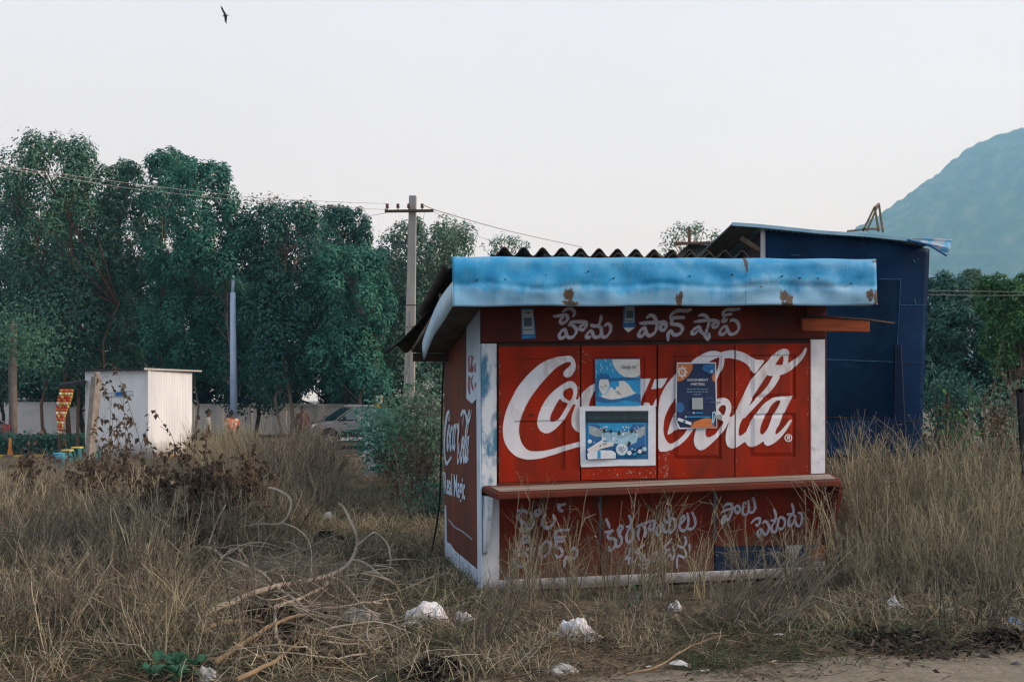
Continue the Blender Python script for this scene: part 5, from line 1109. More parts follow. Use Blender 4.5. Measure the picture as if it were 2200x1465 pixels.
# ------------------------------------------------------------------ people on the far side of the brush
def person(loc, rz, label, skin, shirt, trousers, hair, pose, scale=1.0, cap=False, skirt=False):
    r = thing('person', loc, label, 'person', rz); r.scale = (scale,) * 3
    def skinmesh(name, J, E, mat, root=0, sub=1):
        me = bpy.data.meshes.new(name); me.from_pydata([j[0] for j in J], E, []); me.materials.append(mat)
        o = bpy.data.objects.new(name, me); C.objects.link(o); o.parent = r
        md = o.modifiers.new('skin', 'SKIN'); md.use_smooth_shade = True
        for i, j in enumerate(J):
            sv = me.skin_vertices[0].data[i]; sv.radius = j[1] if isinstance(j[1], tuple) else (j[1], j[1]); sv.use_root = (i == root)
        s_ = o.modifiers.new('sub', 'SUBSURF'); s_.levels = sub; s_.render_levels = sub
        return o
    aL, aR = pose
    J = [((0, 0, .95), (.15, .10)), ((0, 0, 1.15), (.13, .09)), ((0, .0, 1.36), (.17, .10)), ((0, .0, 1.48), (.055, .055)), ((0, .02, 1.56), (.07, .08)), ((0, .025, 1.65), (.078, .095)), ((0, .01, 1.72), (.05, .06)),
         ((-.18, 0, 1.42), .058), (aL[0], .043), (aL[1], .03), (aL[2], (.035, .02)), ((.18, 0, 1.42), .058), (aR[0], .043), (aR[1], .03), (aR[2], (.035, .02)),
         ((-.09, 0, .88), .085), ((-.10, .02, .50), .055), ((-.10, 0, .09), .038), ((-.11, .15, .04), .035), ((.09, 0, .88), .085), ((.10, .02, .50), .055), ((.10, 0, .09), .038), ((.11, .15, .04), .035), ((0, .125, 1.60), .014)]
    E = [(0, 1), (1, 2), (2, 3), (3, 4), (4, 5), (5, 6), (2, 7), (7, 8), (8, 9), (9, 10), (2, 11), (11, 12), (12, 13), (13, 14), (0, 15), (15, 16), (16, 17), (17, 18), (0, 19), (19, 20), (20, 21), (21, 22), (4, 23)]
    for hi in (10, 14):
        h = Vector(J[hi][0]); w_ = Vector(J[hi - 1][0]); d = (h - w_).normalized(); sd = d.cross(Vector((0, 1, 0))); sd = sd.normalized() if sd.length > .01 else Vector((1, 0, 0))
        for k, (off, ln) in enumerate(((-.026, .075), (-.009, .09), (.009, .085), (.026, .065))):
            i = len(J); a = h + sd * off + d * .02; J.append((tuple(a), .009)); J.append((tuple(a + d * ln * .5 + Vector((0, .008, 0))), .008)); J.append((tuple(a + d * ln + Vector((0, .025, 0))), .007)); E += [(hi, i), (i, i + 1), (i + 1, i + 2)]
        i = len(J); a = h * .7 + w_ * .3 + sd * .03 + Vector((0, .015, 0)); J.append((tuple(a), .01)); J.append((tuple(a + d * .05 + sd * .02 + Vector((0, .02, 0))), .008)); E += [(hi, i), (i, i + 1)]
    skinmesh('body', J, E, skin)
    Js = [((0, 0, .86), (.175, .125)), ((0, 0, 1.12), (.165, .12)), ((0, 0, 1.36), (.185, .12)), ((0, 0, 1.455), (.085, .075)), ((-.19, 0, 1.42), .075), (tuple(Vector(aL[0]) * .9 + Vector((-.18, 0, 1.42)) * .1), .065), ((.19, 0, 1.42), .075), (tuple(Vector(aR[0]) * .9 + Vector((.18, 0, 1.42)) * .1), .065)]
    skinmesh('shirt', Js, [(0, 1), (1, 2), (2, 3), (2, 4), (4, 5), (2, 6), (6, 7)], shirt)
    if skirt:
        b = MB(); b.lathe([(.17, .95), (.20, .8), (.23, .5), (.27, .12), (.25, .1)], 18); b.build('skirt', trousers, r, smooth=True)
    else:
        Jt = [((0, 0, .93), (.165, .12)), ((-.095, 0, .82), .10), ((-.10, .02, .50), .075), ((-.10, 0, .13), .06), ((.095, 0, .82), .10), ((.10, .02, .50), .075), ((.10, 0, .13), .06)]
        skinmesh('trousers', Jt, [(0, 1), (1, 2), (2, 3), (0, 4), (4, 5), (5, 6)], trousers)
    b = MB(); b.grid(lambda u, v: (.09 * math.cos(u * 2 * math.pi) * math.cos(v * 1.5), -.005 + .112 * math.sin(u * 2 * math.pi) * math.cos(v * 1.5), 1.63 + .03 * math.sin(u * 2 * math.pi) + (.125) * math.sin(v * 1.5)), 18, 6)
    b.build('hair', hair, r, smooth=True)
    if cap:
        b = MB(); b.hexa([(-.06, .08, 1.68), (.06, .08, 1.68), (.06, .08, 1.695), (-.06, .08, 1.695), (-.05, .19, 1.67), (.05, .19, 1.67), (.05, .19, 1.68), (-.05, .19, 1.68)]); b.build('cap_peak', hair, r)
    for sx_ in (-1, 1):
        b = MB(); b.lathe([(.0, -.03), (.012, -.02), (.016, 0), (.012, .02), (0, .03)], 8, (sx_ * .083, .0, 1.62)); b.build('ear', skin, r, smooth=True)
        b = MB(); b.lathe([(0, -.008), (.01, 0), (0, .008)], 6, (sx_ * .032, .108, 1.64)); b.build('eye', blackp, r)
    return r
skin_d = pm('brown_skin', (.10, .055, .035), (.08, .045, .03), 9, .6); hair_d = pm('black_hair', (.012, .011, .01), (.01, .009, .008), 20, .6)
down = (((-.25, .0, 1.14), (-.25, .06, .90), (-.25, .09, .80)), ((.25, .0, 1.14), (.25, .06, .90), (.25, .09, .80)))
bent = (((-.24, .0, 1.14), (-.20, .2, 1.02), (-.17, .28, 1.0)), ((.26, .02, 1.14), (.24, .2, 1.0), (.21, .28, .98)))
p = at(447, 860, 30.0); person((p.x, 30.0, G(p.x, 30.0) - .02), R(-70), 'person in a peaked cap and pale grey shirt standing right of the booth', skin_d, pm('grey_beige_shirt', (.40, .37, .32), (.32, .295, .255), 7, .9), pm('dark_trousers', (.04, .04, .045), (.03, .03, .035), 7, .9), hair_d, down, .86, cap=True)
p = at(498, 860, 29.6); person((p.x, 29.6, G(p.x, 29.6) - .02), R(40), 'person in bright orange clothes with white sleeves at the foot of the lamp post', skin_d, pm('white_orange_shirt', (.55, .48, .43), (.55, .12, .04), 9, .9, lo=.48, hi=.52), pm('orange_cloth', (.48, .075, .02), (.36, .05, .015), 8, .9), hair_d, bent, .84)
p = at(650, 860, 38.5); person((p.x, 38.5, -.38), R(180), 'person in a maroon top seen beyond the dry brush left of the SUV', skin_d, pm('maroon_cloth', (.10, .035, .03), (.08, .028, .025), 8, .9), pm('grey_trousers', (.07, .07, .075), (.05, .05, .055), 7, .9), hair_d, down, 1.0)
# ------------------------------------------------------------------ trees
def unit(n):
    v = rng.normal(size=(n, 3)); return v / np.linalg.norm(v, axis=1, keepdims=True)
def leaf_quads(P, N, L, Wd, droop=.3, up=None):
    """rhombic leaves (4 verts, folded slightly): P points, N long-axis directions"""
    n = len(P); up = unit(n) if up is None else up; s = np.cross(N, up); s /= (np.linalg.norm(s, axis=1, keepdims=True) + 1e-9)
    L = np.asarray(L).reshape(-1, 1); Wd = np.asarray(Wd).reshape(-1, 1)
    tip = P + N * L; tip[:, 2] -= (L[:, 0] * droop)
    mid = P + N * L * .45
    V = np.stack([P, mid + s * Wd * .5, tip, mid - s * Wd * .5], 1).reshape(-1, 3)
    F = np.arange(n * 4).reshape(-1, 4)
    return V, F
TRUNK = pm('pale_bark', (.24, .19, .14), (.14, .11, .085), 4, .9, .4, stretch=(2, 2, .4)); TRUNK2 = pm('red_brown_bark', (.20, .10, .06), (.10, .06, .04), 4, .9, .4, stretch=(2, 2, .4)); TRUNK3 = pm('dark_bark', (.06, .05, .042), (.035, .03, .027), 4, .9, .4, stretch=(2, 2, .4))
LV = {
 'olive': leaf_mat('olive_green_leaves', [(0.0325, 0.1, 0.0825), (0.0675, 0.1688, 0.1225), (0.1125, 0.2313, 0.14), (0.1875, 0.2063, 0.1313)], .28),
 'green': leaf_mat('mid_green_leaves', [(0.0235, 0.1043, 0.093), (0.0471, 0.177, 0.1355), (0.0806, 0.253, 0.1647), (0.1261, 0.2846, 0.1743)], .3),
 'dark': leaf_mat('dark_teal_leaves', [(0.0175, 0.065, 0.0575), (0.0338, 0.1125, 0.0925), (0.0575, 0.1562, 0.11), (0.0875, 0.1812, 0.1125)], .22),
 'pale': leaf_mat('grey_green_leaves', [(0.0661, 0.1388, 0.1058), (0.0991, 0.1851, 0.1323), (0.1388, 0.2314, 0.1521), (0.1719, 0.2513, 0.1653)], .3),
 'bright': leaf_mat('bright_green_leaves', [(.035, .10, .042), (.055, .15, .055), (.08, .20, .06), (.11, .22, .07)], .35),
 'brown': leaf_mat('dry_brown_leaves', [(.06, .042, .028), (.09, .065, .045), (.12, .09, .06), (.15, .12, .085)], .2),
 'flower': leaf_mat('pale_blossom', [(.42, .38, .36), (.5, .46, .42), (.55, .5, .5)], .2),
}
def tree(label, px, ytop, wpx, d, kind, n=9000, ybot=770, trunks=None, bark=TRUNK, leaf=.15, nb=26, shape='oval', seed=0, fwd=None, group=None):
    r_ = np.random.default_rng(seed + 100)
    base = at(px, 860, d); gz = G(base.x, d); loc = Vector((base.x, d, gz))
    t = thing('tree', loc, label, 'tree', group=group)
    k = d / FPX; n = int(n * 1.55); leaf *= 1.22; wpx *= 1.06
    zt_ = EYE - (ytop - HY) * k - gz; zb = max(.6, EYE - (ybot - HY) * k - gz); Rw = wpx * k / 2
    H = zt_ - zb
    # crown: many leaf clumps on the shell and inside of an uneven envelope, each clump a shell of leaves round a shoot
    B = []; nb2 = int(nb * 2.3)
    lob = [(r_.uniform(0, 6.28), r_.uniform(.15, .95), r_.uniform(.75, 1.2)) for _ in range(7)]      # bulges of the outline
    for i in range(nb2):
        f = ((i + r_.uniform(0, 1)) / nb2) ** .9; z = zb + H * f
        if shape == 'oval': w_ = Rw * (math.sin(math.pi * min(1, .18 + .82 * (1 - f) ** .8)) ** .6 if f > .3 else .8 + .2 * f / .3)
        elif shape == 'cone': w_ = Rw * (1.05 - .85 * f)
        elif shape == 'flat': w_ = Rw * (.25 + .75 * math.sin(math.pi * min(1, f * .75 + .1)))
        else: w_ = Rw
        a = i * 2.39996 + r_.uniform(-.5, .5)
        bul = 1 + sum(.22 * m_ * math.exp(-((f - g_) / .12) ** 2) * math.cos(a - q_) for q_, g_, m_ in lob)
        rr_ = w_ * bul * r_.uniform(.25, 1) ** .5 * .92
        br = min(.95, max(.28, min(Rw * .40, H * .11))) * r_.uniform(.6, 1.25) * (1 - .3 * f)
        B.append((rr_ * math.cos(a), rr_ * math.sin(a) * .9, min(z, zt_ - br * .8), br))
    B.append((r_.uniform(-.2, .2) * Rw, 0, zt_ - .6 * B[-1][3], B[-1][3] * .7))
    if shape == 'oval':
        for q_ in range(16):
            a = r_.uniform(0, 6.28); x_ = Rw * r_.uniform(.1, .85) * math.cos(a); B.append((x_, Rw * .4 * math.sin(a), zt_ - abs(x_) / Rw * H * r_.uniform(.03, .15) - r_.uniform(-.12, .35), r_.uniform(.11, .26)))
    if fwd: B = [(x, y * .6 + (-1.9 if z > (EYE - (fwd - HY) * k - gz) else 1.2), z, br) for x, y, z, br in B]
    B = np.array(B); wts = B[:, 3] ** 2; wts /= wts.sum()
    bi = r_.choice(len(B), n, p=wts)
    u = unit(n); u[:, 2] = u[:, 2] * .9 + .18; u /= np.linalg.norm(u, axis=1, keepdims=True)
    lump = np.array([mnoise.noise(Vector((float(q[0]) * 2.3 + float(b_) * 7.7, float(q[1]) * 2.3, float(q[2]) * 2.3))) for q, b_ in zip(u, bi)])
    rad = (r_.uniform(.62, 1.0, n) ** .6) * (1 + .42 * lump) * np.where(r_.uniform(size=n) < .08, r_.uniform(1, 1.45, n), 1)
    P = B[bi, :3] + u * (B[bi, 3] * rad)[:, None] * np.array([.92, .92, 1.12])
    n0 = u * .9 + np.array([0, 0, .5]) + unit(n) * .5; n0 /= np.linalg.norm(n0, axis=1, keepdims=True)
    N = unit(n); N[:, 2] -= .35; N -= n0 * (N * n0).sum(1)[:, None]; N /= np.linalg.norm(N, axis=1, keepdims=True) + 1e-6
    V, F = leaf_quads(P, N, leaf * r_.uniform(.6, 1.25, n), leaf * .46 * r_.uniform(.7, 1.3, n), .12, n0)
    np_mesh('crown', V, F, LV[kind], t)
    # trunk with limbs reaching the blobs
    mb = MB(); tr = trunks or [(0, 0)]
    for ti, (bx, lean) in enumerate(tr):
        th_ = max(.07, Rw * .045) * (1 if ti == 0 else .7)
        top = Vector((bx * k + lean * k, 0, zb + H * (.72 if ti == 0 else .30))); b0_ = Vector((bx * k, 0, -.15))
        pts = [b0_ + (top - b0_) * (j / 7) + Vector((.18 * math.sin(j * 1.3 + ti + seed) * (j > 0), .15 * math.sin(j * 1.9 + seed), 0)) for j in range(8)]
        mb.tube(pts, [th_ * (1.15 - .85 * j / 7) for j in range(8)], 8)
        for bidx in range(ti, len(B), max(2, len(tr) * 2)):
            c = Vector(B[bidx][:3]); zz = min(max(c.z - 1.0 - .25 * (c.x ** 2 + c.y ** 2) ** .5, .6), top.z - .2)
            f = min(6.99, max(1, (zz + .15) / (top.z + .15) * 7)); i_ = int(f); s_ = pts[i_] + (pts[min(i_ + 1, 7)] - pts[i_]) * (f - i_)
            m_ = (s_ + c) / 2 + Vector((0, 0, -.15)); mb.tube([s_, m_, c], [th_ * .42, th_ * .28, .012], 5)
    mb.build('trunk', bark, t, smooth=True)
    return t
tree('tall leafy tree cut by the left picture edge', -18, 372, 150, 47, 'olive', 12000, 835, [(20, -10)], TRUNK3, seed=1)
tree('tallest bushy tree with several twiggy tops near the left edge', 112, 300, 205, 45, 'olive', 21000, 795, [(35, 8), (-5, -40), (70, 70)], TRUNK2, seed=2, nb=36)
tree('slender tree with a round top between the two tall left-hand trees', 262, 352, 140, 47, 'olive', 13000, 795, [(-30, 30)], seed=3)
tree('tall tree with a dense squared top behind the white booth', 372, 330, 140, 46, 'green', 15000, 795, [(25, -10), (10, -45), (38, 30)], seed=4)
tree('tree with a ragged stepped crown around the street lamp', 474, 372, 135, 45, 'green', 13500, 805, [(20, 0)], seed=5, fwd=600, nb=34)
tree('broad round-topped dark green tree right of the street lamp', 618, 436, 190, 44, 'dark', 18000, 825, [(5, -20), (-25, 20)], seed=6, nb=32)
tree('tree with flat spreading dark branches rising above its neighbours', 738, 448, 135, 53, 'dark', 9000, 640, [(0, 0)], TRUNK3, leaf=.17, shape='flat', seed=7)
tree('bushy tree left of the concrete pole reaching down to the brush', 765, 535, 160, 43, 'green', 15000, 835, [(20, -8), (32, 22)], seed=8)
tree('airy grey-green tree directly behind the concrete pole', 925, 484, 205, 46, 'pale', 15000, 835, [(-10, 8), (10, 25)], seed=9, leaf=.16)
tree('thin sparse treetop showing over the left end of the tin roof', 1085, 512, 120, 62, 'pale', 1000, 640, [(0, 0)], leaf=.16, seed=10, nb=16)
tree('sparse twiggy treetop showing between the stall roof and the navy shed', 1480, 486, 160, 40, 'pale', 1000, 640, [(0, 0)], leaf=.12, seed=11, nb=18)
# darker trees of the second row
tree('dark low tree filling the gap at the far left behind the wall', 20, 560, 260, 63, 'dark', 13000, 865, [(0, 0)], TRUNK3, seed=20, leaf=.3, nb=40, shape='box')
tree('dark low tree behind the white booth and the wall', 250, 540, 300, 64, 'dark', 15000, 865, [(-10, 10)], TRUNK3, seed=21, leaf=.3, nb=40, shape='box')
tree('dark low tree behind the foot of the street lamp', 480, 560, 290, 62, 'dark', 15000, 865, [(20, 0)], TRUNK3, seed=22, leaf=.3, nb=40, shape='box')
tree('dark middle-row tree in the gap left of the broad round-topped tree', 548, 480, 170, 54, 'dark', 12000, 860, [(0, 0)], TRUNK3, seed=25, leaf=.2)
tree('dark middle-row tree in the gap left of the concrete pole', 838, 560, 170, 54, 'dark', 12000, 860, [(0, 0)], TRUNK3, seed=26, leaf=.2)
tree('dark middle-row tree just left of the stall roof corner', 980, 560, 150, 54, 'dark', 10000, 860, [(0, 0)], TRUNK3, seed=27, leaf=.2)
tree('dark middle-row tree behind the tallest left-hand tree', 180, 420, 200, 56, 'dark', 13000, 860, [(0, 0)], TRUNK3, seed=28, leaf=.2)
tree('dark low tree behind the SUV', 680, 570, 290, 63, 'dark', 15000, 865, [(20, 0)], TRUNK3, seed=23, leaf=.3, nb=40, shape='box')
tree('dark low tree beyond the concrete pole and the flowering bush', 880, 590, 260, 61, 'dark', 12000, 865, [(0, 0)], TRUNK3, seed=24, leaf=.3, nb=40, shape='box')
tree('leafy tree standing left of the picture beyond the hedge', -230, 380, 230, 47, 'olive', 9000, 800, [(0, 0)], seed=40)
tree('broad tree standing further left of the picture', -480, 400, 260, 48, 'green', 9000, 800, [(0, 0)], seed=41)
tree('dark tree hidden behind the stall', 1180, 620, 200, 58, 'dark', 8000, 860, [(0, 0)], TRUNK3, seed=42, leaf=.2)
tree('second dark tree hidden behind the stall', 1340, 600, 220, 57, 'dark', 8000, 860, [(0, 0)], TRUNK3, seed=43, leaf=.2)
tree('dark tree hidden behind the navy shed', 1760, 620, 240, 50, 'dark', 8000, 860, [(0, 0)], TRUNK3, seed=44, leaf=.2)
tree('dark tree right of the picture below the hill', 2420, 640, 260, 34, 'dark', 8000, 860, [(0, 0)], TRUNK3, seed=45, leaf=.14)
# right-hand trees
tree('rounded green tree just right of the navy shed', 2010, 598, 130, 33, 'dark', 11000, 860, [(0, 0)], TRUNK3, seed=30, leaf=.13)
tree('feathery grey-green tree with a pointed top right of the navy shed', 2085, 580, 110, 42, 'pale', 6500, 700, [(0, 0)], seed=31, leaf=.11, shape='cone')
tree('bright green tree cut by the right picture edge', 2195, 602, 170, 27, 'bright', 10000, 800, [(0, 0)], seed=32, leaf=.11)
tree('big dark leafy tree below the hill at the right', 2105, 668, 230, 30, 'dark', 19000, 870, [(10, 0)], TRUNK3, seed=33, leaf=.12, nb=34)
# free-standing trunk with grey bark at the far left
p = at(27, 860, 39); tk = thing('tree', (p.x, 39, -.4), 'straight grey trunk before the white wall at the far left', 'tree')
MB().tube([(0, 0, -.1), (.02, 0, 1.5), (-.02, .03, 3.2), (.05, 0, 5.0)], [.17, .155, .15, .12], 9).build('trunk', pm('grey_bark', (.17, .145, .125), (.11, .095, .085), 5, .9, .4), tk, smooth=True)
n = 2600; P = rng.normal(size=(n, 3)) * np.array([.9, .7, .6]) + np.array([.1, 0, 4.4]); V, F = leaf_quads(P, unit(n), .15 * rng.uniform(.6, 1.2, n), .07 * rng.uniform(.7, 1.3, n)); np_mesh('crown', V, F, LV['olive'], tk)
# clipped hedge on the far verge
p = at(60, 860, 45.6); n = 16000
P = np.stack([rng.uniform(-16, 3.2, n), rng.uniform(-.35, .35, n), rng.uniform(0, 1.0, n) ** .7 * .85 + .05 * rng.normal(size=n)], 1)
V, F = leaf_quads(P, unit(n), .12 * rng.uniform(.6, 1.3, n), .07 * rng.uniform(.7, 1.3, n))
hg = np_mesh('hedge', V, F, LV['dark']); hg.location = (p.x, 33.6, -.40); tag(hg, 'low dark clipped hedge before the white wall at the left', 'hedge')
hg.location.x = at(60, 860, 33.6).x
oc = at(22, 0, 32.4); b = MB(); b.lathe([(.13, 0), (.12, .05), (.05, .45), (.04, .75), (0, .76)], 12); o = b.build('traffic_cone', pm('orange_plastic', (.65, .22, .03), (.55, .18, .03), 9, .5), smooth=True); o.location = (oc.x, 32.4, -.38); tag(o, 'narrow orange traffic cone by the kerb at the far left', 'cone')

# ------------------------------------------------------------------ dry brush: prototypes and scatter
STRAW = leaf_mat('dry_stalks', [(.085, .082, .055), (.17, .16, .105), (.30, .268, .18), (.50, .445, .32)], 0, .85, .15)
TWIG = leaf_mat('grey_brown_twigs', [(.045, .042, .034), (.10, .09, .07), (.18, .16, .122), (.30, .262, .20)], 0, .85, .15)
GREENG = leaf_mat('green_grass', [(.035, .07, .04), (.065, .105, .055), (.11, .135, .075), (.17, .165, .095)], .25, .8, .15)
LITTER = leaf_mat('leaf_litter', [(.045, .034, .024), (.10, .076, .052), (.17, .135, .092), (.26, .215, .15)], 0, .9, .1)
def strand_mesh(strands, sides=3):
    """strands: list of (pts Nx3, radii N); -> V,F quads (triangular section)"""
    Vs, Fs, o = [], [], 0
    ang = np.arange(sides) * 2 * math.pi / sides
    for P, r in strands:
        P = np.asarray(P, float); k = len(P); T = np.gradient(P, axis=0); T /= (np.linalg.norm(T, axis=1, keepdims=True) + 1e-9)
        ref = np.array([.31, .95, .05]); U = np.cross(T, ref); U /= (np.linalg.norm(U, axis=1, keepdims=True) + 1e-9); Wv = np.cross(T, U)
        ring_ = P[:, None, :] + (U[:, None, :] * np.cos(ang)[None, :, None] + Wv[:, None, :] * np.sin(ang)[None, :, None]) * np.asarray(r)[:, None, None]
        Vs.append(ring_.reshape(-1, 3)); ii = np.arange(k - 1)[:, None] * sides; jj = np.arange(sides)[None, :]; j2 = (jj + 1) % sides
        Fs.append(np.stack([o + ii + jj, o + ii + j2, o + ii + sides + j2, o + ii + sides + jj], -1).reshape(-1, 4)); o += k * sides
    return np.concatenate(Vs), np.concatenate(Fs)
def stem(r_, base, direc, length, r0, segs=6, wob=.10, grav=0.0):
    P = [np.array(base, float)]; d = np.array(direc, float); d /= np.linalg.norm(d)
    kink = r_.integers(2, segs + 1) if (length > .25 and r_.uniform() < .16) else -1
    for i in range(segs):
        if i == kink: d = d + r_.normal(size=3) * np.array([.9, .9, .5]) - np.array([0, 0, .5])
        d = d + r_.normal(size=3) * wob + np.array([0, 0, -grav * (i + 1) / segs]); d /= np.linalg.norm(d); P.append(P[-1] + d * length / segs)
    return np.array(P), np.linspace(r0, r0 * .45, segs + 1)
def weed(seed, n=16, h=.8, spread=.45, branch=4, r0=.0032, base_r=.08, grav=.0, lean=(0, 0), seeds=1):
    r_ = np.random.default_rng(seed); st = []; LP = []
    for i in range(n):
        a = r_.uniform(0, 6.283); d = np.array([math.cos(a) * spread * r_.uniform(.1, 1) + lean[0], math.sin(a) * spread * r_.uniform(.1, 1) + lean[1], 1.0])
        L = h * r_.uniform(.45, 1.05); b0 = np.array([math.cos(a) * base_r * r_.uniform(0, 1), math.sin(a) * base_r * r_.uniform(0, 1), -.03])
        P, rr_ = stem(r_, b0, d, L, r0 * r_.uniform(.7, 1.2), 7, .07, grav); st.append((P, rr_))
        for k in range(branch):
            i0 = r_.integers(2, 7); dd = (P[i0] - P[i0 - 1]); dd /= np.linalg.norm(dd); dd = dd + r_.normal(size=3) * .42
            Q, qr = stem(r_, P[i0], dd, L * r_.uniform(.18, .42), rr_[i0] * .72, 4, .10, grav * .5); st.append((Q, qr)); LP += [Q[r_.integers(1, 5)] for _ in range(seeds)]
            if r_.uniform() < .7:
                e = Q[3] - Q[2]; e = e / np.linalg.norm(e) + r_.normal(size=3) * .5; st.append(stem(r_, Q[2], e, L * .14, qr[2] * .75, 3, .12))
    V, F = strand_mesh(st)
    if LP:
        LP = np.array(LP); m = len(LP); N = r_.normal(size=(m, 3)) + np.array([0, 0, -.3]); N /= np.linalg.norm(N, axis=1, keepdims=True)
        V2, F2 = leaf_quads(LP, N, r_.uniform(.010, .024, m), r_.uniform(.005, .011, m), .2); V, F = np.concatenate([V, V2]), np.concatenate([F, F2 + len(V)])
    return V, F
def tuft(seed, n=40, h=.25, r0=.0022, flat=.5, base_r=.10):
    r_ = np.random.default_rng(seed); st = []
    for i in range(n):
        a = r_.uniform(0, 6.283); d = np.array([math.cos(a) * flat * r_.uniform(.3, 1.3), math.sin(a) * flat * r_.uniform(.3, 1.3), r_.uniform(.3, 1)])
        st.append(stem(r_, (r_.normal() * base_r, r_.normal() * base_r, -.01), d, h * r_.uniform(.5, 1.2), r0, 4, .16, .28))
    return strand_mesh(st)
def litter(seed, n=34, spread=.28):
    r_ = np.random.default_rng(seed); st = []
    for i in range(n):
        a = r_.uniform(0, 6.283); L = r_.uniform(.06, .28)
        st.append(stem(r_, (r_.normal() * spread, r_.normal() * spread, r_.uniform(.004, .035)), (math.cos(a), math.sin(a), r_.normal() * .12), L, r_.uniform(.0015, .0032), 3, .18, .03))
    V, F = strand_mesh(st)
    m = 16; P = np.stack([r_.normal(size=m) * spread, r_.normal(size=m) * spread, r_.uniform(.005, .03, m)], 1); N = r_.normal(size=(m, 3)); N[:, 2] *= .25; N /= np.linalg.norm(N, axis=1, keepdims=True)
    V2, F2 = leaf_quads(P, N, r_.uniform(.018, .05, m), r_.uniform(.009, .024, m), .1)
    return np.concatenate([V, V2]), np.concatenate([F, F2 + len(V)])
def proto_col(name, meshes, mat):
    col = bpy.data.collections.new(name)
    for i, (V, F) in enumerate(meshes):
        o = np_mesh(name + '_sprig', V, F, mat); C.objects.unlink(o); col.objects.link(o)
    return col
def scatter(name, label, cat, col, nproto, pts, kind='stuff'):
    """pts: list of (x,y,scale,tilt x,tilt y)"""
    P = np.array([(x, y, G(x, y)) for x, y, *_ in pts]); n = len(P)
    me = bpy.data.meshes.new(name); me.vertices.add(n); me.vertices.foreach_set('co', P.astype(np.float32).ravel())
    a = me.attributes.new('scl', 'FLOAT', 'POINT'); a.data.foreach_set('value', np.array([p[2] for p in pts], dtype=np.float32))
    rot = np.array([(p[3], p[4], rng.uniform(0, 6.283)) for p in pts], dtype=np.float32)
    a = me.attributes.new('rot', 'FLOAT_VECTOR', 'POINT'); a.data.foreach_set('vector', rot.ravel())
    a = me.attributes.new('pick', 'INT', 'POINT'); a.data.foreach_set('value', rng.integers(0, nproto, n).astype(np.int32))
    o = bpy.data.objects.new(name, me); C.objects.link(o)
    ng = bpy.data.node_groups.new(name, 'GeometryNodeTree')
    ng.interface.new_socket('Geometry', in_out='INPUT', socket_type='NodeSocketGeometry'); ng.interface.new_socket('Geometry', in_out='OUTPUT', socket_type='NodeSocketGeometry')
    gi = ng.nodes.new('NodeGroupInput'); go = ng.nodes.new('NodeGroupOutput'); ip = ng.nodes.new('GeometryNodeInstanceOnPoints'); ci = ng.nodes.new('GeometryNodeCollectionInfo')
    ci.inputs['Collection'].default_value = col; ci.inputs['Separate Children'].default_value = True; ci.inputs['Reset Children'].default_value = True
    ip.inputs['Pick Instance'].default_value = True
    def attr(nm, ty):
        nd = ng.nodes.new('GeometryNodeInputNamedAttribute'); nd.data_type = ty; nd.inputs['Name'].default_value = nm; return nd.outputs['Attribute']
    L = ng.links.new
    L(gi.outputs[0], ip.inputs['Points']); L(ci.outputs[0], ip.inputs['Instance']); L(attr('pick', 'INT'), ip.inputs['Instance Index'])
    er = ng.nodes.new('FunctionNodeEulerToRotation'); L(attr('rot', 'FLOAT_VECTOR'), er.inputs[0]); L(er.outputs[0], ip.inputs['Rotation'])
    L(attr('scl', 'FLOAT'), ip.inputs['Scale']); L(ip.outputs[0], go.inputs[0])
    md = o.modifiers.new('scatter', 'NODES'); md.node_group = ng
    if kind: o['kind'] = kind
    o['label'] = label; o['category'] = cat
    return o
weed_col = proto_col('weed', [weed(i, 9, .8, .62, 4, .0058) for i in range(7)] + [weed(20 + i, 7, .85, .42, 5, .0072) for i in range(4)], STRAW)
twig_col = proto_col('twig', [weed(40 + i, 8, .75, .7, 5, .0062, .10) for i in range(7)], TWIG)
tall_col = proto_col('tall_stalk', [weed(60 + i, 6, 1.0, .27, 5, .0054, .07) for i in range(7)], STRAW)
tuft_col = proto_col('tuft', [tuft(80 + i, 26, .22, .0028) for i in range(6)], STRAW)
green_col = proto_col('green_tuft', [tuft(100 + i, 30, .12, .0028, .7, .12) for i in range(5)], GREENG)
lit_col = proto_col('litter', [litter(120 + i) for i in range(6)], LITTER)
def inv(px, py):  # ground point under a photo pixel
    d = EYE * FPX / (py - HY); return ((px - CX) / FPX * d, d)
def in_stall(x, y, m=.0):
    dx, dy = x - KX, y - KY; t = dx * ca + dy * sa; v = -dx * sa + dy * ca
    return -.02 - m < t < W + .05 + m and -.02 - m < v < BODY + .1
def in_shed(x, y):
    dx, dy = x - BX, y - BY; t = dx * cb + dy * sb; v = -dx * sb + dy * cb
    return -.1 < t < 2.4 and -.1 < v < 2.5
def fill(n, d0, d1, f_px, f_h, tilt=.12, dens=None):
    """random ground points in view: f_px(d)->(px0,px1); f_h(px,d)->scale or 0"""
    o = []; tries = 0
    while len(o) < n and tries < n * 30:
        tries += 1
        d = math.sqrt(rng.uniform(d0 * d0, d1 * d1)); a, b_ = f_px(d); px = rng.uniform(a, b_); x = (px - CX) / FPX * d
        if in_stall(x, d) or in_shed(x, d): continue
        h = f_h(px, d, x)
        if 430 < px < 860 and 6.6 < d < 9.6 and h > .3: h *= .5 if rng.uniform() < .3 else 0
        if h <= 0: continue
        if 480 < px < 800 and 7.0 < d < 9.0 and rng.uniform() < .6: continue
        if 1030 < px < 1790 and 7.2 < d < 9.3: h *= .42 if rng.uniform() < .45 else 0
        if dens and rng.uniform() > dens(px, d, x): continue
        o.append((x, d, h * rng.uniform(.75, 1.2), rng.normal() * tilt, rng.normal() * tilt))
    return o
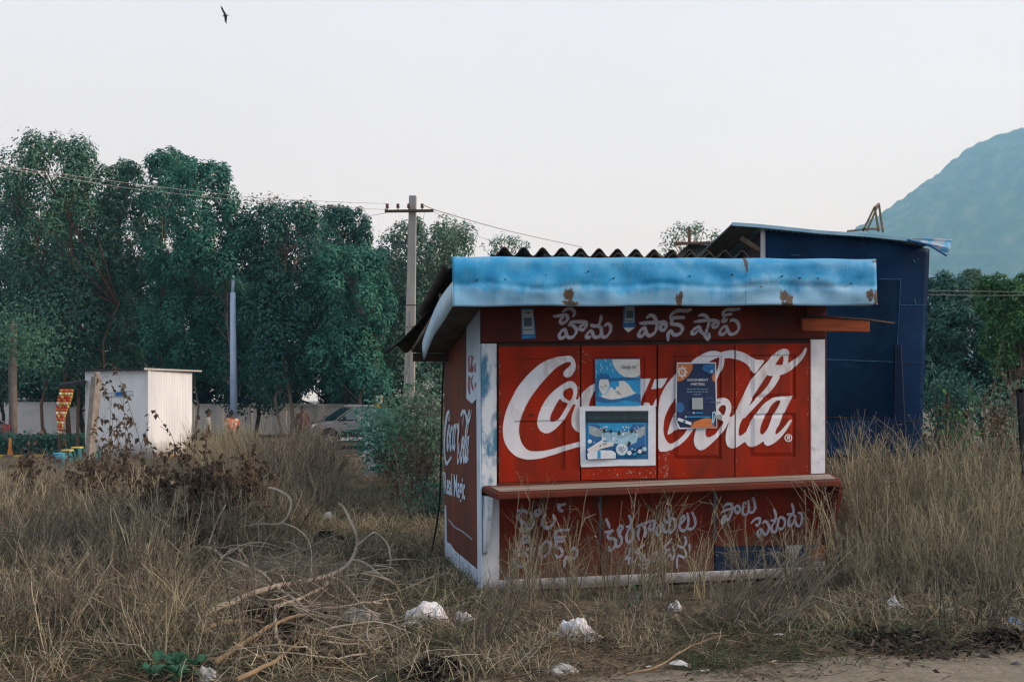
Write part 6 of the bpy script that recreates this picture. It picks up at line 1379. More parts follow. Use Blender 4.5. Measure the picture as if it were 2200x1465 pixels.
def left_edge(px, d, x):   # how weedy it is: 1 left, fading to the trodden ground before the stall
    lim = 560 + 210 * sm(11, 18, d) + 90 * math.sin(d * 1.7)
    if d < 10.2: lim = 430 + 60 * math.sin(d * 2.3) + 150 * sm(9.2, 10.2, d)
    return 1 - sm(lim - 130, lim + 120, px)
# left thicket
scatter('dry_brush', 'tangled mass of dry straw-coloured weed stalks covering the left side of the plot', 'dry weeds', weed_col, 11,
        fill(500, 5.9, 16, lambda d: (-150, 800), lambda px, d, x: (.66 + .26 * sm(7, 11, d) - .25 * sm(12, 15, d)) * (1.0 if px < 420 else .85), .24, left_edge))
scatter('dry_brush', 'belt of dry grey-brown weeds between the left thicket and the road', 'dry weeds', twig_col, 7,
        fill(1150, 14, 28.5, lambda d: (-150, 960), lambda px, d, x: .42 + .40 * sm(415, 440, px) * (1 - sm(700, 760, px)) + (.75 * rng.uniform() if 548 < px < 715 and d < 22 else 0) + .08 * sm(700, 950, px), .2, None))
scatter('dry_brush', 'dark twiggy dead weeds mixed into the left thicket', 'dry weeds', twig_col, 7,
        fill(520, 6.0, 15, lambda d: (-150, 760), lambda px, d, x: (.7 + .2 * sm(7, 11, d) - .2 * sm(12, 15, d)), .25, left_edge))
# right thicket
rh = lambda px, d, x: (.70 + .45 * sm(8.5, 11, d)) * sm(1770, 1880, px + (d - 8) * 12) * (1.0 if d > 8.2 else .7)
scatter('dry_brush', 'thick stand of tall dry weeds right of the red stall before the navy shed', 'dry weeds', tall_col, 7,
        [p for p in fill(560, 7.9, 12.6, lambda d: (1740, 2330), rh, .16, None) if not in_stall(p[0], p[1], .25)])
scatter('dry_brush', 'undergrowth of dry stalks right of the red stall', 'dry weeds', weed_col, 11,
        [p for p in fill(300, 7.4, 14.5, lambda d: (1740, 2330), lambda px, d, x: .75 * rh(px, d, x), .2, None) if not in_stall(p[0], p[1], .2)])
scatter('dry_brush', 'dry weeds behind the right thicket below the green trees', 'dry weeds', twig_col, 7,
        fill(260, 14, 24, lambda d: (1780, 2330), lambda px, d, x: 1.05, .15, None))
# sparse stalks in front of the stall
def front_pts(n, v0, v1, s0, s1, tilt=.12, t0=-.1, t1=3.3):
    o = []
    for i in range(n):
        t = rng.uniform(t0, t1); v = rng.uniform(v0, v1); x = KX + t * ca + v * sa; y = KY + t * sa - v * ca
        o.append((x, y, rng.uniform(s0, s1), rng.normal() * tilt, rng.normal() * tilt))
    return o
scatter('dry_stalks', 'thin reddish straw stalks growing up against the lower front of the red stall', 'dry weeds', tall_col, 7, front_pts(36, .06, .75, .42, .98) + front_pts(8, .1, .9, .5, .95, .14, 2.2, 3.3))
scatter('dry_stalks', 'bare brown twigs standing in the trodden ground before the red stall', 'dry weeds', twig_col, 7, front_pts(40, .35, 1.9, .3, .62, .2) + front_pts(14, .3, 1.6, .5, .8, .3, 2.6, 4.2))
# low grass, litter
scatter('dry_grass', 'low tufts of dry grass over the whole plot', 'grass', tuft_col, 6,
        fill(2600, 5.6, 16, lambda d: (-120, 2330), lambda px, d, x: .95 * (1 - .85 * (1 - sm(-.05, .45, d - path_edge(x)) if x > .2 else 0)) * (rng.uniform() < (1 if x < .2 or d > path_edge(x) - .05 else .35)), .25, None))
scatter('green_grass', 'patches of short green grass among the dry stalks', 'grass', green_col, 5,
        fill(3600, 5.7, 18, lambda d: (-120, 2330), lambda px, d, x: (.95 if mnoise.noise(Vector((x * .9, d * .9, 8))) > -.08 else 0) * (1 if d > path_edge(x) - .2 or x < 0 else 0), .2, None))
scatter('straw_litter', 'fallen straw and dead leaves lying on the ground', 'litter', lit_col, 6,
        fill(3400, 5.5, 16, lambda d: (-120, 2330), lambda px, d, x: 1.0 if (x < .3 or d > path_edge(x) - .1 or rng.uniform() < .05) else 0, .04, None))

# ------------------------------------------------------------------ single plants
def leafy_weed(label, px, d, ytop, kind='brown', n_st=4, lean=.15, seed=0, group=None, leafs=46, size=.06, name='dry_weed'):
    r_ = np.random.default_rng(seed + 500); x = (px - CX) / FPX * d; g = G(x, d); h = EYE - (ytop - HY) / FPX * d - g
    t = thing(name, (x, d, g), label, 'plant', group=group); st = []; LP = []; LN = []
    for i in range(n_st):
        a = r_.uniform(0, 6.28); L = h * (1.0 if i == 0 else r_.uniform(.5, .9))
        P, rr_ = stem(r_, (r_.normal() * .05, r_.normal() * .05, -.03), (math.cos(a) * lean * (i > 0) + r_.normal() * .05 + lean * .6, math.sin(a) * lean, 1), L * 1.04, .008, 9, .05, .02); st.append((P, rr_))
        brs = [(P, 3)]
        for k in range(4):
            i0 = r_.integers(3, 9); dd = P[i0] - P[i0 - 1]; dd = dd / np.linalg.norm(dd) + r_.normal(size=3) * .5; Q, qr = stem(r_, P[i0], dd, L * .28, rr_[i0] * .7, 5, .1); st.append((Q, qr)); brs.append((Q, 1))
        for k in range(leafs):
            Q, lo_ = brs[r_.integers(0, len(brs))]; f = r_.uniform(lo_, len(Q) - 1.01); i0 = int(f); LP.append(Q[i0] + (Q[i0 + 1] - Q[i0]) * (f - i0)); LN.append(r_.normal(size=3) + np.array([0, 0, -.5]))
    V, F = strand_mesh(st, 4); np_mesh('stem', V, F, TWIG, t)
    LP = np.array(LP); LN = np.array(LN); LN /= np.linalg.norm(LN, axis=1, keepdims=True); m = len(LP)
    V, F = leaf_quads(LP, LN, size * r_.uniform(.6, 1.4, m), size * .75 * r_.uniform(.6, 1.3, m), .35); np_mesh('leaves', V, F, LV[kind], t)
    return t
WK = 'dead leafy weeds before the booth'
leafy_weed('dead brown-leaved weed standing before the left wall of the booth, nearest the leaning post', 222, 13.5, 850, seed=1, group=WK)
leafy_weed('tall dead brown-leaved weed before the middle of the shaded booth wall', 285, 13, 846, seed=2, group=WK, n_st=5)
leafy_weed('dead brown-leaved weed leaning before the corner of the booth', 345, 12.5, 822, seed=3, group=WK, lean=-.22)
leafy_weed('dead brown-leaved weed before the right end of the sunlit booth wall', 405, 13, 868, seed=4, group=WK)
leafy_weed('low dark-leaved dead weed between the booth and the seated brush', 455, 12, 955, seed=5, group=WK, n_st=7, leafs=70)
leafy_weed('low dark-leaved dead weed below the person in orange', 520, 11.5, 958, seed=6, group=WK, n_st=7, leafs=70)
leafy_weed('dead brown-leaved weed below the sachet banner', 150, 13, 912, seed=7, group=WK, n_st=6, leafs=60)
leafy_weed('dead brown-leaved weed at the far left above the kerb stones', 60, 13.5, 920, seed=8, group=WK, n_st=6, leafs=55)
leafy_weed('dead brown-leaved weed under the leaning post', 195, 12, 925, seed=9, group=WK, n_st=6, leafs=60)
leafy_weed('dark dead weed with thick leaves left of the fallen branch', 330, 10.6, 1010, seed=10, group=WK, n_st=6, leafs=60)
WR = 'dead leafy weeds at the right'
leafy_weed('dead rusty-leaved weed rising before the dark right-hand tree', 2100, 15, 745, seed=11, group=WR, n_st=4, leafs=40)
leafy_weed('tangled dead weed with pale dry leaves beside the black board', 2150, 14, 770, seed=12, group=WR, n_st=7, leafs=60)
leafy_weed('short brown dead weed right of the navy shed', 2020, 14.5, 838, seed=13, group=WR, n_st=8, leafs=60)
leafy_weed('brown dead weed low before the black board', 2140, 11.8, 900, seed=14, group=WR, n_st=7, leafs=60)
leafy_weed('small bright green shoot standing in the dry weeds right of the shed', 2068, 15, 806, 'bright', 5, seed=15, leafs=16, size=.12, name='green_shoot')
leafy_weed('tiny bright green shoot at the foot of the navy shed', 2022, 14.8, 834, 'bright', 4, seed=16, leafs=12, size=.10, name='green_shoot')
leafy_weed('small green seedling growing under the white base rail of the stall', 1358, 7.75, 1243, 'green', 4, seed=17, leafs=7, size=.03, name='seedling')
# flowering bush left of the stall
def bush(label, px, d, ytop, wpx, ybot, n, kind, size, seed, flowers=0, name='bush'):
    r_ = np.random.default_rng(seed + 900); x = (px - CX) / FPX * d; g = G(x, d); k = d / FPX; zt_ = EYE - (ytop - HY) * k - g; Rw = wpx * k / 2; zb = max(.0, EYE - (ybot - HY) * k - g)
    t = thing(name, (x, d, g), label, 'bush'); st = []; tips = []
    for i in range(26):
        a = r_.uniform(0, 6.28); q_ = r_.uniform(.1, 1.0); tgt = np.array([Rw * q_ * math.cos(a), Rw * .8 * q_ * math.sin(a), zb + (zt_ - zb) * (1 - .65 * q_ ** 2) * r_.uniform(.6, 1)])
        P, rr_ = stem(r_, (r_.normal() * .1, r_.normal() * .1, -.05), tgt, np.linalg.norm(tgt), .012, 8, .05); st.append((P, rr_)); tips += [P[j] for j in range(3, 9)] * (1) + [P[8], P[8], P[7]]
    tips = np.array(tips); V, F = strand_mesh(st, 4); np_mesh('stem', V, F, TWIG, t)
    P = tips[r_.integers(0, len(tips), n)] + r_.normal(size=(n, 3)) * size * 1.7; N = unit(n); N[:, 2] += .25; N /= np.linalg.norm(N, axis=1, keepdims=True)
    V, F = leaf_quads(P, N, size * r_.uniform(.6, 1.3, n), size * .55 * r_.uniform(.7, 1.2, n), .15); np_mesh('leaves', V, F, LV[kind], t)
    if flowers:
        hi = tips[tips[:, 2] > np.quantile(tips[:, 2], .55)]; P = np.repeat(hi[r_.integers(0, len(hi), flowers)] + r_.normal(size=(flowers, 3)) * .08, 14, 0); P = P + r_.normal(size=P.shape) * .035
        V, F = leaf_quads(P, unit(len(P)), .035 * r_.uniform(.6, 1.3, len(P)), .03 * np.ones(len(P)), 0); struct(np_mesh('flowers', V, F, LV['flower'], t), 'stuff')
    return t
bush('green bush with pale flower heads standing left of the stall below the pole', 905, 17.5, 792, 140, 985, 2600, 'pale', .105, 1, 70, 'flowering_bush')
bush('lower green bush hiding the rear of the SUV', 838, 19.5, 868, 110, 985, 2600, 'green', .10, 2, 6)
bush('dusty grey-green bush at the foot of the stall side wall', 880, 14.5, 930, 120, 1010, 800, 'brown', .06, 3)
bush('dark green undergrowth bush left of the stall corner', 925, 13.2, 1010, 70, 1090, 800, 'dark', .05, 4)
bush('leafy dark bush at the foot of the right-hand trees', 2040, 19, 800, 150, 900, 2600, 'dark', .09, 5)
bush('leafy bush tangled with dry leaves beside the black board', 2165, 17, 790, 140, 930, 2200, 'pale', .07, 6)

# ------------------------------------------------------------------ dead branches on the rubbish heap
BR = pm('bleached_branch', (.36, .31, .245), (.23, .195, .15), 9, .85, .3, stretch=(1, 1, 1)); BR2 = pm('brown_branch', (.24, .175, .105), (.16, .115, .07), 9, .85, .3)
def gz(px, py, lift=.0):
    """point on the ground under a pixel, raised by 'lift' towards the viewer along the same ray"""
    d = EYE * FPX / (py - HY); 
    for _ in range(4):
        x = (px - CX) / FPX * d; d = (EYE - G(x, d) - lift) * FPX / (py - HY)
    return Vector(((px - CX) / FPX * d, d, EYE - (py - HY) / FPX * d))
def p_v(p, s): return Vector((float(p[0]) * s, float(p[1]) * s, float(p[2]) * s))
def branch(label, main, subs, mat, r=.018, up=.10):
    """main/subs: photo pixel polylines with depth: (px,py,d)"""
    def lift(L): return [(px, py, min(dd, gz(px, py, up).y) if py > 900 else dd) for px, py, dd in L]
    main = lift(main); subs = [lift(s_) for s_ in subs]
    o0 = at(*main[0]); t = thing('fallen_branch', o0, label, 'branch')
    def tb(L, ra, rb, nm):
        P = smooth_pts([tuple(at(*p) - o0) for p in L], k=6); n = len(P); MB().tube([Vector(p) + Vector((0, .010 * mnoise.noise(p_v(p, 3.1)), .012 * mnoise.noise(p_v(p, 5.7)))) for i, p in enumerate(P)], [ra + (rb - ra) * i / (n - 1) for i in range(n)], 6).build(nm, mat, t, smooth=True)
    tb(main, r * 1.15, r * .55, 'limb')
    for s_ in subs: tb(s_, r * .68, r * .28, 'twig')
    return t
BB = lambda x, y, d: (400 + x / 3.15, 1000 + y / 3.15, d)
branch('long bleached branch lying across the rubbish heap with a hooked upright end', [BB(110, 1010, 8.2), BB(300, 930, 8.25), BB(520, 840, 8.35), BB(760, 790, 8.5), BB(960, 745, 8.6), BB(1060, 700, 8.7), BB(1120, 640, 8.75), BB(1155, 540, 8.8), BB(1150, 460, 8.8), BB(1100, 350, 8.85), BB(1070, 290, 8.9), BB(1030, 255, 8.9)],
       [[BB(1150, 545, 8.8), BB(1220, 490, 8.75), BB(1275, 452, 8.7), BB(1330, 490, 8.7), BB(1370, 550, 8.65), BB(1385, 640, 8.6), BB(1380, 690, 8.6)], [BB(960, 745, 8.6), BB(1060, 790, 8.4), BB(1150, 900, 8.2), BB(1230, 980, 8.1), BB(1300, 1030, 8.0)], [BB(1120, 640, 8.75), BB(1200, 660, 8.7), BB(1290, 720, 8.6), BB(1400, 800, 8.5)]], BR, .021)
branch('curling pale branch above the heap, curving down to the right', [BB(560, 150, 9.6), BB(640, 180, 9.55), BB(705, 230, 9.5), BB(700, 310, 9.4), BB(650, 380, 9.3), BB(600, 400, 9.25)], [[BB(650, 385, 9.3), BB(760, 430, 9.2), BB(820, 490, 9.1), BB(845, 570, 9.0), BB(850, 660, 8.9), BB(845, 760, 8.8)], [BB(600, 400, 9.2), BB(480, 390, 9.2), BB(420, 410, 9.1)]], BR, .014)
branch('pale forked branch descending across the heap from the left', [BB(60, 550, 8.9), BB(180, 570, 8.85), BB(250, 615, 8.8), BB(360, 660, 8.7), BB(480, 710, 8.6), BB(560, 770, 8.5), BB(620, 830, 8.4), BB(720, 890, 8.3), BB(800, 970, 8.1), BB(900, 1000, 8.0), BB(1050, 1030, 7.9)],
       [[BB(180, 620, 8.85), BB(240, 690, 8.7), BB(330, 740, 8.6), BB(450, 805, 8.5)], [BB(250, 615, 8.8), BB(340, 560, 8.8), BB(400, 620, 8.7), BB(420, 670, 8.7)], [BB(150, 540, 8.9), BB(190, 420, 9.0), BB(240, 320, 9.0), BB(270, 265, 9.05)]], BR, .015)
branch('thin branch sweeping right to left low over the dark heap', [BB(960, 790, 8.3), BB(880, 850, 8.2), BB(740, 910, 8.1), BB(600, 955, 8.0), BB(480, 975, 7.95), BB(340, 980, 7.9)], [[BB(740, 910, 8.1), BB(690, 880, 8.2), BB(560, 905, 8.2), BB(470, 880, 8.2)]], BR, .013)
branch('short white stick standing upright out of the dark heap', [BB(640, 1200, 7.5), BB(610, 1160, 7.5), BB(605, 1080, 7.55), BB(600, 975, 7.6)], [], BR, .014)
branch('long brown branch lying low in the foreground left of the white bags', [BB(200, 1330, 7.1), BB(420, 1180, 7.3), BB(640, 1050, 7.6), BB(800, 1020, 7.7), BB(960, 1030, 7.6), BB(1180, 1070, 7.5)], [[BB(640, 1050, 7.6), BB(760, 1080, 7.5), BB(900, 1110, 7.4), BB(1020, 1180, 7.2), BB(1300, 1190, 7.15)], [BB(800, 1170, 7.3), BB(830, 1120, 7.35), BB(815, 1075, 7.4)]], BR2, .016)
branch('dark brown dead branch along the bottom left foreground', [BB(340, 1450, 6.5), BB(480, 1390, 6.6), BB(620, 1310, 6.8), BB(720, 1230, 7.0), BB(800, 1170, 7.1)], [[BB(150, 1310, 7.0), BB(330, 1305, 7.0), BB(480, 1300, 6.95), BB(570, 1270, 6.9)], [BB(280, 1060, 7.7), BB(130, 1090, 7.6)]], BR2, .014)
branch('pair of brown sticks crossing the dark hollow of the heap', [BB(110, 1110, 7.6), BB(260, 1060, 7.7), BB(420, 1050, 7.8), BB(520, 1060, 7.8)], [[BB(200, 1150, 7.5), BB(320, 1130, 7.6), BB(420, 1120, 7.6)], [BB(260, 1290, 7.2), BB(340, 1200, 7.4), BB(420, 1110, 7.6)]], BR2, .017)
branch('thin bent straw branch lying near the sandy track', [(1345, 1448, 5.9), (1390, 1440, 6.0), (1440, 1415, 6.15), (1460, 1400, 6.25)], [[(1440, 1415, 6.15), (1500, 1380, 6.5), (1560, 1362, 6.7)]], BR2, .007)
def stick(px0, py0, px1, py1, lab, mat=TRUNK3, r=.012):
    a, c = gz(px0, py0, .02), gz(px1, py1, .02); o = MB().tube([a, (a + c) / 2 + Vector((0, 0, .012)), c], r, 6).build('fallen_stick', mat, smooth=True); tag(o, lab, 'stick')
stick(2032, 1378, 2128, 1392, 'straight dark stick lying at the edge of the sandy track on the right'); stick(1935, 1378, 1975, 1384, 'short dark stick among the paper scraps on the right')
# dark burnt-looking heaps
def heap(label, px, py, rx, rz, mat, n=900, seed=0, name='rubbish_heap'):
    r_ = np.random.default_rng(seed + 40); c = gz(px, py); t = thing(name, c, label, 'heap')
    P = r_.normal(size=(n, 3)) * np.array([rx, rx * .8, 0]) * .6; P[:, 2] = np.abs(r_.normal(size=n)) * .015 + rz * np.exp(-((P[:, 0] / rx) ** 2 + (P[:, 1] / (rx * .8)) ** 2) * 1.6)
    N = unit(n); N[:, 2] *= .6; V, F = leaf_quads(P, N, r_.uniform(.03, .10, n), r_.uniform(.012, .04, n), .2); struct(np_mesh('debris', V, F, mat, t), 'stuff')
    return t
char = leaf_mat('dark_debris', [(.012, .012, .012), (.025, .022, .018), (.05, .042, .033), (.10, .085, .065)], 0, .9, .1)
heap('dark hollow of dead leaves and sticks under the long bleached branch', 560, 1345, .30, .12, char, 900, 1); heap('small black heap of burnt refuse at the bottom edge', 940, 1450, .16, .08, char, 800, 2); heap('black plastic-strewn heap left of the stall in the dry grass', 700, 1172, .22, .13, char, 800, 3)
heap('brown heap of dead leaves under the curling branch at the left', 330, 1165, .30, .22, LITTER, 1100, 4); heap('dusty leaf heap beside the dirty bag', 585, 1140, .22, .16, char, 700, 5); heap('matted dry straw heap in the left foreground', 640, 1410, .35, .10, LITTER, 1500, 6)
heap('low pile of torn refuse at the right end of the track', 2165, 1385, .22, .06, char, 700, 7); heap('dark litter drift along the edge of the sandy track', 1900, 1385, .40, .05, char, 900, 8)

# ------------------------------------------------------------------ thrown-away bags, papers, stones
def crumple(name, label, cat, px, py, w, dp, h, mat, seed=0, sub=4, amp=.32, group=None, rz=0.0):
    """crumpled bag/stone resting where pixel (px,py) meets the ground"""
    c = gz(px, py); bm = bmesh.new(); bmesh.ops.create_icosphere(bm, subdivisions=sub, radius=1)
    for v in bm.verts:
        d = v.co.normalized(); n_ = 1.0 * mnoise.noise(d * 1.5 + Vector((seed * 3.1, 0, 0))) + .42 * (.45 - abs(mnoise.noise(d * 2.7 + Vector((0, seed * 2.3, 0)))) * 1.6) + .16 * (.4 - abs(mnoise.noise(d * 6.1 + Vector((seed, 1, 0)))) * 1.8)
        f = 1 + amp * n_; p = d * f; v.co = Vector((p.x * w / 2 * (1.25 - .35 * max(0, p.z)), p.y * dp / 2, max(-.06, p.z * (.95 + .22 * mnoise.noise(Vector((p.x * 2 + seed, p.y * 2, 0))))) * h))
    me = bpy.data.meshes.new(name); bm.to_mesh(me); bm.free(); me.materials.append(mat)
    me.polygons.foreach_set('use_smooth', [True] * len(me.polygons))
    o = bpy.data.objects.new(name, me); C.objects.link(o); o.location = c + Vector((0, dp * .3, .0)); o.rotation_euler = (0, 0, rz); return tag(o, label, cat, group)
bagm = pm('white_plastic', (.70, .70, .71), (.56, .56, .58), 9, .4, .4, spots=(.40, .37, .31), spot_scale=9, spot_lo=.58, spot_hi=.72, bdist=.006); bagd = pm('dirty_plastic', (.40, .41, .40), (.26, .27, .26), 8, .6, .3, spots=(.16, .14, .11), spot_scale=9, spot_lo=.55, spot_hi=.7)
greyrag = pm('grey_rag', (.26, .25, .22), (.17, .165, .15), 7, .9, .4, spots=(.10, .09, .075), spot_scale=9, spot_lo=.55, spot_hi=.7); paper = pm('paper_scrap', (.60, .60, .58), (.46, .46, .44), 9, .85)
bagb = crumple('plastic_bag', 'largest white plastic bag on the ground left of the stall corner', 'plastic bag', 914, 1342, .29, .22, .155, bagm, 1, 5, .30)
ck = gz(914, 1342)
for (dx, dz, w_, h_) in ((.03, .07, .022, .02), (.075, .055, .03, .011)):
    b = MB(); b.add([(dx - w_ / 2, -.085 - .02, dz - h_ / 2), (dx + w_ / 2, -.08 - .02, dz - h_ / 2), (dx + w_ / 2 * .7, -.075 - .02, dz + h_ / 2), (dx - w_ / 2, -.078 - .02, dz + h_ / 2)], [(0, 1, 2, 3)])
    b.build('printed_mark', pm('black_print', (.02, .02, .02), (.015, .015, .015), 9, .6), bagb)
crumple('plastic_bag', 'flat white bag tail trailing from the largest white bag', 'plastic bag', 884, 1345, .14, .10, .03, bagm, 2, 4, .45); crumple('plastic_bag', 'small torn white bag with a yellowish stain right of the largest bag', 'plastic bag', 994, 1334, .14, .10, .065, bagm, 3, 4, .65)
crumple('plastic_bag', 'crumpled translucent white bag in front of the middle of the stall', 'plastic bag', 1240, 1378, .25, .17, .13, bagm, 4, 5, .55); crumple('plastic_bag', 'dirty grey plastic bag half buried in the grass at the bottom centre', 'plastic bag', 1208, 1447, .15, .12, .045, bagd, 5, 4, .5)
crumple('stone', 'pale flat rounded stone under the base rail of the stall', 'stone', 1411, 1283, .115, .10, .05, pm('pale_stone', (.42, .41, .38), (.32, .31, .29), 9, .9, .3), 6, 3, .15); crumple('paper_cup', 'small crushed bright white cup right of the pale stone', 'litter', 1452, 1312, .085, .07, .06, bagm, 7, 4, .6)
crumple('rag', 'grey dusty sack lump lying behind the branches left of the white bags', 'rag', 770, 1338, .25, .18, .10, greyrag, 8, 4, .35); crumple('rag', 'smaller grey-green rag lump below the dusty sack', 'rag', 790, 1378, .13, .11, .05, greyrag, 9, 4, .4)
crumple('plastic_bag', 'dirty white bag tangled under the curling branch at the left', 'plastic bag', 515, 1132, .26, .18, .10, bagd, 10, 4, .5); crumple('plastic_bag', 'grey rag-like bag caught under the hooked branch end', 'plastic bag', 706, 1122, .16, .12, .10, bagd, 11, 4, .6)
crumple('plastic_bag', 'pale blue plastic wrapper cut by the right picture edge', 'plastic bag', 2188, 1350, .16, .12, .06, pm('blue_plastic', (.18, .34, .52), (.12, .26, .44), 9, .45), 12, 4, .55); crumple('plastic_bag', 'silvery crumpled wrapper beside the green leaves at the bottom left', 'plastic bag', 446, 1462, .13, .10, .07, pm('silver_foil', (.52, .50, .48), (.34, .32, .30), 11, .3, .4, metal=.4), 13, 4, .6)
crumple('plastic_bag', 'torn white scrap hanging in the dry weeds right of the stall', 'plastic bag', 1922, 1312, .10, .07, .08, bagm, 14, 4, .9); crumple('stone', 'small dark stone on the sandy track at the right', 'stone', 2108, 1404, .05, .045, .03, pm('dark_stone', (.08, .09, .09), (.06, .065, .065), 9, .9), 15, 3, .2); crumple('stone', 'dark flat stone at the right picture edge of the track', 'stone', 2186, 1432, .07, .05, .03, MATS['dark_stone'], 16, 3, .2)
sc_list = [(1955, 1386, .11, 'long torn cardboard scrap on the right of the track', 'tan'), (1972, 1394, .07, 'white paper scrap just below the torn cardboard', 'w'), (1878, 1368, .06, 'tan paper scrap left of the torn cardboard', 'tan'), (1672, 1368, .07, 'pale curled scrap on the dark edge of the grass', 'w'), (1557, 1370, .035, 'small cream scrap in the dry grass below the stall', 'w'),
           (1513, 1403, .05, 'bluish white scrap near the bent straw branch', 'w'), (1394, 1436, .03, 'tiny pale blue paper corner at the bottom', 'w'), (1464, 1432, .11, 'tattered pale plastic strip at the bottom edge of the grass', 'w'), (1510, 1446, .06, 'white scrap nearest the bottom edge of the track', 'w'), (1662, 1426, .06, 'grey scrap on the sandy track', 'tan'),
           (2118, 1374, .10, 'beige scrap right of the straight dark stick', 'tan'), (2030, 1312, .09, 'pale blue-white plastic scrap in the dry weeds on the right', 'w'), (2060, 1356, .05, 'white scrap under the twigs at the right', 'w'), (1962, 1358, .05, 'crumpled white scrap between the twigs and the torn cardboard', 'w'), (1184, 1308, .02, 'tiny white scrap in the grass before the stall', 'w'), (742, 1070, .07, 'pale scrap in the trodden grass left of the stall', 'w'), (648, 1048, .06, 'small pale scrap above the curling branch', 'w')]
tan = pm('cardboard', (.40, .32, .23), (.30, .235, .165), 9, .9)
for i, (px, py, s_, lab, k_) in enumerate(sc_list):
    c = gz(px, py, .01); r_ = random.Random(i); b = MB(); e = [r_.uniform(.7, 1.2) for _ in range(6)]
    b.grid(lambda u, v: ((u - .5) * s_ * (1 + .2 * math.sin(v * 5 + i)), (v - .5) * s_ * .55 * (1 + .25 * math.sin(u * 6 + i)), .012 + s_ * .22 * abs(math.sin(u * 2.6 + i) * math.cos(v * 2 + i * .7))), 7, 5)
    o = b.build('paper_scrap', paper if k_ == 'w' else tan, smooth=False, solid=.0008); o.location = c; o.rotation_euler = (0, 0, r_.uniform(-.6, .6)); tag(o, lab, 'litter')
# broad green leaves at the bottom left
c = gz(372, 1458); gp = thing('green_plant', c, 'clump of broad green leaves at the bottom left corner', 'plant')
r_ = np.random.default_rng(77); lm = leaf_mat('broad_green_leaf', [(.03, .10, .065), (.045, .14, .085), (.075, .19, .11)], .3)
leafm = None
for i in range(24):
    a = r_.uniform(0, 6.28); L = r_.uniform(.05, .095); rr_ = r_.uniform(.0, .12); b = MB()
    b.grid(lambda u, v: ((v - .0) * L, (u - .5) * L * .95 * math.sin(math.pi * min(.98, v * .9 + .08)) ** .7, .03 * math.sin(v * 2.4) + .012 * math.cos(u * 9) + .01 * abs(u - .5)), 6, 6)
    o = b.build('leaf', lm, gp, smooth=True); o.location = (rr_ * 1.5 * math.cos(a), rr_ * .8 * math.sin(a), .03 + r_.uniform(0, .075)); o.rotation_euler = (r_.normal() * .4, r_.normal() * .5, a + r_.normal() * .6)
# small roadside things at the left and the sign on a stake
def gp_(px, d): p = at(px, 860, d); return Vector((p.x, d, G(p.x, d)))
def crate(px, d, top, body, label, h=.36, w_=.32):
    t = thing('plastic_stool', gp_(px, d), label, 'stool'); b = MB()
    b.hexa([(-w_ / 2 * .8, -w_ / 2 * .8, h - .05), (w_ / 2 * .8, -w_ / 2 * .8, h - .05), (w_ / 2 * .8, -w_ / 2 * .8, h), (-w_ / 2 * .8, -w_ / 2 * .8, h), (-w_ / 2 * .8, w_ / 2 * .8, h - .05), (w_ / 2 * .8, w_ / 2 * .8, h - .05), (w_ / 2 * .8, w_ / 2 * .8, h), (-w_ / 2 * .8, w_ / 2 * .8, h)]); b.build('seat', top, t, bevel=.01)
    for sx_ in (-1, 1):
        for sy_ in (-1, 1): MB().beam((sx_ * w_ / 2, sy_ * w_ / 2, 0), (sx_ * w_ / 2 * .75, sy_ * w_ / 2 * .75, h - .05), .05, .02).build('leg', body, t)
yel = pm('yellow_plastic', (.62, .48, .12), (.52, .38, .08), 9, .5); teal = pm('teal_plastic', (.02, .17, .18), (.015, .12, .13), 9, .5); cyan = pm('light_blue_plastic', (.12, .40, .56), (.09, .32, .46), 9, .5)
crate(145, 28.2, yel, teal, 'yellow-topped teal plastic stool under the sachet banner'); crate(166, 28.6, yel, teal, 'second yellow-topped teal plastic stool, nearer the leaning post', .42); crate(202, 28.0, teal, teal, 'plain teal plastic stool at the foot of the booth wall', .34, .26)
b = MB(); b.lathe([(0, 0), (.13, 0), (.16, .28), (.165, .29), (.15, .29), (.125, .02), (0, .02)], 16); o = b.build('bucket', cyan, smooth=True); o.location = gp_(127, 27.6); tag(o, 'light blue plastic bucket left of the teal stools', 'bucket')
b = MB(); b.lathe([(0, 0), (.12, 0), (.145, .25), (.15, .26), (.135, .26), (.115, .02), (0, .02)], 16); o = b.build('bucket', cyan, smooth=True); o.location = gp_(134, 26.4); tag(o, 'second light blue bucket standing before the teal stools', 'bucket')
s0 = gp_(815, 27.5); sgn = thing('roadside_sign', s0, 'small yellow sign with a white square on a stake before the trees', 'sign')
b = MB(); b.tube([(0, 0, -.1), (0, 0, 1.5)], .02, 6); b.build('stake', MATS['brown_timber'], sgn)
zz = lambda py: EYE - (py - HY) / FPX * 27.5 - s0.z
b = MB(); b.box(-.10, .10, -.03, -.015, zz(877), zz(850)); b.build('sign_board', yel if False else pm('ochre_sign', (.45, .27, .07), (.36, .2, .05), 9, .6), sgn)
b = MB(); b.box(-.085, .085, -.036, -.0305, zz(866), zz(851)); b.build('sign_face', pm('sign_white', (.6, .6, .55), (.5, .5, .46), 9, .6), sgn)
b = MB(); b.box(-.03, .03, -.042, -.037, zz(863), zz(854)); b.build('sign_mark', MATS['black_trim'], sgn)
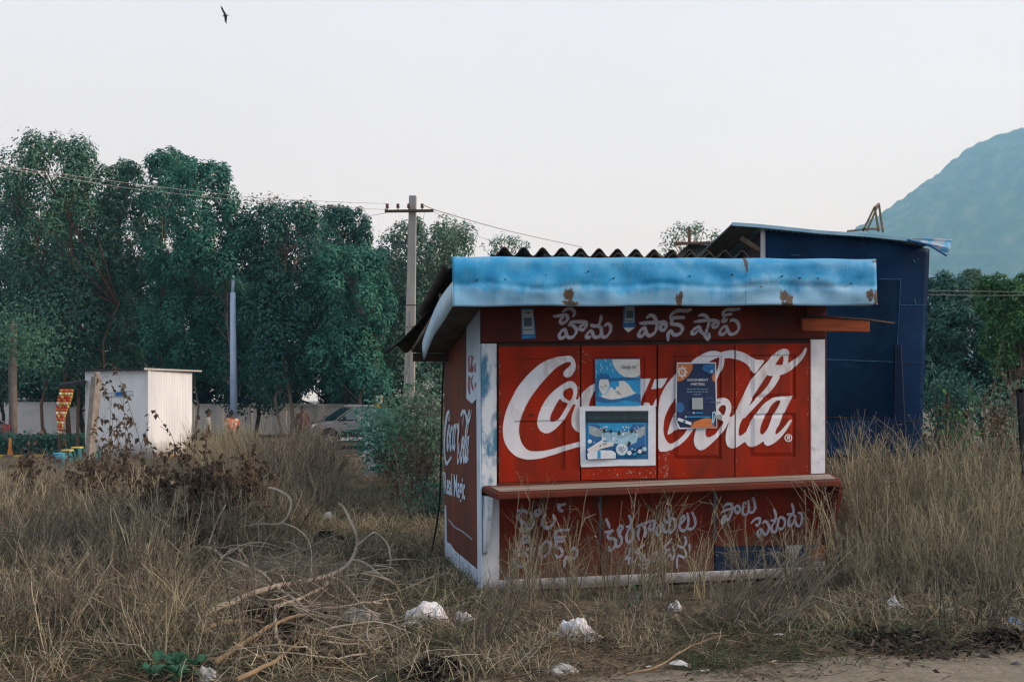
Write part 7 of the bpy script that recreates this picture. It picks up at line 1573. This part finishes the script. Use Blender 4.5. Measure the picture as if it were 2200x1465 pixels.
# weathered pale blue board propped before the SUV
s1 = gp_(796, 21); pb = thing('propped_board', s1, 'weathered pale blue board propped in the brush before the SUV', 'board')
zz = lambda py: EYE - (py - HY) / FPX * 21 - s1.z
b = MB(); b.hexa([(-.15, 0, -.05), (.15, 0, -.05), (.13, .1, zz(910)), (-.14, .1, zz(909)), (-.15, .03, -.05), (.15, .03, -.05), (.13, .13, zz(910)), (-.14, .13, zz(909))]); b.build('board', pm('weathered_blue_board', (.40, .52, .58), (.20, .27, .30), 6, .85, .2, spots=(.10, .11, .11), spot_scale=8, spot_lo=.58, spot_hi=.68), pb)
MB().tube([(0, .4, -.05), (0, .14, zz(925))], .015, 6).build('prop', MATS['brown_timber'], pb)
# black framed board cut by the right edge
s2 = at(2200, 860, 10.6); s2.z = G(s2.x, 10.6); fb = thing('black_framed_board', s2, 'black framed board on posts cut by the right picture edge', 'board')
f2 = lambda px, py: at(px, py, 10.6) - s2
blk = pm('black_frame_paint', (.014, .015, .017), (.02, .02, .022), 9, .5)
for nm, a, c in (('frame_post', (2190, 836), (2204, 1060)), ('frame_rail', (2187, 839), (2330, 842)), ('frame_rail', (2203, 1050), (2330, 1052)), ('frame_post', (2326, 836), (2326, 1060))):
    b = MB(); b.beam(f2(*a), f2(*c), .025, .025); b.build(nm, blk, fb, bevel=.004)
b = MB(); b.add([f2(2195, 845), f2(2325, 845), f2(2325, 1050), f2(2204, 1050)], [(0, 1, 2, 3)]); b.build('board', pm('dark_slate_board', (.03, .045, .055), (.02, .03, .04), 5, .4), fb, solid=.01)
for px_ in (2206, 2326):
    p = f2(px_, 1055); MB().beam(p, (p.x, p.y, -.1), .025, .025).build('leg', blk, fb)
# the bird
bp = at(482, 34, 55); bd = thing('bird', bp, 'dark kite-like bird gliding high in the pale sky', 'bird')
k = 55 / FPX
def bpt(zx, zy, y=0): return Vector(((440 + zx / 20.93 - 482) * k, y, -(zy / 20.93 - 34) * k))
feather = pm('dark_feathers', (.035, .032, .03), (.022, .02, .02), 9, .8)
b = MB(); pts = [bpt(810, 735, .02), bpt(850, 725), bpt(900, 715), bpt(950, 705), bpt(985, 700)]; b.tube(pts, [.02, .05, .065, .05, .03], 8); b.tube([bpt(985, 700), bpt(1020, 695), bpt(1060, 693)], [.032, .036, .012], 7); b.tube([bpt(1060, 693), bpt(1090, 702), bpt(1120, 725)], [.012, .008, .003], 5)
b.build('body', feather, bd, smooth=True)
def wing(le, te, nm):
    le = smooth_pts(le, k=4); te = smooth_pts(te, k=4); b = MB(); n = len(le)
    b.grid(lambda u, v: bpt(*(le[min(n - 1, int(u * (n - 1)))] * (1 - v) + te[min(n - 1, int(u * (n - 1)))] * v), -.10 * u * u + .02 * math.sin(v * 3)), n - 1, 5); b.build(nm, feather, bd, smooth=True, solid=.012)
wing([(965, 690), (930, 590), (880, 520), (840, 450), (800, 360), (770, 330)], [(850, 720), (850, 640), (810, 560), (770, 480), (740, 390), (745, 345)], 'wing')
wing([(985, 700), (1005, 790), (1005, 860), (990, 940), (990, 1030), (1005, 1110)], [(870, 730), (885, 800), (885, 880), (905, 960), (940, 1040), (1000, 1112)], 'wing')
b = MB(); b.add([bpt(860, 700), bpt(860, 735), bpt(805, 765), bpt(790, 745), bpt(820, 715)], [(0, 1, 2, 3, 4)]); b.build('tail', feather, bd, solid=.012)
# ------------------------------------------------------------------ matted brush on the heap, leaning clumps and more dead twigs
def clump(label, px, py, n, h, lean, grav, mat, seed, r0=.0042, base_r=.25, name='brush_clump', branch_=2, spread=.3):
    c = gz(px, py); V, F = weed(seed, n, h, spread, branch_, r0, base_r, grav, lean)
    o = np_mesh(name, V, F, mat); o.location = c; tag(o, label, 'dry weeds'); return struct(o, 'stuff')
clump('arching clump of fine dry grass bowing to the right over the heap', 375, 1350, 34, .62, (.8, .1), .18, STRAW, 301, .0034, .22, spread=.35)
clump('second arching clump of dry grass left of the long branch', 445, 1280, 22, .55, (.8, .2), .18, STRAW, 302, .0034, .2)
clump('tangle of grey twigs in the middle of the heap', 560, 1290, 60, .6, (.3, 0), .08, TWIG, 303, .005, .35, spread=1.2)
clump('tangle of grey twigs at the right end of the heap', 680, 1290, 55, .55, (-.3, 0), .08, TWIG, 304, .005, .35, spread=1.3)
clump('upright reddish dead twigs at the left of the heap', 330, 1250, 40, .75, (.1, 0), .03, STRAW, 305, .006, .35)
clump('low twigs below the long pale branch', 600, 1400, 60, .45, (.5, 0), .1, TWIG, 306, .0045, .4, spread=1.4)
clump('brown twigs between the heap and the white bags', 760, 1330, 36, .5, (.1, 0), .04, TWIG, 307, .004, .3, spread=.9)
clump('bare upright twigs before the left part of the stall', 1010, 1420, 22, .5, (.15, 0), .0, TWIG, 308, .0042, .14)
clump('bare dark twigs leaning right before the stall corner', 1030, 1400, 18, .62, (.35, 0), .0, TWIG, 309, .0045, .16)
clump('dark leaning twigs sweeping right before the right end of the stall', 1640, 1350, 26, .95, (.75, .1), .0, TWIG, 310, .0055, .2, spread=.25)
clump('dark leaning twigs sweeping right between the stall and the track', 1560, 1330, 20, .8, (.9, .1), .02, TWIG, 311, .005, .2, spread=.3)
clump('thin dark twigs standing at the right end of the track', 2110, 1365, 26, .7, (.2, 0), .0, TWIG, 312, .0045, .3)
clump('bleached twigs standing in the grass left of the stall', 840, 1220, 16, .45, (0, 0), .02, STRAW, 313, .004, .3)
clump('tall wispy scrub standing before the wall left of the SUV', 610, 1015, 34, 1.45, (.12, 0), .03, TWIG, 314, .009, .5, branch_=6)
clump('tall wispy scrub with hooked tips left of the SUV', 670, 1010, 34, 1.6, (.1, 0), .05, TWIG, 315, .009, .5, branch_=6)
clump('yellow-green upright grass clump in the middle of the left thicket', 560, 1120, 70, .95, (0, 0), .03, leaf_mat('yellow_green_stalks', [(.10, .10, .04), (.17, .165, .07), (.24, .22, .10), (.30, .27, .15)], 0, .85, .1), 316, .004, .3, branch_=1)
rr2 = np.random.default_rng(11)
for i, (px, lab) in enumerate(((296, 'dark dead leafy weed below the middle of the booth, left of its fellows'), (345, 'dark dead leafy weed below the corner of the booth'), (384, 'dark dead leafy weed below the sunlit wall of the booth'), (428, 'dark dead leafy weed below the person in the peaked cap'),
                              (470, 'bushy dark dead weed between the two people, low in the brush'), (508, 'dark dead leafy weed under the lamp post'), (545, 'last dark dead leafy weed before the wispy scrub'), (410, 'nearest dark dead weed, black-leaved, at the middle of the thicket'))):
    leafy_weed(lab, px, rr2.uniform(10, 13.5) if i < 7 else 9.2, rr2.uniform(955, 1000) if i < 7 else 1060, seed=60 + i, group='dark leafy weeds below the booth', n_st=7, leafs=75)
scatter('dry_brush', 'tall thin weeds hiding the legs of the people beside the booth', 'dry weeds', tall_col, 7, fill(260, 18, 27, lambda d: (412, 548), lambda px, d, x: .62 + .45 * sm(18, 26, d), .15, None))
# crooked sticks strewn over the heap
st_ = []
for i in range(95):
    px = rr2.uniform(400, 860); py = rr2.uniform(1190, 1430); g_ = gz(px, py, .02); a = rr2.uniform(-.9, .9) + (math.pi if rr2.uniform() < .5 else 0); L = rr2.uniform(.18, .75)
    st_.append(stem(rr2, tuple(g_ + Vector((0, 0, rr2.uniform(0, .12)))), (math.cos(a), math.sin(a) * .6, rr2.uniform(-.05, .35)), L, rr2.uniform(.003, .008), 7, .16, .05))
V, F = strand_mesh(st_, 5); o = np_mesh('strewn_sticks', V, F, BR); tag(o, 'bleached crooked sticks strewn over the rubbish heap', 'sticks'); struct(o, 'stuff')
